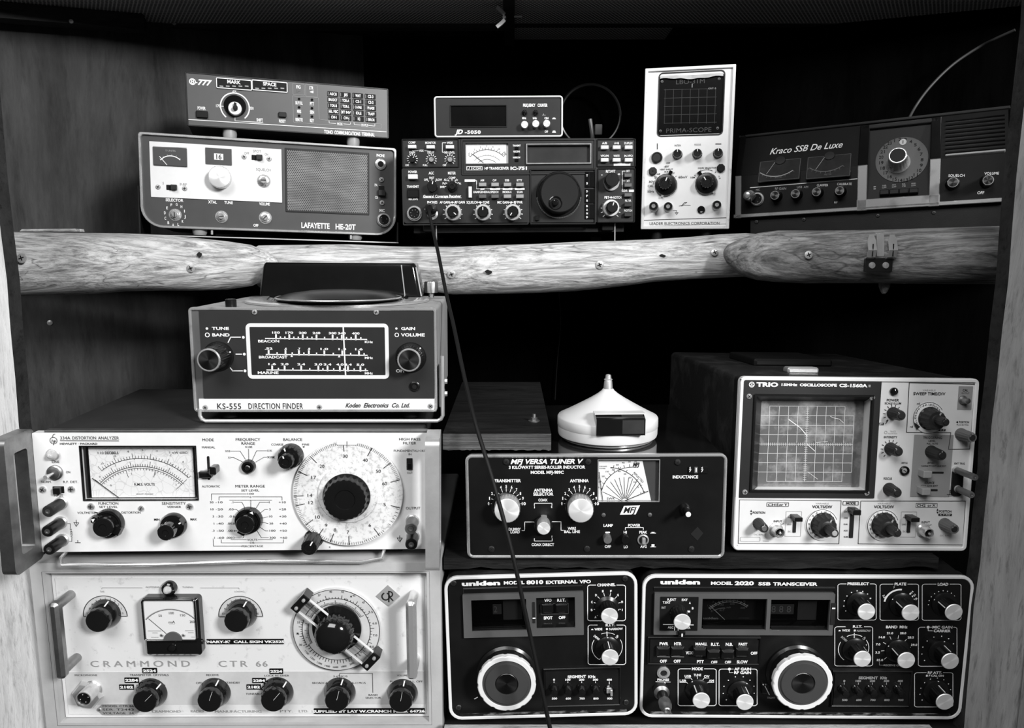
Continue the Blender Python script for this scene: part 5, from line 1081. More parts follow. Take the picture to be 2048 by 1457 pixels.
# ------------------------------------------------------------------ distortion analyzer (white panel with two bail handles)
d = Dev('distortion_analyzer', 'wide white-fronted analyzer with side handles, big round frequency dial and oblong meter', 'analyzer', (3.1665, 0.3895, 0.8218, -0.2884, 0.7521, -0.3131, 0.4008, 0.1282))
d.v(0, 770, 3.9370); W, H = d.w, d.h
g = G(); g.rp(-W / 2 + .006, .004, W / 2 - .006, H - .0005, .003, .0102, .235); d.put('case', g, 'tan_wood_dark', label='dark worn top cover')
g = G(); g.rp(-W / 2 + .012, H - .0008, W / 2 - .002, H + .0018, .0008, .001, .010, .0004); d.put('top_trim', g, 'dull_metal')
d.panel('white_paint', .0005, .001, [d.hole(622, 486, 1560, 910, 2)], yb=.0102)
a = d.rect(622, 486, 1560, 910, .007); g = G(); g.rp(*d.rect(610, 470, 1572, 925, .0075), 0, .0075, .010); mt = d.put('meter', g, 'black_gloss')
g = G(); g.rp(*d.rect(694, 492, 1536, 884, .0066), .0005, .0066, .0076); mk('meter_card', g, 'meter_crazed', mt, label='crazed white meter card'); Y = .0062
d.fr('meter_bezel', 618, 482, 1564, 914, 3, 10, -.0012, .002, 'black_gloss', .0004)
mcx, mcy = 1132, 1060
d.arc(mcx, mcy, 490, -36.5, 47, 4, 'ink_black', Y, n=24); d.arc(mcx, mcy, 426, -47, 48, 4, 'ink_black', Y, n=24); d.arc(mcx, mcy, 412, -47, 48, 3, 'ink_black', Y, n=24)
d.tk(mcx, mcy, 490, 512, -36.5, 47, 34, 3, 'ink_black', Y, long=(6, 532)); d.tk(mcx, mcy, 426, 446, -47, 47, 41, 3, 'ink_black', Y, long=(8, 470)); d.tk(mcx, mcy, 412, 396, -47, 47, 31, 3, 'ink_black', Y, long=(10, 352))
for i, t in enumerate(('-15', '-10', '-8', '-6', '-4', '-2', '0', '+2')): a = R(-37 + i * 11.9); d.tx(t, mcx + 548 * sin(a), mcy - 548 * cos(a), 15, ink='ink_black', y=Y, rot=math.degrees(a) * .6)
for i, t in enumerate(('0', '2', '4', '6', '8', '1')): a = R(-46 + i * 18.4); d.tx(t, mcx + 482 * sin(a), mcy - 482 * cos(a), 15, ink='ink_black', y=Y)
for i, t in enumerate(('0', '1', '2', '3')): a = R(-44 + i * 29); d.tx(t, mcx + 372 * sin(a), mcy - 372 * cos(a), 15, ink='ink_black', y=Y)
d.tr('+10', 765, 815, 537, 18, ink='ink_black', y=Y); d.tr('DECIBELS', 828, 930, 537, 20, ink='ink_black', y=Y, b=.02); d.tr('1 mW 600Ω', 1338, 1474, 535, 18, ink='ink_black', y=Y); d.tr('R.M.S. VOLTS', 1060, 1216, 785, 20, ink='ink_black', y=Y, b=.01); d.tr('HEWLETT-PACKARD', 1075, 1205, 861, 9, ink='ink_black', y=Y)
d.ln(6, [(728, 738), (936, 890)], 'ink_black', .0048)
d.flush()
g = G(); g.rp(*d.rect(626, 490, 1556, 906, .002), 0, .002, .0025); d.put('meter_glass', g, 'glass')
I = dict(ink='ink_black')
d.arc(421, 440, 27, 0, 360, 4, 'ink_black'); d.tx('hp', 421, 442, 26, 36, sh=.3, **I); d.ln(4, [(412, 410), (420, 392), (432, 388)], 'ink_black'); d.ln(4, [(430, 444), (420, 474)], 'ink_black')
d.tr('334A', 475, 552, 419, 24, **I); d.tr('DISTORTION', 572, 754, 419, 24, **I); d.tr('ANALYZER', 774, 934, 419, 24, **I); d.ln(4, [(474, 440), (934, 442)], 'ink_black'); d.tr('HEWLETT · PACKARD', 476, 762, 465, 14, b=.02, **I)
d.tr('LINE', 411, 466, 608, 18, **I); d.tr('ON', 520, 552, 688, 18, **I); d.tr('NORM.', 326, 404, 765, 18, **I); d.tr('R.F. DET.', 500, 612, 765, 18, **I); d.tr('INPUT', 425, 495, 872, 18, **I)
d.lat('pilot_lamp', 421, 546, [(46, 0), (46, -.002), (38, -.004), (30, -.006), (18, -.0085), (4, -.0095)], 'glass_lens', 28, label='clear pilot lamp'); d.lat('lamp_rim', 425, 545, [(50, 0), (50, -.0022), (42, -.003)], 'alu', 32)
o = d.lat('toggle_switch', 437, 690, [(60, 0), (60, -.002), (48, -.003), (46, -.0045), (34, -.005)], 'dull_metal', 28)
g = G(); k = d.u(437, 690); g.tube([(0, -.002, 0), (-6 * k, -.009, -2 * k), (-12 * k, -.016, -4 * k)], [9 * k, 13 * k, 17 * k], 14); mk('lever', g, 'chrome_worn', o)
d.toggle(462, 826, 92, 52, (60, 48), L=.006, kshift=.1, m='black_plastic')
for x, y in ((339, 825), (564, 821), (719, 957), (1496, 958)): d.screw(x, y, 28, 'chrome_worn')
d.screw(1113, 973, 23, 'chrome_worn', slot='s', ang=-60)
for x, y in ((376, 1000), (372, 1157), (386, 1300)):
    d.kn('post', x, y, 46, .026, 0, 'terminal', m='charcoal' if y < 1100 else 'black_plastic')
d.ln(3, [(526, 1094), (554, 1094), (554, 1130)], 'ink_black'); d.ln(3, [(540, 1234), (566, 1234), (566, 1205)], 'ink_black'); d.tx('±400V', 562, 1168, 16, 74, rot=90, **I)
d.ln(4, [(582, 1084), (620, 1088), (600, 1116), (582, 1084)], 'ink_black'); d.ln(4, [(600, 1066), (602, 1100)], 'ink_black'); d.ln(5, [(594, 1244), (632, 1244)], 'ink_black'); d.ln(4, [(613, 1244), (612, 1226)], 'ink_black')
d.tr('FUNCTION', 778, 928, 935, 21, **I); d.tr('SET LEVEL', 784, 924, 963, 17, **I); d.tr('VOLTMETER', 612, 752, 1009, 17, **I); d.tr('DISTORTION', 960, 1104, 1007, 17, **I)
d.tr('SENSITIVITY', 1278, 1460, 935, 21, **I); d.tr('VERNIER', 1318, 1424, 963, 17, **I); d.tr('MIN', 1214, 1255, 1062, 17, b=.02, **I); d.tr('MAX', 1500, 1548, 1060, 17, b=.02, **I); d.ln(8, [(755, 1006), (778, 1012)], 'ink_black')
d.kn('hpbar', 806, 1130, 78, .016, -62, 'function_knob'); d.kn('hpstack', 1300, 1170, 64, .024, 60, 'sensitivity_knob')
d.tr('MODE', 1595, 1682, 434, 21, **I); d.tr('MANUAL', 1592, 1692, 493, 17, **I); d.tr('AUTOMATIC', 1592, 1730, 801, 17, **I)
g = G(); g.rp(*d.rect(1630, 562, 1658, 748), .001, -.0006, .0005); sl = d.put('mode_slot', g, 'void')
d.pl('mode_lever', 1640, 652, 1700, 716, 16, -.012, 0, 'black_gloss', .001); d.pl('mode_lever_base', 1560, 690, 1662, 738, 4, -.006, 0, 'black_plastic', .001)
d.flush()
d.v(400, 840, 3.9385)
d.tr('FREQUENCY', 284, 472, 156, 21, **I); d.tr('RANGE', 328, 432, 187, 21, **I); d.tr('X100', 355, 410, 215, 16, **I); d.tr('X10', 198, 236, 247, 16, **I); d.tr('X1', 220, 242, 298, 16, **I); d.tr('X1K', 528, 568, 244, 16, **I); d.tr('X10K', 530, 590, 295, 16, b=.02, **I)
for p in ([(240, 247), (316, 247), (358, 312)], [(246, 297), (264, 297), (336, 332)], [(382, 230), (384, 312)], [(526, 244), (446, 244), (412, 316)], [(528, 295), (504, 295), (438, 334)]): d.ln(3, p, 'ink_black')
d.lat('range_socket', 386, 365, [(55, 0), (55, -.003), (46, -.0055), (30, -.0055), (24, -.002)], 'black_gloss', 36); d.lat('range_shaft', 388, 366, [(22, 0), (22, -.007), (16, -.0075)], 'dark_metal', 20)
d.tr('BALANCE', 658, 804, 156, 21, **I); d.tr('COARSE', 563, 656, 195, 16, **I); d.tr('FINE', 806, 860, 195, 16, **I); d.poly([(806, 212), (824, 208), (820, 222)], 'ink_black')
d.kn('stack', 672, 336, 58, .026, -20, 'balance_knob')
d.tr('METER RANGE', 282, 508, 524, 21, **I); d.tr('SET LEVEL', 328, 464, 557, 16, **I); d.tr('100', 376, 424, 584, 14, **I); d.tx('0', 398, 609, 14, 14, **I); d.tr('.3', 388, 404, 642, 13, **I)
for p in ([(366, 584), (90, 584), (90, 634)], [(386, 608), (150, 608), (150, 634)], [(412, 608), (646, 608), (646, 634)], [(232, 634), (566, 634)], [(400, 652), (400, 690)], [(268, 650), (330, 650), (356, 698)], [(540, 650), (470, 650), (440, 700)], [(268, 706), (284, 706), (318, 728)], [(534, 706), (512, 706), (476, 734)], [(268, 764), (296, 768)], [(536, 764), (494, 774)], [(270, 820), (288, 820)], [(536, 818), (494, 808)], [(272, 876), (292, 876)], [(536, 876), (516, 876), (478, 850)], [(276, 932), (340, 932), (352, 904)], [(540, 930), (484, 930), (452, 878)],
          [(104, 942), (106, 996), (326, 996)], [(168, 946), (168, 970), (392, 970)], [(432, 970), (656, 970), (658, 946)], [(244, 946), (366, 946)], [(458, 946), (572, 946)]): d.ln(3, p, 'ink_black')
for i, (a, b, c, e, f_) in enumerate((('30', '-10', '.1', '1', '+10'), ('10', '-20', '.03', '3', '+20'), ('3', '-30', '.01', '10', '+30'), ('1', '-40', '.003', '30', '+40'), ('.3', '-50', '.001', '100', '+50'), ('.1', '-60', '.0003', '300', '+60'))):
    y = 650 + i * 56; kx_ = dict(ink='ink_black', anchor='r', b=.0)
    d.tx(a, 106 + i * 2, y, 16, 15 * len(a), **kx_); d.tx(b, 178 + i * 2.5, y, 16, 18 * len(b), **kx_); d.tx(c, 262 + i * 2, y, 16, 13 * len(c), **kx_); d.tx(e, 544 + i * 1, y, 16, 15 * len(e), ink='ink_black', anchor='l'); d.tx(f_, 676 + i * 2, y, 16, 18 * len(f_), **kx_)
d.tr('VOLTS', 374, 450, 946, 15, **I); d.tr('DB', 396, 428, 970, 15, **I); d.tr('PERCENTAGE', 332, 494, 997, 15, **I)
d.kn('hpbar', 352, 832, 72, .016, 28, 'meter_range_knob')
for t, a, b, y in (('HIGH PASS', 1570, 1734, 153), ('FILTER', 1601, 1702, 184), ('FUNDAMENTAL>1KC', 1530, 1778, 244), ('IN', 1643, 1665, 272), ('OUT', 1631, 1675, 418), ('OUTPUT', 1623, 1734, 697)): d.tr(t, a, b, y, 20 if y < 200 or y > 600 else 16, **I)
g = G(); g.rp(*d.rect(1627, 303, 1675, 394), .0006, -.0006, .001); o = d.put('filter_switch', g, 'void'); g = G(); g.rp(*d.rect(1634, 338, 1672, 390), .0008, -.0024, 0, .0006); mk('slider', g, 'black_plastic', o)
d.ln(4, [(1552, 932), (1592, 932), (1574, 962), (1552, 932)], 'ink_black'); d.ln(4, [(1572, 914), (1574, 950)], 'ink_black'); d.tr('K', 1018, 1030, 1004, 14, **I)
for x, y, m in ((1660, 862, 'dull_metal'), (1664, 985, 'black_plastic')): d.kn('post', x, y, 47, .024, 0, 'terminal', m=m)
# main frequency dial
d.flush()
cx, cy = 1166, 586
d.lat('frequency_dial', cx, cy, [(424, -.0005), (424, -.0035), (420, -.0040), (235, -.0040), (225, -.0062), (160, -.0066)], 'dial_speckle', 96, yat=-.004, label='big speckled frequency dial'); Y = -.0046
d.flush()
def dk(a, r0, r1, w_=3): d.tk(cx, cy, r0, r1, a, a, 1, w_, 'ink_black', Y)
for i in range(121):
    a = -152 + i * 2.02
    if -152 < a < 76: dk(a, 392, 416, 2.5)
DN = [(-4, '30'), (27, '40'), (53, '50'), (74, '60'), (-43, '20'), (-64, '17'), (-92, '14'), (-103, '12'), (-127, '10'), (-145, '9'), (-160, '8'), (-180, '7'), (-215, '6'), (106, '5')]
for a, t in DN: dk(a, 342, 416, 5); d.tx(t, cx + 300 * sin(R(a)), cy - 300 * cos(R(a)), 26, 18 * len(t), ink='ink_black', y=Y, rot=-0 if abs(a) < 10 else 0)
for i in range(30): dk(-152 - i * 2.4, 396, 416, 2.5)
for i in range(6): dk(96 + i * 4 + 12, 392, 416, 2.5)
d.flush()
g = G(); g.rp(*d.rect(1072, 164, 1246, 200, -.003), .002, -.0050, 0, .0008); ix = d.put('dial_index', g, 'white_paint'); d.ln(4, [(1158, 170), (1158, 218)], 'ink_black', -.0054); d.flush()
d.lat('dial_knob', cx - 26, cy + 48, [(186, -.006), (186, -.008), (172, -.0105), (168, -.0165), (162, -.0185), (134, -.019), (80, -.0185), (76, -.0175), (10, -.0175)], 'black_plastic', 88, yat=-.0185, flute=(.035, 2, 4, (0, 1)))
d.kn('flute', 858, 1010, 68, .026, 30, 'vernier_knob')
# handles: upright slotted loops at both ends
for sx in (-1, 1):
    a = (-W / 2 - .0125, -W / 2 + .0003) if sx < 0 else (W / 2 - .0015, W / 2 + .0125); z0, z1 = -.006, H + .004
    outer = lp(-.046, z0, .004, z1, .007, 0); inner = lp(-.033, z0 + .017, -.010, z1 - .017, .004, 0)
    g = G(); n = len(outer)
    L_ = [[(x, p[0], p[2]) for p in o_] for o_, x in ((outer, a[0]), (outer, a[1]), (inner, a[1]), (inner, a[0]), (outer, a[0]))]
    g.loft(L_, False, False); d.put('handle', g, 'dull_metal' if sx < 0 else 'alu', label='grey cast handle loop' if sx < 0 else 'bright cast handle loop')
# fold-down stand below the panel
g = G(); q = [(-W / 2 + .022, .02, .002), (-W / 2 + .022, -.006, -.004), (-W / 2 + .026, -.012, -.0085), (-W * .2, -.012, -.0090), (W * .05, -.011, -.0065), (W / 2 - .07, -.012, -.0085), (W / 2 - .050, -.010, -.006), (W / 2 - .047, .02, .002)]
g.tube(q, .0020, 10); d.put('wire_stand', g, 'chrome_worn')
for x in (-W * .4, W * .4):
    for y in (.03, .2): g = G(); g.rp(x - .010, -.0092, x + .010, .005, .001, y - .012, y + .012); d.put('foot', g, 'black_plastic')

# ------------------------------------------------------------------ marine transceiver in its pale cabinet (lower left)
d = Dev('marine_transceiver', 'pale battered transceiver with a square meter and big tuning knob, at lower left', 'transceiver', (0.4120, 0.6447, 0.1023, -0.2917, 0.7597, -0.5091, 0.4000, 0.1713))
d.v(60, 1100, 4.0818); W, H = d.w, d.h
cz0, cz1 = -.0195, H + .0125; cx0, cx1 = -W / 2 - .0165, W / 2 + .0155
g = G(); g.slab(lp2(cx0, cz0, cx1, cz1, .003), [lp2(-W / 2 - .001, -.001, W / 2 + .001, H + .001, .001)], -.008, .004); g.rp(cx0, cz0, cx1, cz1, .003, .004, .30); d.put('cabinet', g, 'cream_case', label='pale painted cabinet')
a_, b_ = -W / 2 - .001, W / 2 + .001
g = G(); g.loft([[(a_ - .003, -.0085, -.004), (b_ + .003, -.0085, -.004), (b_ + .003, -.0085, H + .003), (a_ - .003, -.0085, H + .003)], [(a_, .002, -.001), (b_, .002, -.001), (b_, .002, H + .001), (a_, .002, H + .001)]], False, False); d.put('opening_edge', g, 'dull_metal', label='grey bevelled edge of the cabinet opening')
d.panel('white_worn', .0, .0006, (), yf=.001, yb=.004)
HZ = d.X(600, 998, -.0)[1]; HB = d.X(600, 1266)[1]
g = G(); g.rp(-W / 2 + .004, d.X(600, 1345)[1], W / 2 - .003, d.X(600, 232)[1], .0005, 0, .0015); d.put('face_plate', g, 'white_worn', label='chipped off-white face plate')
g = G(); g.rp(-W / 2 + .0045, HB, W / 2 - .0035, HZ, .0005, -.0004, .001); d.put('grey_band', g, 'dial_grey', label='pale grey band behind the lower knobs')
Y = -.0008; I = dict(ink='ink_black', y=Y)
d.ln(3, [(585, 322), (590, 311), (916, 311)], 'ink_faint', Y); d.ln(3, [(1390, 312), (1704, 312), (1708, 322)], 'ink_faint', Y); d.tr('ANTENNA', 945, 1055, 305, 12, ink='ink_faint', y=Y); d.tr('TUNING', 1245, 1330, 306, 12, ink='ink_faint', y=Y); d.tr('LOADING', 1672, 1748, 342, 12, ink='ink_faint', y=Y); d.tr('TUNE', 572, 606, 342, 14, ink='ink_faint', y=Y)
o = d.lat('pilot_lamp', 1145, 306, [(58, 0), (58, -.003), (50, -.006), (40, -.007), (32, -.0065)], 'black_gloss', 36); g = G(); k = d.u(1145, 306); g.lathe([(33 * k, -.004), (31 * k, -.008), (20 * k, -.0105), (4 * k, -.0115)], 28); mk('lens', g, 'glass_lens', o)
def half_scale(cx, cy, r0, r1, lab):
    g = d.g('dial_grey'); k = d.u(cx, cy); x, z = d.X(cx, cy); n = 24
    g.add([(x + q * k * sin(R(-90 + 180 * i / n)), Y + .0001, z + q * k * cos(R(-90 + 180 * i / n))) for i in range(n + 1) for q in (r0, r1)], [(2 * i, 2 * i + 1, 2 * i + 3, 2 * i + 2) for i in range(n)])
    d.arc(cx, cy, r0, -90, 90, 5, 'ink_black', Y); d.arc(cx, cy, r1, -90, 90, 6, 'ink_black', Y)
    for s_ in (-1, 1): d.ln(5, [(cx + s_ * r0, cy), (cx + s_ * r1, cy)], 'ink_black', Y)
    for i in range(11):
        a = R(-80 + 16 * i); d.tx(str(10 - i), cx + (r1 - 28) * sin(a), cy - (r1 - 28) * cos(a), 17, 10 if i else 18, ink='ink_black', y=Y - .0001); d.ln(3, [(cx + (r0 + 3) * sin(a), cy - (r0 + 3) * cos(a)), (cx + (r0 + 20) * sin(a), cy - (r0 + 20) * cos(a))], 'ink_black', Y - .0001)
half_scale(615, 545, 104, 172, 0)
d.kn('bake', 546, 588, 96, .018, 20, 'tuning_knob')
half_scale(1720, 548, 108, 172, 0); d.kn('bake', 1680, 588, 97, .018, 25, 'loading_knob')
# square panel meter
mx0, my0, mx1, my1 = 906, 396, 1428, 862
g = G(); g.rp(*d.rect(906, 396, 1404, 866, -.010), .004, -.012, 0, .003); mt = d.put('meter', g, 'black_gloss', label='square black meter')
g = G(); g.rp(*d.rect(922, 414, 1360, 742, -.0125), .003, -.0126, -.006, .0003); mk('meter_card', g, 'meter_white', mt); YM = -.0129
ccx, ccy = 1160, 740
d.arc(ccx, ccy, 258, -48, 48, 4, 'ink_black', YM); d.arc(ccx, ccy, 264, -48, 48, 3, 'ink_faint', YM)
for i, t in enumerate(('50', '100', '150', '200')): a = R(-26 + i * 24.5); d.tx(t, ccx + 222 * sin(a), ccy - 222 * cos(a), 20, 13 * len(t), ink='ink_black', y=YM, rot=-math.degrees(a) * .3 if False else 0)
d.tx('mA', 1158, 592, 22, 50, ink='ink_black', y=YM); d.ln(4, [(970, 566), (1112, 686)], 'ink_black', YM - .0004); d.ln(2, [(1136, 608), (1182, 608)], 'ink_faint', YM)
for p in ([(964, 664), (1070, 664)], [(1000, 680), (1040, 680)], [(990, 716), (1048, 716)], [(1268, 662), (1334, 662)], [(1292, 678), (1334, 678)], [(1318, 714), (1345, 714)]): d.ln(4, p, 'ink_faint', YM)
g = G(); k = d.u(1170, 735, -.0129); x, z = d.X(1170, 741, -.0129); n = 20; g.loft([[(x + 72 * k * cos(pi * i / n), y, z + 74 * k * sin(pi * i / n)) for i in range(n + 1)] for y in (-.0143, -.0126)]); mk('movement_cover', g, 'mid_grey', mt)
for q in (1076, 1254): o2 = d.screw(q, 698, 13, y=YM)
g = G(); g.ring(*d.rect(906, 402, 1374, 748, -.013), .004, 14 * k, -.0145, -.0122, .0006); mk('cover_edge', g, 'black_gloss', mt)
g = G(); g.rp(*d.rect(920, 414, 1362, 742, -.0145), .003, -.0146, -.0142); mk('cover_glass', g, 'glass', mt)
o = d.lat('zero_screw', 1156, 810, [(30, -.011), (30, -.0135), (24, -.0152), (6, -.0156)], 'black_gloss', 24, yat=-.015)
for x, y in ((200, 356), (206, 1004)): pass
# lettering
d.tx('CRAMMOND', 900, 932, 50, 776, ink='ink_faint', y=Y, sp=1.5); d.tr('CTR', 1546, 1770, 932, 50, ink='ink_faint', y=Y, sp=1.4)
d.tr('MICROPHONE', 370, 544, 1026, 15, **I); d.tr('TRANSMITTER', 818, 986, 1024, 17, **I); d.tr('CRYSTALS', 1008, 1128, 1024, 17, **I); d.tr('RECEIVE', 1442, 1538, 1024, 16, **I); d.tr('OFF', 1356, 1402, 1089, 16, **I); d.tr('STANDBY', 1598, 1712, 1087, 16, **I)
def dymo(t, x0, y0, x1, y1, tx0=None, tx1=None, h=.5):
    d.pl('label_tape', x0, y0, x1, y1, 1, -.0012, 0, 'label_black'); d.tx(t, (x0 + x1) / 2, (y0 + y1) / 2, (y1 - y0) * h, (x1 - x0) * .84, y=-.0015, b=.05)
dymo('2524', 915, 970, 1036, 1010); dymo('2284', 770, 1047, 889, 1089); dymo('2182', 727, 1104, 849, 1144)
for x, y, t in ((886, 1124, '1'), (924, 1085, '2'), (979, 1070, '3'), (1038, 1086, '4'), (1082, 1124, '5')): d.dot(x, y, 6, 'ink_black', Y); d.tx(t, x + (x - 982) * .18, y - 16, 14, ink='ink_black', y=Y)
for x, y in ((1442, 1088), (1498, 1075), (1556, 1088)): d.dot(x, y, 6, 'ink_black', Y)
d.kn('bakeline', 934, 1243, 97, .017, 45, 'selector_knob'); d.kn('bakeline', 1462, 1240, 97, .017, 20, 'receive_knob')
mic_socket(d, 437, 1222, 72, 4, m='chrome_worn', L=.020); d.lat('socket_nut', 478, 1175, [(118, 0), (118, -.002), (104, -.006), (90, -.0065)], 'alu', 6, rot=10)
g = G(); x0, z0, x1, z1 = d.rect(545, 1264, 900, 1348, -.001); q = .006
g.loft([[(x, y, z) for x, z in ((x0, (z0 + z1) / 2), (x0 + q, z0), (x1 - q, z0), (x1, (z0 + z1) / 2), (x1 - q, z1), (x0 + q, z1))] for y in (-.0016, 0)]); o = d.put('serial_plate', g, 'light_grey', label='small engraved metal plate')
for i, t in enumerate(('MODEL CTR 66', 'SER. T2443', 'VOLTAGE  24')): d.tx(t, 720, 1278 + i * 29, 17, 240, ink='ink_black', y=-.0019)
d.screw(570, 1306, 16, y=-.0016)
d.tr('CRAMMOND', 1003, 1224, 1322, 20, ink='ink_faint', y=Y); d.tr('RADIO', 1316, 1412, 1320, 20, ink='ink_faint', y=Y); d.tr('MANUFACTURING', 1520, 1880, 1322, 20, ink='ink_faint', y=Y)
x0, y0 = 1450, 755
d.flush()
d.v(480, 1130, 4.4545)
g = G(); a = d.X(-285 + 0, 690)
d.pl('label_tape', -298, 668, 389, 708, 1, -.0012, 0, 'label_black'); d.tx("'NARY-K'  CALL SIGN VK2525", 46, 688, 21, 670, y=-.0015, b=.05)
d.tr('66', 142, 246, 884, 50, ink='ink_faint', y=Y, sp=1.2)
dymo('2524', 262, 930, 383, 974); dymo('2284', 108, 1013, 230, 1056); dymo('2182', 57, 1070, 186, 1114)
d.tr('LOCK RE-EIVER', 224, 432, 990, 16, **I); d.tr('TUNEABLE', 55, 192, 1152, 17, **I)
for x, y, t in ((228, 1098, '1'), (270, 1055, '2'), (332, 1040, '3'), (393, 1055, '4'), (440, 1098, '5')): d.dot(x, y, 6, 'ink_black', Y); d.tx(t, x + (x - 332) * .18, y - 18, 14, ink='ink_black', y=Y)
d.kn('bakeline', 292, 1215, 108, .017, 40, 'lock_selector_knob'); d.kn('bakeline', 860, 1215, 105, .017, 15, 'band_knob'); d.kn('bakeline', 1430, 1225, 102, .017, 10, 'volume_knob')
d.tr('BROADCAST', 648, 806, 1055, 16, **I); d.tr('3-6 MC/S', 834, 955, 996, 16, **I); d.tr('4-8-12 MC/S', 978, 1116, 1055, 16, **I); d.ln(4, [(880, 994), (890, 970), (1180, 970), (1184, 1140)], 'ink_black', Y); d.tr('BAND', 1148, 1226, 1162, 16, **I); d.tr('SELECTOR', 1122, 1252, 1187, 16, **I)
for x, y in ((830, 1055), (893, 1040), (952, 1055)): d.dot(x, y, 6, 'ink_black', Y)
d.tr('VOLUME', 1400, 1490, 988, 16, **I); d.tr('PULL', 1338, 1408, 1042, 16, **I); d.tr('R.L. OFF', 1514, 1626, 1042, 16, **I)
d.tr('PTY.', 362, 470, 1306, 22, ink='ink_faint', y=Y); d.tr('LTD.', 528, 606, 1306, 22, ink='ink_faint', y=Y)
d.pl('label_tape', 658, 1286, 1645, 1328, 1, -.0012, 0, 'label_black'); d.tx('SUPPLIED BY LAY W.CRANCH MELB. 64726.', 1151, 1308, 22, 965, y=-.0015, b=.05)
# maker's diamond badge
x, z = d.X(1320, 278); k = d.u(1320, 278); g = G(); g.loft([[(x + a * k, y, z + b * k) for a, b in ((-104, 0), (0, -92), (102, 0), (0, 100))] for y in (-.0011, 0)]); d.put('diamond_badge', g, 'light_grey', label='grey diamond badge with a CR monogram')
x, z = d.X(1320, 278); d.g('ink_faint'); 
d.arc(1298, 284, 32, 20, 340, 12, 'ink_black', -.0014); d.ln(12, [(1326, 240), (1326, 330)], 'ink_black', -.0014); d.arc(1334, 264, 24, -10, 190, 11, 'ink_black', -.0014); d.ln(12, [(1332, 288), (1360, 318)], 'ink_black', -.0014)
# tuning dial with clear cursor
TX, TY = 858, 586
d.flush()
d.lat('tuning_dial', TX, TY, [(378, -.0002), (378, -.0032), (372, -.0040), (160, -.0040)], 'dial_grey', 96, yat=-.004, label='round grey tuning dial'); Y2 = -.0045
d.arc(TX, TY, 372, 0, 360, 5, 'ink_black', Y2, n=90)
d.arc(TX, TY, 292, -62, 118, 5, 'ink_black', Y2, n=50); d.arc(TX, TY, 240, -62, 60, 4, 'ink_black', Y2, n=40); d.arc(TX, TY, 292, -118, -70, 5, 'ink_black', Y2, n=20); d.arc(TX, TY, 240, -118, -74, 4, 'ink_black', Y2, n=20); d.arc(TX, TY, 276, 118, 242, 5, 'ink_black', Y2, n=40)
d.tk(TX, TY, 292, 306, -40, 112, 31, 4, 'ink_black', Y2, long=(5, 326)); d.tk(TX, TY, 240, 258, -60, 60, 49, 3.5, 'ink_black', Y2, long=(8, 276)); d.tk(TX, TY, 276, 300, 120, 240, 25, 4, 'ink_black', Y2, long=(2, 312)); d.tk(TX, TY, 240, 258, -118, -76, 19, 3.5, 'ink_black', Y2, long=(6, 272)); d.tk(TX, TY, 292, 308, -116, -72, 12, 4, 'ink_black', Y2, long=(4, 322))
for i, t in enumerate(('37', '40', '42', '45', '47', '5.5', '6.0', '7.0', '8.0')): a = R(-26 + i * 17.6); d.tx(t, TX + 348 * sin(a), TY - 348 * cos(a), 19, 12 * len(t), ink='ink_black', y=Y2, rot=-0)
for i, t in enumerate(('60', '65', '70')): a = R(-16 + i * 33); d.tx(t, TX + 292 * sin(a), TY - 288 * cos(a), 16, 22, ink='ink_black', y=Y2 - .0002)
for i, t in enumerate(('2000', '1800', '1600', '1400', '1300', '1200', '1100')): a = R(155 + i * 13.0); d.tx(t, TX + 328 * sin(a), TY - 328 * cos(a), 16, 44, ink='ink_black', y=Y2, rot=(a * 180 / pi - 180))
for i, t in enumerate(('30', '32', '33')): a = R(-112 + i * 17); d.tx(t, TX + 344 * sin(a), TY - 344 * cos(a), 18, 24, ink='ink_black', y=Y2)
d.tr('CYCLES', 748, 830, 400, 18, ink='ink_black', y=Y2); d.tr('MEGA', 740, 800, 420, 10, ink='ink_black', y=Y2) if False else None
for x, y in ((990, 282), (512, 612)): d.poly([(x - 9, y + 8), (x + 9, y + 8), (x, y - 9)], 'ink_black', Y2)
d.flush()
x, z = d.X(857, 598, -.013); k = d.u(857, 598, -.013); th = math.atan2(880 - 318, 1165 - 550)
cur = bpy.data.objects.new('dial_cursor', None); COL.objects.link(cur); cur.parent = d.e; cur.location = (x, 0, z); cur.rotation_euler = (0, th, 0); cur['label'] = 'clear bar cursor with black end clamps'
g = G(); g.rp(-372 * k, -74 * k, 385 * k, 74 * k, .0005, -.0145, -.0115, .0004); mk('cursor_bar', g, 'glass_clear', cur)
g = G(); g.box(-372 * k, 385 * k, -.0113, -.0110, -1.5 * k, 1.5 * k); mk('hair_line', g, 'ink_black', cur)
for s_ in (-74, 70):
    g = G(); g.box(-372 * k, 385 * k, -.0150, -.0115, s_ * k, (s_ + 5) * k); mk('cursor_edge', g, 'white_plastic', cur)
for s_, n_ in ((-395, 1), (395, 2)):
    g = G(); g.rp(s_ * k - 38 * k, -88 * k, s_ * k + 38 * k, 88 * k, .001, -.0165, -.0005, .0008); cl = mk('end_clamp', g, 'black_gloss', cur)
    for q in (-48, 48):
        g = G(); g.lathe([(16 * k, -.0160), (15 * k, -.0178), (5 * k, -.0182)], 16, c=(s_ * k, q * k)); mk('screw', g, 'screw_metal', cl)
kq = d.lat('main_knob', 828, 650, [(215, -.004), (215, -.007), (172, -.010), (166, -.0215), (160, -.0245), (150, -.026)], 'black_gloss', 88, yat=-.0245, flute=(.04, 2, 4, (0, 1)))
g = G(); k = d.u(828, 650, -.0245); g.lathe([(152 * k, -.0255), (130 * k, -.029), (80 * k, -.0315), (20 * k, -.0327)], 48); mk('knob_dome', g, 'black_gloss', kq)
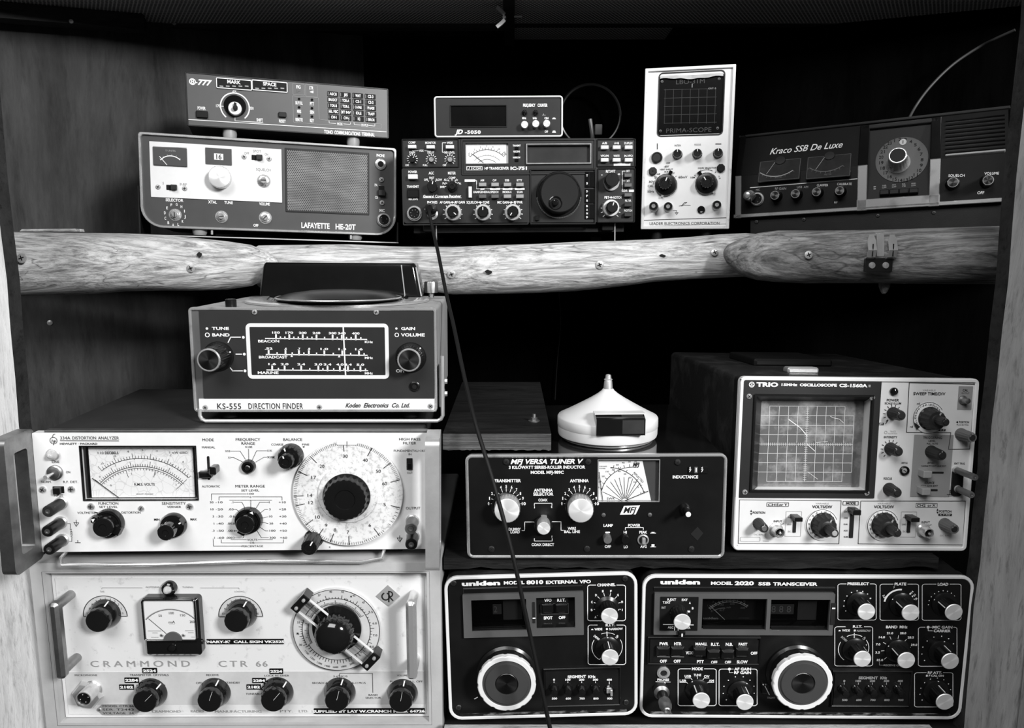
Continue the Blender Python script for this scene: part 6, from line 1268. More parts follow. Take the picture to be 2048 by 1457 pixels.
# carrying handles
def grip(x0, zt, zb_, xt, m):
    """bowed bar handle standing 32 mm proud"""
    w_ = .0052; g = G(); y = -.030
    sec = lambda x, yy, z, dx, dz: [(x - w_, yy, z - dz), (x + w_, yy, z - dz), (x + w_, yy, z + dz), (x - w_, yy, z + dz)]
    g.rp(x0 - w_, zb_, x0 + w_, zt, .004, y - .004, y + .005, .003)
    h = d.put('carry_handle', g, m)
    for z in (zt - .006, zb_ + .006):
        g = G(); g.tube([(x0, y + .002, z), (x0, 0, z)], .0050, 14); mk('handle_leg', g, m, h)
    return h
d.v(60, 1100, 4.0818); xh, zt = d.X(190, 435, -.031); _, zb2 = d.X(240, 1055, -.031); grip(xh, zt, zb2, 0, 'dull_metal')
d.v(480, 1130, 4.4545); xh, zt = d.X(1520, 330, -.031); _, zb2 = d.X(1522, 1022, -.031); grip(xh, zt, zb2, 0, 'chrome_worn')
d.flush()

# ------------------------------------------------------------------ antenna tuner with crossed-needle meter
d = Dev('antenna_tuner', 'black tuner with silver bezel, slanting meter and two round metal knobs, under the white compass', 'tuner', (-1.4917, -0.1535, -0.6850, 0.0891, 0.7641, -0.3260, 0.2746, 0.1133))
d.v(880, 740, 3.4133); W, H = d.w, d.h
d.case('black_gloss', .27, .0015, .004, .004)
d.panel('dark_panel_soft', .001, .006, [d.hole(1078, 618, 1496, 902, 3)], yb=.0042)
g = G(); g.ring(-W / 2, 0, W / 2, H + .0012, .007, .0032, -.0016, .004, .0010); d.put('bezel_rim', g, 'chrome_worn', label='silver bezel')
g = G(); g.rp(*d.rect(1066, 606, 1508, 914, .0034), 0, .0034, .0042); mt = d.put('meter', g, 'meter_grey'); 
x0, z0, x1, z1 = d.rect(1082, 624, 1440, 892, .003); x2 = d.X(1382, 624, .003)[0]
g = G(); g.loft([[(x, y, z) for x, z in ((x0, z0), (x1, z0), (x2, z1), (x0, z1))] for y in (.0029, .0036)]); mk('meter_card', g, 'meter_white', mt); YM = .0026
d.fr('meter_edge', 1076, 614, 1498, 904, 3, 5, -.0008, .001, 'chrome_worn')
mx_, my_ = 1262, 1000
d.arc(1310, 870, 208, -78, 8, 4, 'ink_black', YM); d.arc(1140, 925, 262, 5, 72, 4, 'ink_black', YM)
for a in (-70, -52, -38, -26, -14, -2, 10, 20, 32, 42): d.ln(3, [(1262 + 24 * sin(R(a)), 902 - 24 * cos(R(a))), (1262 + 165 * sin(R(a * .95)), 900 - 165 * cos(R(a * .95)))], 'ink_black', YM)
for i in range(9): a = -74 + i * 10; d.ln(3, [(1310 + 208 * sin(R(a)), 870 - 208 * cos(R(a))), (1310 + 224 * sin(R(a)), 870 - 224 * cos(R(a)))], 'ink_black', YM); d.tx(str((300, 250, 200, 150, 100, 60, 40, 20, 10)[i]), 1310 + 242 * sin(R(a)), 870 - 242 * cos(R(a)), 10, 20, ink='ink_black', y=YM)
for i in range(7): a = 10 + i * 10; d.ln(3, [(1140 + 262 * sin(R(a)), 925 - 262 * cos(R(a))), (1140 + 276 * sin(R(a)), 925 - 276 * cos(R(a)))], 'ink_black', YM); d.tx(str((60, 40, 30, 20, 10, 5, 2)[i]), 1140 + 246 * sin(R(a)), 925 - 246 * cos(R(a)), 10, 18, ink='ink_black', y=YM)
d.tx('REFLECTED', 1356, 735, 13, 92, ink='ink_black', y=YM, rot=48); d.tx('SWR', 1166, 880, 16, 52, ink='ink_black', y=YM); d.tr('FORWARD', 1090, 1140, 660, 9, ink='ink_black', y=YM); d.tr('POWER', 1090, 1130, 674, 9, ink='ink_black', y=YM)
d.tx('MFJ', 1340, 648, 24, 46, ink='ink_black', y=YM, b=.05, sh=.3); d.ln(5, [(1086, 700), (1110, 890)], 'ink_black', .0018); d.ln(5, [(1420, 830), (1250, 900)], 'ink_black', .0018); d.flush()
g = G(); g.rp(*d.rect(1080, 620, 1494, 900, .0008), 0, .0008, .0012); d.put('meter_glass', g, 'glass')
d.tx('MFJ VERSA TUNER V', 730, 627, 31, 490, b=.035, sh=.28); d.tr('3 KILOWATT SERIES-ROLLER INDUCTOR', 474, 987, 666, 20, b=.035); d.tr('MODEL MFJ-989C', 621, 843, 701, 20, b=.035)
d.tr('TRANSMITTER', 370, 551, 758, 20, b=.035); d.tr('ANTENNA', 888, 1014, 758, 20, b=.035); d.tr('ANTENNA', 642, 769, 823, 20, b=.035); d.tr('SELECTOR', 638, 773, 849, 20, b=.035); d.tr('COAX', 672, 733, 890, 17, b=.03)
for cx, cy in ((452, 915), (952, 915)):
    for i in range(11):
        a = R(-90 + 18 * i); d.tx(str(i), cx + 120 * sin(a), cy - 118 * cos(a), 19, 10 if i < 10 else 26, b=.03); d.ln(3.5, [(cx + 84 * sin(a), cy - 84 * cos(a)), (cx + 104 * sin(a), cy - 104 * cos(a))])
d.kn('alu', 457, 962, 88, .018, 0, 'transmitter_knob'); d.kn('alu', 961, 962, 88, .018, 0, 'antenna_knob')
for cx in (452, 952): d.lat('knob_skirt', cx, 930, [(98, 0), (98, -.003), (90, -.004)], 'black_plastic', 40)
d.kn('alu', 708, 1084, 46, .022, 0, 'selector_knob'); d.lat('knob_skirt', 704, 1052, [(62, 0), (62, -.006), (52, -.008)], 'black_plastic', 36)
d.ln(4, [(644, 928), (644, 912), (764, 912), (764, 928)]); d.tx('1', 645, 940, 13, 5, b=.03); d.tx('2', 762, 938, 13, 9, b=.03)
d.ln(4, [(644, 1154), (644, 1170), (766, 1170), (766, 1154)]); d.tx('1', 764, 1140, 13, 5, b=.03); d.tr('COAX DIRECT', 627, 777, 1195, 18, b=.03)
d.tr('DUMMY', 470, 551, 1089, 18, b=.03); d.tr('LOAD', 482, 544, 1108, 18, b=.03); d.ln(4, [(560, 1099), (578, 1099), (578, 1040), (652, 1040)]); d.tr('WIRE', 872, 928, 1084, 18, b=.03); d.tr('BAL. LINE', 849, 954, 1106, 18, b=.03); d.ln(4, [(842, 1097), (826, 1097), (826, 1038), (760, 1038)])
d.poly([(1228, 990), (1256, 930), (1366, 926), (1336, 988)]); d.tx('MFJ', 1297, 958, 40, 88, ink='void', y=-.0008, b=.02, sh=.35)
d.tr('LAMP', 1117, 1180, 1064, 19, b=.03); d.fill(1128, 1106, 1161, 1116, 5); d.tr('OFF', 1125, 1167, 1208, 18, b=.03); d.tr('POWER', 1285, 1367, 1063, 19, b=.03); d.ln(4, [(1265, 1092), (1265, 1078), (1388, 1078), (1388, 1092)]); d.tr('HI', 1254, 1275, 1110, 17, b=.03); d.tr('PEAK', 1361, 1414, 1110, 17, b=.03); d.tr('LO', 1255, 1282, 1210, 17, b=.03); d.tr('AVG', 1368, 1410, 1208, 17, b=.03)
for y, h in ((1114, 6), (1208, 16)): d.fill(1436, y, 1474, y + 4); d.fill(1444, y - h, 1464, y)
d.kn('plain', 1145, 1164, 28, .009, 0, 'lamp_button', m='mid_grey', mc='mid_grey'); d.kn('plain', 1268, 1164, 28, .009, 0, 'power_button', mc='black_plastic')
o = d.lat('switch_hole', 1386, 1160, [(38, 0), (38, -.0015), (30, -.002), (28, .0)], 'chrome_worn', 28); g = G(); k = d.u(1386, 1160); g.lathe([(28 * k, -.0006), (2 * k, -.0007)], 20); g.rp(-9 * k, -22 * k, 13 * k, 18 * k, .0004, -.005, 0, .0004, mi=1); mk('switch_stub', g, ['void', 'alu'], o)
d.tr('INDUCTANCE', 1590, 1760, 732, 20, b=.035); g = G(); g.rp(*d.rect(1694, 662, 1826, 708), .0006, -.0014, .0005, .0003); d.put('turns_counter', g, 'label_black')
for i, (t, q) in enumerate((('7', '6'), ('1', ''), ('7', '6'))): d.tx(t, 1708 + i * 41, 690 if q else 684, 26 if not q else 18, 15 if q else 10, y=-.0018, b=.03); d.tx(q, 1708 + i * 41, 670, 12, 14, y=-.0018, b=.03) if q else None
d.fill(1738, 664, 1758, 706, 0, 'ink_grey', -.0016)
o = d.lat('crank_boss', 1668, 946, [(38, 0), (38, -.006), (30, -.009), (14, -.010)], 'black_plastic', 28)
g = G(); k = d.u(1668, 950, -.010); g.rp(-10 * k, -30 * k, 14 * k, 12 * k, .001, -.013, -.008, .0005); mk('crank_arm', g, 'black_plastic', o)
g = G(); a = d.X(1695, 988, -.026); b = (d.X(1668, 946)[0], d.X(1668, 946)[1]); q = (a[0] - b[0], a[1] - b[1]); g.lathe([(19 * k, -.011), (17 * k, -.024), (18 * k, -.026)], 24, c=q); mk('crank_handle', g, 'black_plastic', o); g = G(); g.lathe([(18 * k, -.0258), (17 * k, -.0266), (3 * k, -.0268)], 24, c=q); mk('crank_cap', g, 'white_plastic', o)
for x, y in ((452, 629), (1012, 629), (1622, 631), (352, 1224), (1004, 1223), (1716, 1224), ): d.screw(x, y, 21, 'screw_dark')
for x, y in ((1116, 992), (1432, 990)): d.lat('led_hole', x, y, [(14, 0), (14, -.001), (9, -.0012)], 'dull_metal', 16)
x, z = d.X(1752, 1120); k = d.u(1752, 1120); d.g('void').flat([(x - 42 * k, z), (x + 6 * k, z - 48 * k), (x + 44 * k, z + 4 * k), (x + 4 * k, z + 50 * k)], -.0004)
d.flush()
for x in (-W * .4, W * .4):
    for y in (.02, .22): g = G(); g.lathe([(.008, .001), (.007, -.0028)], 16, ax='z'); d.put('foot', g, 'black_rubber', (x, y, 0))
MFJ_TOP = CAMZ - .3260 + .1133 - .0015
# ------------------------------------------------------------------ white domed compass
p = pt(1226, 897, Z=MFJ_TOP + .001); cc = Vector((p.x, p.y + .051, MFJ_TOP))
e = bpy.data.objects.new('domed_compass', None); COL.objects.link(e); e.location = cc; tag(e, 'white cone-topped round compass with a dark prism window, on the antenna tuner', 'compass')
g = G(); g.lathe([(.050, 0), (.0520, .0010), (.0520, .0032), (.049, .0042)], 64, ax='z'); mk('base_ring', g, 'chrome_worn', e, label='shiny base ring')
g = G(); g.lathe([(.0530, .0040), (.0563, .0050), (.0570, .0075), (.0572, .0155)], 80, ax='z', cap1=False); g.lathe([(.0572, .0155), (.0576, .016), (.0575, .0250), (.0566, .0266), (.0500, .0298), (.0400, .0352), (.0300, .0408), (.0200, .0466), (.0120, .0518), (.0074, .0556), (.0058, .0578), (.002, .0580)], 80, ax='z', cap0=False); mk('body', g, 'white_plastic', e, sharp=40)
g = G(); g.lathe([(.0054, .0575), (.0046, .066), (.0042, .0675), (.0050, .0685), (.0036, .0695), (.0030, .0735), (.0012, .0745)], 32, ax='z'); mk('tip_cap', g, 'alu', e, label='metal tip')
g = G(); x0, x1 = -.0275, .0255; g.loft([[(x, -.0586, .017), (x, -.0586, .0345), (x, -.0480, .0390), (x, -.0360, .0395), (x, -.0360, .017)] for x in (x0, x1)]); wn = mk('prism_window', g, 'black_gloss', e, (.006, 0, 0), (0, 0, R(2)), label='dark prism window')
g = G(); g.loft([[(x, -.0592, .019), (x, -.0592, .0335), (x, -.0500, .0385), (x, -.048, .030)] for x in (.0005, .0240)]); mk('prism', g, 'smoke', wn)
g = G(); g.box(x0 - .001, x1 + .001, -.052, -.0375, .0388, .0398); mk('window_lip', g, 'white_plastic', wn)

# ------------------------------------------------------------------ big bench oscilloscope (right)
d = Dev('bench_oscilloscope', 'large pale-fronted oscilloscope with a gridded screen, at right on the platform board', 'oscilloscope', (1.5052, -2.7333, 0.8212, 0.3694, 0.7810, -0.3246, 0.2590, 0.1907))
d.v(1300, 690, 3.0118); W, H = d.w, d.h
g = G(); g.rp(-W / 2 + .003, .0125, W / 2 - .003, H - .002, .006, .0205, .32); d.put('case', g, 'black_worn', label='black case')
g = G(); g.ring(-W / 2, 0, W / 2, H, .006, .0045, -.0018, .0060, .0010); d.put('bezel_rim', g, 'trio_rim', label='pale bezel rim')
g = G(); g.ring(-W / 2 + .001, .001, W / 2 - .001, H - .001, .005, .0035, .0055, .0212); d.put('front_shell', g, 'black_paint')
d.panel('trio_panel', .0045, .003, [d.hole(640, 300, 1300, 880, 8)], yb=.0206, label='pale grey control panel')
# dark screen surround with its own opening
x0, z0, x1, z1 = d.rect(545, 207, 1350, 925, -.001); hx = d.hole(640, 302, 1300, 880, 8)
g = G(); g.slab(lp2(x0, z0, x1, z1, .0008), [hx], -.0014, .0008); d.put('screen_surround', g, 'charcoal', label='dark screen surround')
g = G(); a = d.rect(640, 300, 1300, 880); b = d.rect(672, 335, 1268, 868, .014); g.loft([lp(*a, .002, -.0016), lp(*b, .002, .014)], False, False); d.put('screen_hood', g, 'black_plastic', label='black funnel-shaped screen hood')
d.fr('hood_frame', 628, 296, 1318, 896, 10, 16, -.0030, .0, 'black_plastic', .0006)
g = G(); g.rp(*d.rect(650, 325, 1290, 880, .0150), .002, .0150, .0195); d.put('screen', g, 'crt_face', label='stained grey oscilloscope screen'); YS = .0146
X = [668, 722, 779, 836, 893, 950, 1007, 1062, 1118, 1175, 1231]; Yy = [370, 428, 486, 543, 600, 656, 712, 768, 824]
sk = -.090
def pp(x, y): return (x - 5 + (y - 600) * -.048 if False else x - (y - 370) * .043, y + (x - 950) * .004)
for x in X[:-1] if False else X: d.ln(2.6, [pp(x, 370 if x < 1200 else 428), pp(x, 824 if x < 1200 else 768)], 'ink_white' if x == 950 else 'ink_grid', YS)
for y in Yy: d.ln(2.6, [pp(668 if 370 < y < 824 else 722, y), pp(1231 if 370 < y < 824 else 1175, y)], 'ink_grid', YS)
for i in range(51):
    x = 668 + 563 * i / 50; d.ln(2.2, [pp(x, 592), pp(x, 608)], 'ink_grid', YS)
for i in range(41):
    y = 370 + 454 * i / 40; d.ln(2.2, [pp(941, y), pp(959, y)], 'ink_grid', YS)
d.ln(5, [(838, 452), (905, 500), (945, 548)], 'ink_white', YS - .0001); d.ln(4, [(945, 598), (992, 640)], 'ink_white', YS - .0001); d.ln(3, [(1086, 430), (1100, 440), (1140, 448), (1165, 470)], 'ink_grid', YS - .0001); d.ln(2.5, [(1000, 590), (1070, 582)], 'ink_grid', YS - .0001); d.ln(2.5, [(955, 770), (1010, 810)], 'ink_grid', YS - .0001)
d.flush()
g = G(); g.rp(*d.rect(660, 338, 1276, 868, .0132), .002, .0132, .0136); d.put('screen_glass', g, 'glass')
for x, y in ((596, 311), (1338, 319), (571, 888), (1305, 893)): d.screw(x, y, 16, 'chrome_worn', y=-.0014)
YL = -.0019
d.arc(613, 240, 15, 0, 360, 4, y=YL); d.ln(3, [(613, 226), (613, 254)], y=YL); d.ln(3, [(602, 232), (613, 240), (624, 232)], y=YL); d.ln(3, [(602, 243), (613, 251), (624, 243)], y=YL)
d.tr('TRIO', 641, 772, 240, 23, y=YL, b=.05); d.tr('15MHz', 792, 888, 241, 15, y=YL, b=.04); d.tr('OSCILLOSCOPE', 902, 1126, 243, 15, y=YL, b=.05); d.tr('CS-1560A', 1140, 1310, 246, 18, y=YL, b=.045); d.tr('II', 1316, 1328, 248, 14, y=YL)
I = dict(ink='ink_black', b=.02)
d.lat('power_lamp', 1467, 281, [(24, 0), (24, -.002), (16, -.004), (4, -.0048)], 'black_gloss', 24)
d.tr('POWER', 1427, 1500, 334, 14, **I); d.tr('SCALE ILLUM', 1414, 1513, 353, 12, **I); d.fill(1370, 469, 1408, 485, 2, 'ink_black'); d.tr('OFF', 1376, 1402, 477, 10, y=-.0008); d.ln(4, [(1420, 475), (1434, 455)], 'ink_black')
d.tr('INTENSITY', 1410, 1490, 557, 13, **I); d.tr('TRACE', 1445, 1480, 522, 8, ink='ink_faint'); d.tr('ROTATION', 1436, 1488, 535, 8, ink='ink_faint'); d.arc(1421, 528, 8, 0, 360, 2, 'ink_faint'); d.tr('FOCUS', 1409, 1458, 807, 14, **I); d.tr('ASTIG', 1514, 1551, 712, 10, **I)
for x, y, cx, cy in ((1462, 418, 1512, 428), (1448, 630, 1496, 645), (1440, 870, 1488, 893)): d.tk(x, y, 44, 58, -140, 120, 11, 4, 'ink_black') if y < 800 else None; d.kn('trio', cx, cy, 31, .016, -40, 'control_knob')
d.lat('astigmatism_hole', 1530, 758, [(28, 0), (28, -.002), (22, -.003), (20, -.001)], 'black_plastic', 28); d.screw(1530, 758, 17, y=-.001, slot='s', ang=35)
d.ln(4, [(1562, 228), (1960, 238), (1926, 628), (1798, 630), (1812, 530), (1546, 528), (1562, 228)], 'ink_black')
d.tr('VARIABLE', 1642, 1720, 274, 9, ink='ink_faint'); d.tr('SWEEP TIME/DIV', 1586, 1780, 295, 17, **I)
d.lat('sweep_skirt', 1678, 440, [(92, 0), (92, -.0012), (88, -.0016)], 'white_plastic', 56); d.arc(1678, 440, 92, -130, 60, 3, 'ink_black', -.0018)
for i in range(17): a = R(-125 + i * 11.2); d.tx(('.5', '.2', '.1', '50', '20', '10', '5', '2', '1', '.5', '.2', '.1', '50', '20', '10', '5', '2')[i], 1678 + 80 * sin(a), 440 - 80 * cos(a), 10, 13, ink='ink_black', y=-.0020, b=.02)
d.kn('trio', 1732, 458, 58, .016, 20, 'sweep_knob'); d.kn('trio', 1780, 468, 26, .029, 0, 'variable_knob'); d.tr('mS', 1608, 1626, 355, 10, **I); d.tr('nS', 1566, 1586, 494, 10, **I); d.fill(1740, 508, 1780, 522, 2, 'ink_black'); d.tr('X-Y', 1745, 1775, 515, 9, y=-.0008); d.rrl(1706, 508, 1738, 522, 2, 2, 'ink_black')
d.poly([(1590, 466), (1628, 494), (1606, 512)], 'ink_black', -.0020)
d.fill(1860, 250, 1936, 392, 2, 'ink_faint' if False else 'trio_grey'); d.tr('CAL', 1884, 1916, 274, 13, ink='ink_black', b=.03, y=-.0007); d.tr('OUTPUT', 1876, 1924, 292, 9, ink='ink_black', y=-.0007)
d.lat('calibration_pin', 1902, 336, [(26, 0), (26, -.002), (18, -.004), (16, -.010), (7, -.0105)], 'dull_metal', 20, yat=-.006)
d.tr('◂▸ POSITION'.replace('◂▸ ', ''), 1862, 1922, 466, 11, **I); d.poly([(1842, 466), (1856, 460), (1856, 472)], 'ink_black'); d.tr('PULL X5 MAG', 1848, 1918, 482, 9, ink='ink_black')
d.kn('trio', 1942, 560, 30, .020, 0, 'position_knob', m='mid_grey')
d.fill(1592, 542, 1802, 918, 3, 'trio_grey'); Yg = -.0008; J = dict(ink='ink_black', b=.02, y=Yg)
d.tr('TRIGGERING', 1645, 1760, 560, 14, **J); d.tr('LEVEL', 1678, 1720, 579, 11, **J); d.tr('PULL AUTO', 1668, 1735, 596, 9, **J); d.kn('trio', 1758, 668, 31, .020, 0, 'level_knob')
d.tr('SYNC', 1672, 1714, 712, 11, **J); d.tr('NORM TV INT LINE EXT', 1636, 1784, 731, 8, **J); d.tr('SOURCE', 1654, 1712, 832, 12, **J); d.tr('CH1 CH2 EXT', 1634, 1734, 850, 9, **J)
def lever(sx0, sx1, sy, kx, ky, w_, h_, m='light_grey', L=.012, vert=None):
    if vert: a = d.rect(sx0 - 6, vert[0], sx0 + 6, vert[1], -.0010)
    else: a = d.rect(sx0, sy - 5, sx1, sy + 5, -.0010)
    g = G(); g.rp(*a, .0003, -.0012, .0005); o = d.put('lever_switch', g, 'void')
    g = G(); c = d.rect(kx - w_ / 2, ky - h_ / 2, kx + w_ / 2, ky + h_ / 2, -L); b = ((c[0] + c[2]) / 2, (c[1] + c[3]) / 2); g.rp(*c, .0008, -L, 0, .0008); mk('lever', g, m, o)
lever(1636, 1768, 770, 1676, 784, 48, 44); lever(1634, 1732, 876, 1668, 888, 48, 42)
d.tr('EXT TRIG', 1834, 1896, 716, 10, **I); d.pl('terminal_plate', 1826, 750, 1880, 912, 20, -.002, 0, 'black_plastic')
for y, m in ((800, 'dull_metal'), (906, 'mid_grey')): d.kn('post', 1960 if y < 850 else 1938, y, 20, .034 if y < 850 else .026, 0, 'terminal', m=m)
d.ln(4, [(1828, 878), (1806, 878), (1806, 904)], 'ink_black'); d.ln(4, [(1790, 904), (1822, 904)], 'ink_black'); d.ln(3, [(1796, 912), (1816, 912)], 'ink_black')
# lower strip
d.ln(3, [(540, 934), (1152, 940), (1138, 1200), (532, 1198), (540, 934)], 'ink_black'); d.ln(3, [(1270, 942), (1900, 942), (1884, 1206), (1254, 1200), (1270, 942)], 'ink_black'); d.ln(3, [(536, 1216), (1900, 1222)], 'ink_faint')
d.rrl(704, 950, 836, 976, 3, 2.5, 'ink_black'); d.tr('CH1', 712, 768, 964, 14, **I); d.tr('or Y', 778, 828, 964, 14, **I); d.ln(2, [(772, 952), (772, 976)], 'ink_black'); d.rrl(1162, 942, 1256, 968, 3, 3, 'ink_black'); d.tr('MODE', 1182, 1240, 955, 14, ink='ink_black', b=.04); d.rrl(1602, 954, 1730, 982, 3, 2.5, 'ink_black'); d.tr('CH2', 1608, 1660, 968, 14, **I); d.tr('or X', 1672, 1720, 968, 14, **I)
for x in (1038, 1410): d.tr('VARIABLE', x - 38, x + 40, 957, 9, ink='ink_faint'); d.tr('VOLTS/DIV', x - 60, x + 60, 977, 17, **I)
for x0_, y in ((620, 1012), (1742, 1004)): d.tr('POSITION', x0_, x0_ + 74, y, 13, **I); d.poly([(x0_ - 16, y - 4), (x0_ - 4, y - 4), (x0_ - 10, y - 18)], 'ink_black'); d.poly([(x0_ - 16, y + 2), (x0_ - 4, y + 2), (x0_ - 10, y + 16)], 'ink_black')
d.fill(1738, 1018, 1818, 1032, 2, 'ink_black'); d.tr('X-Y INV', 1745, 1810, 1025, 9, y=-.0008)
for cx, cy in ((1036, 1086), (1404, 1088)):
    d.lat('volts_skirt', cx, cy, [(93, 0), (93, -.0012), (89, -.0016)], 'white_plastic', 56); d.arc(cx, cy, 92, -150, 70, 3, 'ink_black', -.0018)
    for i in range(11): a = R(-148 + i * 20.5); d.tx(('20', '10', '5', '2', '1', '.5', '.2', '.1', '50', '20', '10')[i], cx + 78 * sin(a), cy - 78 * cos(a), 11, 14, ink='ink_black', y=-.0020, b=.02)
for kx_, ky, kx2, ky2, m in ((1068, 1104, 1112, 1138, 'light_grey'), (1438, 1104, 1490, 1136, None)): d.kn('trio', kx_, ky, 62, .012, 25, 'volts_knob'); d.kn('trio', kx2, ky2, 27, .028, 0, 'variable_knob', mc=m)
d.kn('trio', 688, 1108, 28, .018, 0, 'position_knob', mc='dull_metal'); d.kn('trio', 1834, 1112, 30, .018, 0, 'position_knob', m='mid_grey')
d.rrl(820, 1004, 908, 1156, 2, 2, 'ink_faint'); d.rrl(1514, 1006, 1598, 1160, 2, 2, 'ink_faint')
for x in (840, 1532): d.tr('AC', x - 8, x + 8, 1040, 9, ink='ink_black'); d.tr('GND', x - 14, x + 12, 1083, 9, ink='ink_black'); d.tr('DC', x - 8, x + 8, 1126, 9, ink='ink_black')
lever(872, 0, 0, 898, 1056, 46, 26, 'black_plastic', .014, (1030, 1132)); lever(1560, 0, 0, 1602, 1058, 50, 26, 'black_plastic', .014, (1032, 1132)); lever(1216, 0, 0, 1250, 1014, 46, 32, 'black_plastic', .014, (996, 1164))
for i, t in enumerate(('CH1', 'CH2', 'DUAL', 'ADD', 'SUB')): d.tr(t, 1168, 1192, 1006 + i * 38, 9, **I)
for x, y, cx, cy in ((770, 1068, 792, 1146), (1660, 1074, 1692, 1150)):
    d.tr('INPUT', x - 24, x + 26, y - 4, 12, **I); d.tr('1MΩ 22pF', x - 34, x + 36, y + 12, 8, ink='ink_black')
    o = d.lat('input_connector', cx - 8, cy - 10, [(42, 0), (42, -.002), (33, -.003), (31, -.012), (27, -.013), (24, -.012), (22, -.006), (2, -.006)], 'chrome_worn', 32, yat=-.013)
    k = d.u(cx, cy, -.013); g = G(); g.lathe([(23 * k, -.0075), (14 * k, -.0078), (13 * k, -.012), (6 * k, -.0125)], 24); mk('insulator', g, 'black_plastic', o); g = G(); g.lathe([(8 * k, -.0120), (7 * k, -.0135), (1 * k, -.0138)], 14); mk('pin', g, 'alu', o)
d.tr('DC BAL', 628, 686, 1144, 9, ink='ink_faint'); d.tr('DC BAL', 1748, 1806, 1150, 9, ink='ink_faint'); d.rrl(544, 1158, 664, 1186, 8, 2, 'ink_faint'); d.tr('KENWOOD' if False else 'TRIO', 680, 716, 1184, 8, ink='ink_faint')
d.flush()
for x in (-W * .4, W * .4): g = G(); g.lathe([(.009, .009), (.009, -.0035)], 18, ax='z'); d.put('foot', g, 'black_rubber', (x, .03, 0))
# carrying handle folded on the top
g = G(); g.tube([(-.085, .06, H + .002), (-.085, .07, H + .011), (-.075, .16, H + .014), (.02, .19, H + .014), (.03, .20, H + .004)], .006, 10) if False else g.rp(-.098, .0, .0, .010, .003, .10, .20, .003); hd = d.put('carry_handle', g, 'black_rubber', (.030, .03, H - .003))
g = G(); g.rp(-.018, 0, .018, .0075, .003, .0, .014, .002); d.put('handle_clip', g, 'alu', (-.038, .055, H - .003), label='bright clip on the top')

# ------------------------------------------------------------------ the two black radios at the bottom right
def vfo_dial(d, zx, zy, r, L):
    k = d.u(zx, zy, -L)
    o = d.lat('tuning_dial', zx, zy, [(r * 1.04, 0), (r * 1.04, -.003), (r * .96, -.005), (r * .95, -L + .006), (r * .93, -L + .004)], 'black_plastic', 72, yat=-L, flute=(.012, 2, 3, (0, 1)))
    g = G(); n = 120; loops = []
    for q, y in ((.90, -L + .0065), (1.0, -L + .006), (1.0, -L + .0008), (.97, -L), (.84, -L), (.83, -L + .001)):
        loops.append([(r * k * q * (1 - (.022 if q > .95 and (i % 10) in (0, 1) else 0)) * cos(2 * pi * i / n), y, r * k * q * (1 - (.022 if q > .95 and (i % 10) in (0, 1) else 0)) * sin(2 * pi * i / n)) for i in range(n)])
    g.loft(loops, False, False); mk('rim', g, 'white_plastic', o, label='white scalloped dial rim')
    g = G(); g.lathe([(r * k * .835, -L + .0012), (r * k * .74, -L + .0008), (r * k * .72, -L - .0008), (r * k * .40, -L - .0010), (r * k * .39, -L + .001)], 64); mk('dial_face', g, 'dial_face', o)
    g = G(); g.lathe([(r * k * .39, -L + .0006), (r * k * .36, -L - .0002), (r * k * .03, -L + .0005)], 48); mk('centre_cap', g, 'dark_alu', o)
    return o
def radio_shell(d, depth=.28):
    W, H = d.w, d.h
    g = G(); g.rp(-W / 2 + .001, .001, W / 2 - .001, H - .002, .014, .0155, depth); d.put('case', g, 'black_worn')
    g = G(); g.ring(-W / 2, 0, W / 2, H, .014, .0035, -.0008, .0030, .0006); d.put('bezel_rim', g, 'white_plastic', label='white bezel rim')
    g = G(); g.ring(-W / 2 + .0006, .0006, W / 2 - .0006, H - .0006, .0135, .0030, .0025, .0160); d.put('front_shell', g, 'black_worn')
    for x in (-W * .4, W * .4):
        for y in (.03, .2): g = G(); g.lathe([(.010, .002), (.009, -.0085)], 18, ax='z'); d.put('foot', g, 'black_rubber', (x, y, 0))
def seg_panel(d, x0, y0, x1, y1, title, tops, bots, xs, ty, by, jy, broken=None, dim=False):
    ink = 'ink_dim' if dim else 'ink_white'
    d.fr('segment_frame', x0 - 18, y0 - 22, x1 + 12, y1 + 14, 6, 14, -.003, .0, 'black_plastic', .0008)
    d.pl('segment_plate', x0, y0, x1, y1, 4, -.0016, 0, 'black_paint'); Y = -.0020
    d.tr(title.split()[0], *title_x[0], ty - 26, 22, y=Y, b=.04, ink=ink); d.tr(title.split()[1], *title_x[1], ty - 26, 22, y=Y, b=.04, ink=ink)
    for i, x in enumerate(xs):
        dx = i * 3; d.tx(tops[i], x, ty, 16, 13 * len(tops[i]) + 4, y=Y, b=.04, ink=ink); d.ln(5, [(x, ty + 16), (x, ty + 36)], y=Y, ink=ink); d.tx(bots[i], x + 4, by, 16, 13 * len(bots[i]) + 4, y=Y, b=.04, ink=ink)
        if broken == i:
            o = d.lat('switch_hole', x, jy, [(44, -.001), (44, -.003), (36, -.004), (34, -.002)], 'black_gloss', 28); k = d.u(x, jy); g = G(); g.rp(-26 * k, -22 * k, 8 * k, 26 * k, .0006, -.0045, 0, .0005); g.rp(2 * k, -34 * k, 20 * k, 20 * k, .0006, -.0075, 0, .0005); mk('bare_switch', g, 'alu', o, label='bare metal switch stub')
        else:
            o = d.lat('segment_button', x + 2, jy + 14, [(40, -.001), (40, -.003), (34, -.004), (30, -.004), (30, -.011), (26, -.0125), (3, -.0128)], 'black_gloss', 28, yat=-.008)
d = Dev('external_tuner', 'square black radio with white rim, left of the two radios at the bottom', 'radio', (0.4187, -0.6602, -1.3996, 0.0348, 0.7609, -0.5102, 0.2080, 0.1663))
d.v(880, 1110, 4.2); W, H = d.w, d.h
radio_shell(d)
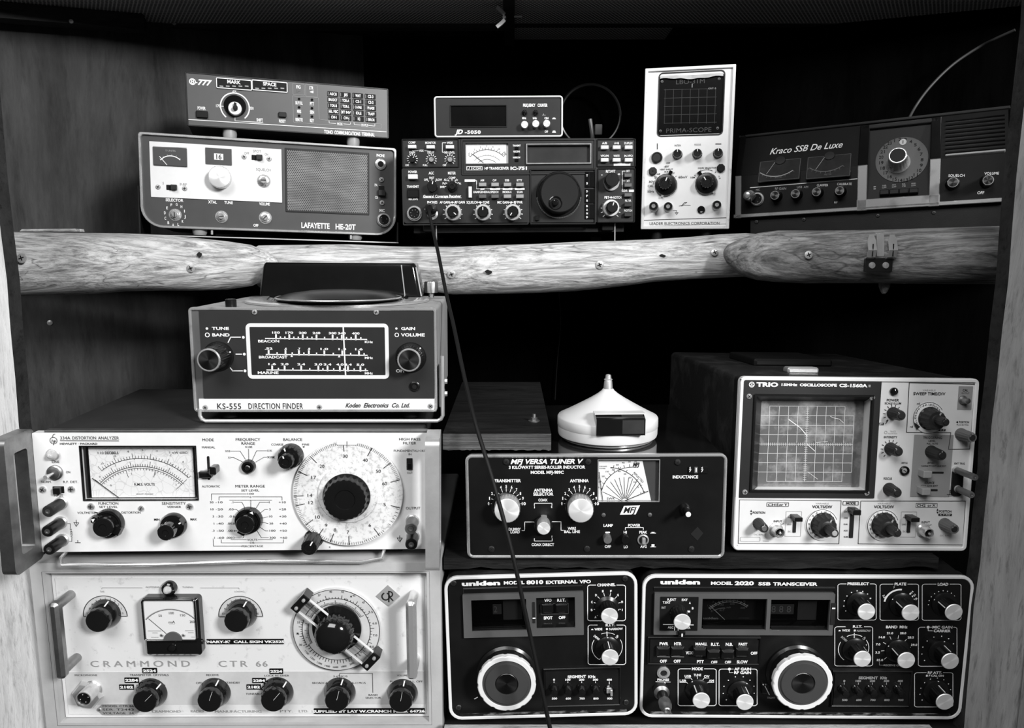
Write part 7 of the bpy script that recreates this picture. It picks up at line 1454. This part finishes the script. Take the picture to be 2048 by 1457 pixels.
d.panel('dark_panel_soft', .0035, .011, [d.hole(262, 368, 728, 628, 3), d.hole(806, 350, 1134, 606, 3)], yb=.0156)
for x, y in ((115, 240), (1554, 203), (158, 1284), (1562, 1240)): d.screw(x, y, 24, 'screw_dark')
d.tr('uniden', 187, 502, 240, 52, b=.06) if False else d.tx('uniden', 344, 241, 36, 314, b=.05)
d.tr('MODEL', 538, 708, 236, 26, b=.04); d.tr('8010', 728, 866, 232, 30, b=.05); d.tr('EXTERNAL', 893, 1152, 230, 26, b=.04); d.tr('VFO', 1172, 1266, 227, 26, b=.04)
d.cb = -.02
x0, z0, x1, z1 = d.rect(190, 318, 1206, 672); o = d.put('display_escutcheon', (lambda g: (g.slab(lp2(x0, z0, x1, z1, .0008), [d.hole(262, 368, 728, 628, 3), d.hole(806, 350, 1134, 606, 3)], -.0035, .0005), g)[1])(G()), 'uni_grey', label='grey display surround')
d.pl('escutcheon_top', 190, 274, 1200, 312, 3, -.0016, 0, 'black_plastic', .001)
def well(d, x0, y0, x1, y1, m, dep=.010, nm='display_window', lip=28):
    g = G(); a = d.rect(x0 - 4, y0 - 4, x1 + 4, y1 + 4); g.rp(*a, .0005, dep, dep + .004); o = d.put(nm, g, m)
    g = G(); b = d.rect(x0 + 6, y1 - lip, x1 - 6, y1 + 2, .002); g.loft([[(x, y, z) for x, y, z in ((q, dep, b[3]), (q, -.0018, b[1] + .0012), (q, -.0018, b[1] - .0008), (q, dep, b[1] - .001))] for q in (b[0], b[2])]); mk('window_sill', g, 'black_gloss', o)
    return o
o = well(d, 262, 368, 728, 628, 'screen_dark'); YW = .0096
d.fill(442, 416, 518, 500, 2, 'ink_grey', YW); d.fill(528, 380, 690, 545, 2, 'ink_grey', YW); d.tx('2', 466, 460, 52, 28, ink='ink_dim', y=YW - .0003)  # larger grey patch paints a reflection in the window
o = well(d, 806, 350, 1134, 606, 'black_paint', .006, 'switch_recess'); YW2 = .0056
d.tr('VFO', 876, 936, 384, 24, y=YW2, b=.04); d.tr('R.I.T.', 985, 1054, 382, 24, y=YW2, b=.04); d.tr('SPOT', 872, 944, 532, 24, y=YW2, b=.04); d.tr('OFF', 998, 1052, 529, 24, y=YW2, b=.04)
d.rrl(846, 412, 1080, 500, 3, 3, 'ink_grey', YW2)
for x in (905, 1022): d.pl('rocker_switch', x - 50, 420, x + 48, 490, 3, .001, .006, 'black_plastic', .001)
d.pl('calibration_slot', 776, 402, 800, 576, 3, -.0045, 0, 'void'); d.fill(778, 530, 802, 540, 0, 'ink_white', -.0049)
d.cb = 0; d.flush()
g = G(); g.rp(*d.rect(266, 372, 724, 620, .002), 0, .002, .0024); d.put('window_glass', g, 'glass_tint')
def boxed(d, x0, y0, x1, y1, r, gap, ink='ink_white', w_=6):
    d.ln(w_, [(gap[0], y0), (x0 + r, y0)], ink); d.ln(w_, [(gap[1], y0), (x1 - r, y0)], ink); d.ln(w_, [(x0, y0 + r), (x0, y1 - r)], ink); d.ln(w_, [(x1, y0 + r), (x1, y1 - r)], ink); d.ln(w_, [(x0 + r, y1), (x1 - r, y1)], ink)
    for cx, cy, a in ((x0 + r, y0 + r, -90), (x1 - r, y0 + r, 0), (x1 - r, y1 - r, 90), (x0 + r, y1 - r, 180)): d.arc(cx, cy, r, a, a + 90, w_, ink)
boxed(d, 1240, 256, 1558, 556, 20, (1308, 1486)); d.tr('CHANNEL', 1322, 1472, 254, 22, b=.04)
CX, CY = 1405, 435
for i, c in enumerate('ABCDEFGHI'):
    a = R(-133 + i * 29.5); d.tx(c, CX + 132 * sin(a) - 2, CY - 132 * cos(a), 18, 15, b=.03); d.ln(4.5, [(CX + 86 * sin(a), CY - 86 * cos(a)), (CX + 114 * sin(a), CY - 114 * cos(a))])
d.kn('spun_skirt', 1423, 515, 70, .020, 100, 'channel_knob')
boxed(d, 1244, 592, 1560, 924, 20, (1320, 1486)); d.tr('R.I.T.', 1392, 1470, 592, 20, b=.04); d.tr('WIDE', 1298, 1362, 627, 18, b=.04); d.tr('NARROW', 1422, 1534, 625, 18, b=.04); d.poly([(1268, 634), (1290, 634), (1284, 624), (1274, 624)]); d.fill(1394, 618, 1410, 634, 2)
RX, RY = 1404, 778
d.arc(RX, RY, 124, -150, -58, 4.5); d.arc(RX, RY, 124, -22, 30, 4.5); d.arc(RX, RY, 124, 60, 140, 4.5); d.ln(7, [(RX - 2, 650), (RX, 700)]); d.tx('DOWN', RX - 86, RY - 78, 18, 62, b=.03, rot=42); d.tx('UP', RX + 84, RY - 88, 18, 28, b=.03, rot=-42); d.ln(5, [(1336, 878), (1344, 880), (1350, 862)])
d.kn('spun_skirt', 1428, 862, 70, .020, 0, 'clarifier_knob')
vfo_dial(d, 560, 1088, 238, .022); d.ln(8, [(292, 1212), (314, 1200)], y=-.001)
title_x = ((1074, 1224), (1246, 1306)); seg_panel(d, 884, 985, 1508, 1258, 'SEGMENT KHz', ('0', '100', '200', '300', '400'), ('500', '600', '700', '800', '900'), [958, 1074, 1190, 1306, 1422], 1052, 1210, 1128, broken=4)
d.flush()
g = G(); g.rp(-W / 2 + .012, .0045, W / 2 - .012, .0072, .0005, -.0008, .001); d.put('worn_edge', g, 'dull_worn', label='scuffed metal edge strip')

d = Dev('sideband_transceiver', 'wide black radio with white rim and many bright-capped knobs, at bottom right', 'radio', (-1.0411, 0.8871, -0.2807, 0.3214, 0.7707, -0.5178, 0.3570, 0.1702))
d.v(1270, 1110, 4.2); W, H = d.w, d.h
radio_shell(d)
h1 = d.hole(562, 358, 1090, 622, 3); h2 = d.hole(1136, 366, 1614, 628, 3)
d.panel('dark_panel_soft', .0035, .011, [h1, h2], yb=.0156)
d.tx('uniden', 380, 231, 36, 322, b=.05); d.tr('MODEL', 641, 818, 241, 26, b=.04); d.tr('2020', 840, 996, 241, 30, b=.05); d.tr('SSB', 1038, 1138, 245, 26, b=.04); d.tr('TRANSCEIVER', 1166, 1526, 247, 26, b=.04)
a = d.X(152, 660); b = d.X(1674, 322); b = (d.X(1672, 320)[0], d.X(900, 316)[1])
g = G(); g.slab(lp2(a[0], a[1], b[0], b[1], .0008), [h1, h2], -.0035, .0005); d.put('display_escutcheon', g, 'uni_grey', label='grey display surround')
g = G(); q = d.X(140, 300)[1]; g.rp(a[0] - .001, q, b[0] + .001, q + .0045, .0005, -.0016, 0, .0008); d.put('escutcheon_top', g, 'black_plastic')
d.pl('selector_plate', 214, 356, 524, 640, 3, -.0042, 0, 'black_paint'); YP2 = -.0046
for t, x0_, x1_, y in (('R.EXT', 274, 344, 378), ('EXT', 394, 442, 380), ('T.EXT', 234, 298, 402), ('A', 454, 468, 406), ('INT', 224, 258, 446), ('B', 478, 492, 451), ('ALC', 276, 322, 611), ('PA', 440, 464, 615)): d.tr(t, x0_, x1_, y, 18, y=YP2, b=.03, ink='ink_dim' if t == 'INT' else 'ink_white')
d.ln(6, [(238, 587), (490, 591)], y=YP2); d.ln(4, [(332, 606), (332, 636)], y=YP2); d.ln(4, [(362, 620), (362, 636)], y=YP2)
d.kn('spun', 396, 564, 70, .019, 100, 'meter_selector_knob', y=-.0042); d.pl('selector_pointer', 440, 474, 462, 486, 0, -.0052, -.004, 'ink_white'); d.pl('small_lever', 366, 648, 424, 690, 4, -.007, 0, 'black_plastic', .001); d.fill(390, 664, 402, 690, 0, 'ink_white', -.0074)
o = well(d, 562, 358, 1090, 622, 'display_grey', .010, 'meter', 46); YW = .0096
d.arc(790, 612, 235, -46, 38, 5, y=YW); d.arc(790, 612, 222, -46, 38, 4, y=YW); d.tk(790, 612, 222, 246, -44, 36, 12, 4, y=YW); d.arc(740, 600, 156, -32, 4, 7, y=YW, ink='ink_dim')
for i, t in enumerate(('1', '3', '5', '7', '9', '20', '40')): a = R(-43 + i * 12); d.tx(t, 790 + 262 * sin(a), 620 - 262 * cos(a), 14, y=YW, ink='ink_dim')
for i, t in enumerate(('0', '100', '200', '300')): a = R(-48 + i * 28); d.tx(t, 790 + 196 * sin(a), 606 - 196 * cos(a), 16, 13 * len(t), y=YW, ink='ink_dim')
d.tx('mA', 787, 443, 16, 36, y=YW, ink='ink_dim'); d.tx('ALC', 730, 467, 16, 42, y=YW, ink='ink_dim'); d.tx('uniden', 636, 534, 18, 122, y=YW, b=.05, ink='ink_dim'); d.ln(5, [(630, 430), (752, 545)], y=YW - .001); d.fill(870, 530, 960, 536, 0, 'ink_grey', YW)
o = well(d, 1136, 366, 1614, 628, 'screen_dark', .010, 'display_window', 46)
d.fill(1140, 416, 1332, 500, 2, 'ink_grey', YW); d.fill(1372, 376, 1520, 548, 2, 'ink_grey', YW)  # right-hand grey patch is a painted window reflection too
for i in range(3): d.tx('8', 1164 + i * 64, 458, 56, 34, ink='ink_dim', y=YW - .0003)
d.flush()
for a in ((566, 362, 1086, 616), (1140, 370, 1610, 622)): g = G(); g.rp(*d.rect(*a, .002), 0, .002, .0024); d.put('window_glass', g, 'glass_tint')
d.pl('calibration_slot', 1652, 410, 1676, 590, 3, -.0045, 0, 'void'); d.fill(1656, 446, 1682, 458, 0, 'ink_white', -.0049)
# switch strip
d.fr('switch_frame', 108, 694, 1050, 934, 8, 14, -.003, 0, 'black_plastic', .0008); d.pl('switch_plate', 128, 716, 1030, 912, 3, -.0016, 0, 'black_paint'); Y = -.0020
for t, x0_, x1_, y in (('PWR', 208, 278, 749), ('HTR', 330, 390, 749), ('MANU.', 510, 604, 752), ('R.I.T.', 640, 708, 754), ('N.B.', 763, 820, 754), ('FAST', 872, 942, 754), ('OFF', 210, 266, 896), ('OFF', 326, 382, 896), ('VOX', 428, 482, 826), ('PTT', 522, 576, 900), ('OFF', 640, 690, 905), ('OFF', 756, 806, 905), ('SLOW', 857, 945, 902), ('OFF', 973, 1026, 829)): d.tr(t, x0_, x1_, y, 24, y=Y, b=.04)
for x in (240, 360): d.pl('rocker_switch', x - 56, 782, x + 54, 862, 3, -.007, -.001, 'black_plastic', .002); d.ln(3, [(x - 52, 858), (x + 50, 860)], 'ink_dim', -.0072)
for x, y in ((546, 826), (664, 846), (784, 846), (904, 828)): d.pl('rocker_switch', x - 52, y - 36, x + 52, y + 38, 4, -.009, -.001, 'black_plastic', .002)
jack(d, 238, 990, 52); d.tr('PHONES', 190, 284, 1052, 19, b=.04); d.ln(5, [(176, 1068), (296, 1071)]); d.tr('MIC', 212, 256, 1086, 20, b=.04)
# microphone adapter plug
o = d.lat('microphone_plug', 270, 1315, [(62, 0), (64, -.006), (66, -.008), (58, -.009), (44, -.011), (42, -.023), (50, -.024), (52, -.030), (46, -.034), (34, -.036), (30, -.040), (22, -.041), (18, -.038)], 'dull_metal', 36, yat=-.040, label='metal microphone plug')
k = d.u(270, 1315, -.04); g = G(); g.lathe([(44.5 * k, -.0112), (42.5 * k, -.0228)], 32, cap0=False, cap1=False); mk('sleeve', g, 'black_plastic', o); g = G(); g.lathe([(64 * k, -.0005), (66.5 * k, -.0082)], 32, cap0=False, cap1=False); mk('collar', g, 'charcoal', o)
boxed(d, 362, 960, 682, 1270, 20, (466, 584)); d.tr('MODE', 480, 568, 960, 22, b=.04)
for t, x0_, x1_, y in (('LSB', 376, 428, 1060), ('USB', 418, 470, 1022), ('TUNE', 494, 554, 1012), ('CW', 580, 624, 1024), ('AM', 620, 662, 1060)): d.tr(t, x0_, x1_, y, 19, b=.03)
for p in ([(376, 1074), (430, 1074), (448, 1084)], [(420, 1038), (468, 1038), (480, 1052)], [(524, 1026), (524, 1050)], [(622, 1038), (582, 1038), (562, 1062)], [(662, 1075), (612, 1075), (592, 1088)]): d.ln(4, p)
d.kn('spun_skirt', 556, 1224, 70, .019, -30, 'mode_knob')
boxed(d, 706, 962, 1026, 1270, 20, (780, 980)); d.tr('AF GAIN', 836, 972, 962, 22, b=.04); d.tr('RF GAIN', 836, 972, 992, 22, b=.04); d.dot(793, 962, 12); d.ln(4, [(806, 962), (826, 962)]); d.ln(4, [(793, 972), (793, 992), (824, 992)])
d.dots(872, 1144, 126, -130, 100, 9, 5); d.ln(5, [(782, 1178), (806, 1178)])
d.kn('spun_skirt', 922, 1238, 70, .019, 30, 'gain_knob')
vfo_dial(d, 1411, 1082, 240, .022); d.pl('lock_lever', 1064, 1090, 1130, 1180, 20, -.004, 0, 'black_gloss', .001); d.ln(7, [(1092, 1106), (1128, 1176)], 'ink_dim', -.0044); d.tr('TIGHT', 1112, 1178, 1203, 15, ink='ink_dim')
d.flush()
d.v(1600, 1110, 4.1987)
def knobbox(x0, y0, x1, y1, gap): boxed(d, x0, y0, x1, y1, 20, gap, 'ink_white', 5)
knobbox(318, 246, 640, 550, (388, 590)); d.tr('PRESELECT', 402, 576, 245, 22, b=.04)
knobbox(672, 248, 996, 552, (782, 906)); d.tr('PLATE', 796, 890, 247, 22, b=.04)
knobbox(1026, 248, 1352, 552, (1142, 1260)); d.tr('LOAD', 1158, 1244, 249, 22, b=.04)
knobbox(292, 606, 610, 936, (380, 540)); d.tr('R.I.T.', 446, 522, 604, 20, b=.04); d.tr('WIDE', 354, 418, 637, 18, b=.03); d.tr('NARROW', 480, 592, 640, 18, b=.03, ink='ink_dim'); d.poly([(322, 644), (344, 644), (338, 634), (328, 634)]); d.fill(452, 630, 468, 646, 2)
d.tr('BAND', 724, 816, 608, 22, b=.04); d.tr('MHz', 838, 902, 608, 22, b=.04)
knobbox(994, 610, 1318, 938, (1050, 1290)); d.tr('MIC GAIN', 1116, 1276, 610, 22, b=.03); d.tr('CARRIER', 1126, 1262, 641, 22, b=.03); d.dot(1076, 610, 12); d.ln(4, [(1088, 610), (1106, 610)]); d.ln(4, [(1076, 620), (1076, 640), (1112, 640)])
knobbox(962, 992, 1284, 1280, (1060, 1204)); d.tr('RF ATT.', 1076, 1190, 992, 20, b=.03); d.tr('F CAL ON', 1084, 1204, 1018, 16, b=.03); d.fill(1058, 1010, 1072, 1026, 2)
d.dots(484, 412, 112, -125, 65, 9, 5); d.arc(834, 412, 122, -82, 5, 14); d.ln(7, [(1120, 378), (1146, 390)])
for i in range(3): a = R(48 + i * 13); d.dot(834 + 124 * sin(a), 412 - 124 * cos(a), 8); d.tx(('14', '21', '28')[i], 834 + 146 * sin(a), 412 - 146 * cos(a), 16, 20, b=.03, rot=-50)
d.tx('3.5', 706, 352, 16, 30, b=.03, rot=60); d.tx('7', 790, 276, 14, 10, b=.03)
d.dots(1196, 412, 112, -95, 72, 10, 4.5)
d.arc(450, 790, 122, -145, -62, 5); d.arc(450, 790, 122, -30, 30, 5); d.arc(450, 790, 122, 52, 110, 5); d.ln(6, [(456, 660), (455, 708)]); d.tx('DOWN', 370, 708, 18, 60, b=.03, rot=42, ink='ink_dim'); d.tx('UP', 540, 704, 18, 28, b=.03, rot=-42, ink='ink_dim'); d.ln(8, [(530, 772), (552, 764)])
for t, x, y in (('3.5', 652, 822), ('7.0', 656, 754), ('14.0', 688, 694), ('21.0', 756, 660), ('28.0', 866, 660), ('28.5', 930, 696), ('29.0', 958, 758), ('15.0', 672, 886)): d.tx(t, x, y, 17, 14 * len(t) - 6, b=.03)
for i in range(8): a = R(-128 + i * 34.5); d.ln(4, [(806 + 100 * sin(a), 802 - 100 * cos(a)), (806 + 124 * sin(a), 802 - 124 * cos(a))])
d.tr('RECEIVE ONLY', 706, 880, 930, 15, ink='ink_dim', b=.03); d.ln(4, [(666, 900), (666, 928), (700, 930)], 'ink_dim')
d.dots(1162, 812, 132, -128, 60, 8, 5); d.ln(7, [(1216, 736), (1216, 762)]); d.dots(1136, 1154, 122, -126, 80, 9, 4.5); d.ln(7, [(1146, 1066), (1146, 1088)])
for x, y, a in ((555, 478, 60), (926, 486, -60), (1289, 482, -65), (522, 874, 60), (890, 886, -60), (1258, 893, 10), (1214, 1234, 5)): d.kn('spun_skirt', x, y, 71, .019, a, 'control_knob')
title_x = ((496, 650), (676, 730)); seg_panel(d, 296, 1000, 912, 1274, 'SEGMENT KHz', ('0', '100', '200', '300', '400'), ('500', '600', '700', '800', '900'), [372, 490, 608, 726, 842], 1062, 1222, 1140, dim=True)
d.flush()
g = G(); g.rp(-W / 2 + .012, .0045, W / 2 - .012, .0072, .0005, -.0008, .001); d.put('worn_edge', g, 'dull_worn', label='scuffed metal edge strip')
# ------------------------------------------------------------------ plug and lead hanging from the wide transceiver
j = IC.M @ Vector((*IC.v(780, 170, 3.9385).X(328, 985, 0)[:1], -.0025, IC.X(328, 985, 0)[1]))
e = bpy.data.objects.new('headphone_lead', None); COL.objects.link(e); e.location = j; tag(e, 'black plug and lead hanging from the wide transceiver down past both lower shelves', 'cable')
g = G(); g.lathe([(.0032, .002), (.0075, .0), (.0085, -.006), (.0080, -.016), (.0060, -.022), (.0052, -.028), (.0040, -.030)], 28); pl_ = mk('plug', g, 'black_plastic', e)
P = [Vector((0, -.026, 0)), Vector((.0005, -.036, -.004))]
for px, py, Y in ((868, 470, .985), (876, 505, .95), (893, 590, .90), (908, 655, .86), (930, 760, .80), (952, 850, .755), (985, 960, .725), (1025, 1110, .705), (1062, 1280, .70), (1100, 1457, .695), (1140, 1640, .69)): P.append(pt(px, py, Y=Y) - j)
out = []
for i in range(len(P) - 1):
    p0, p1, p2, p3 = P[max(i - 1, 0)], P[i], P[i + 1], P[min(i + 2, len(P) - 1)]
    for q in range(10): t = q / 10; out.append(.5 * ((2 * p1) + (p2 - p0) * t + (2 * p0 - 5 * p1 + 4 * p2 - p3) * t * t + (3 * p1 - p0 - 3 * p2 + p3) * t ** 3))
out.append(P[-1]); g = G(); g.tube(out, .0022, 12); mk('lead', g, 'black_rubber', e, sharp=60)
for q in DEVS: q.finish()
bpy.data.objects.remove(TO); bpy.data.curves.remove(TC)
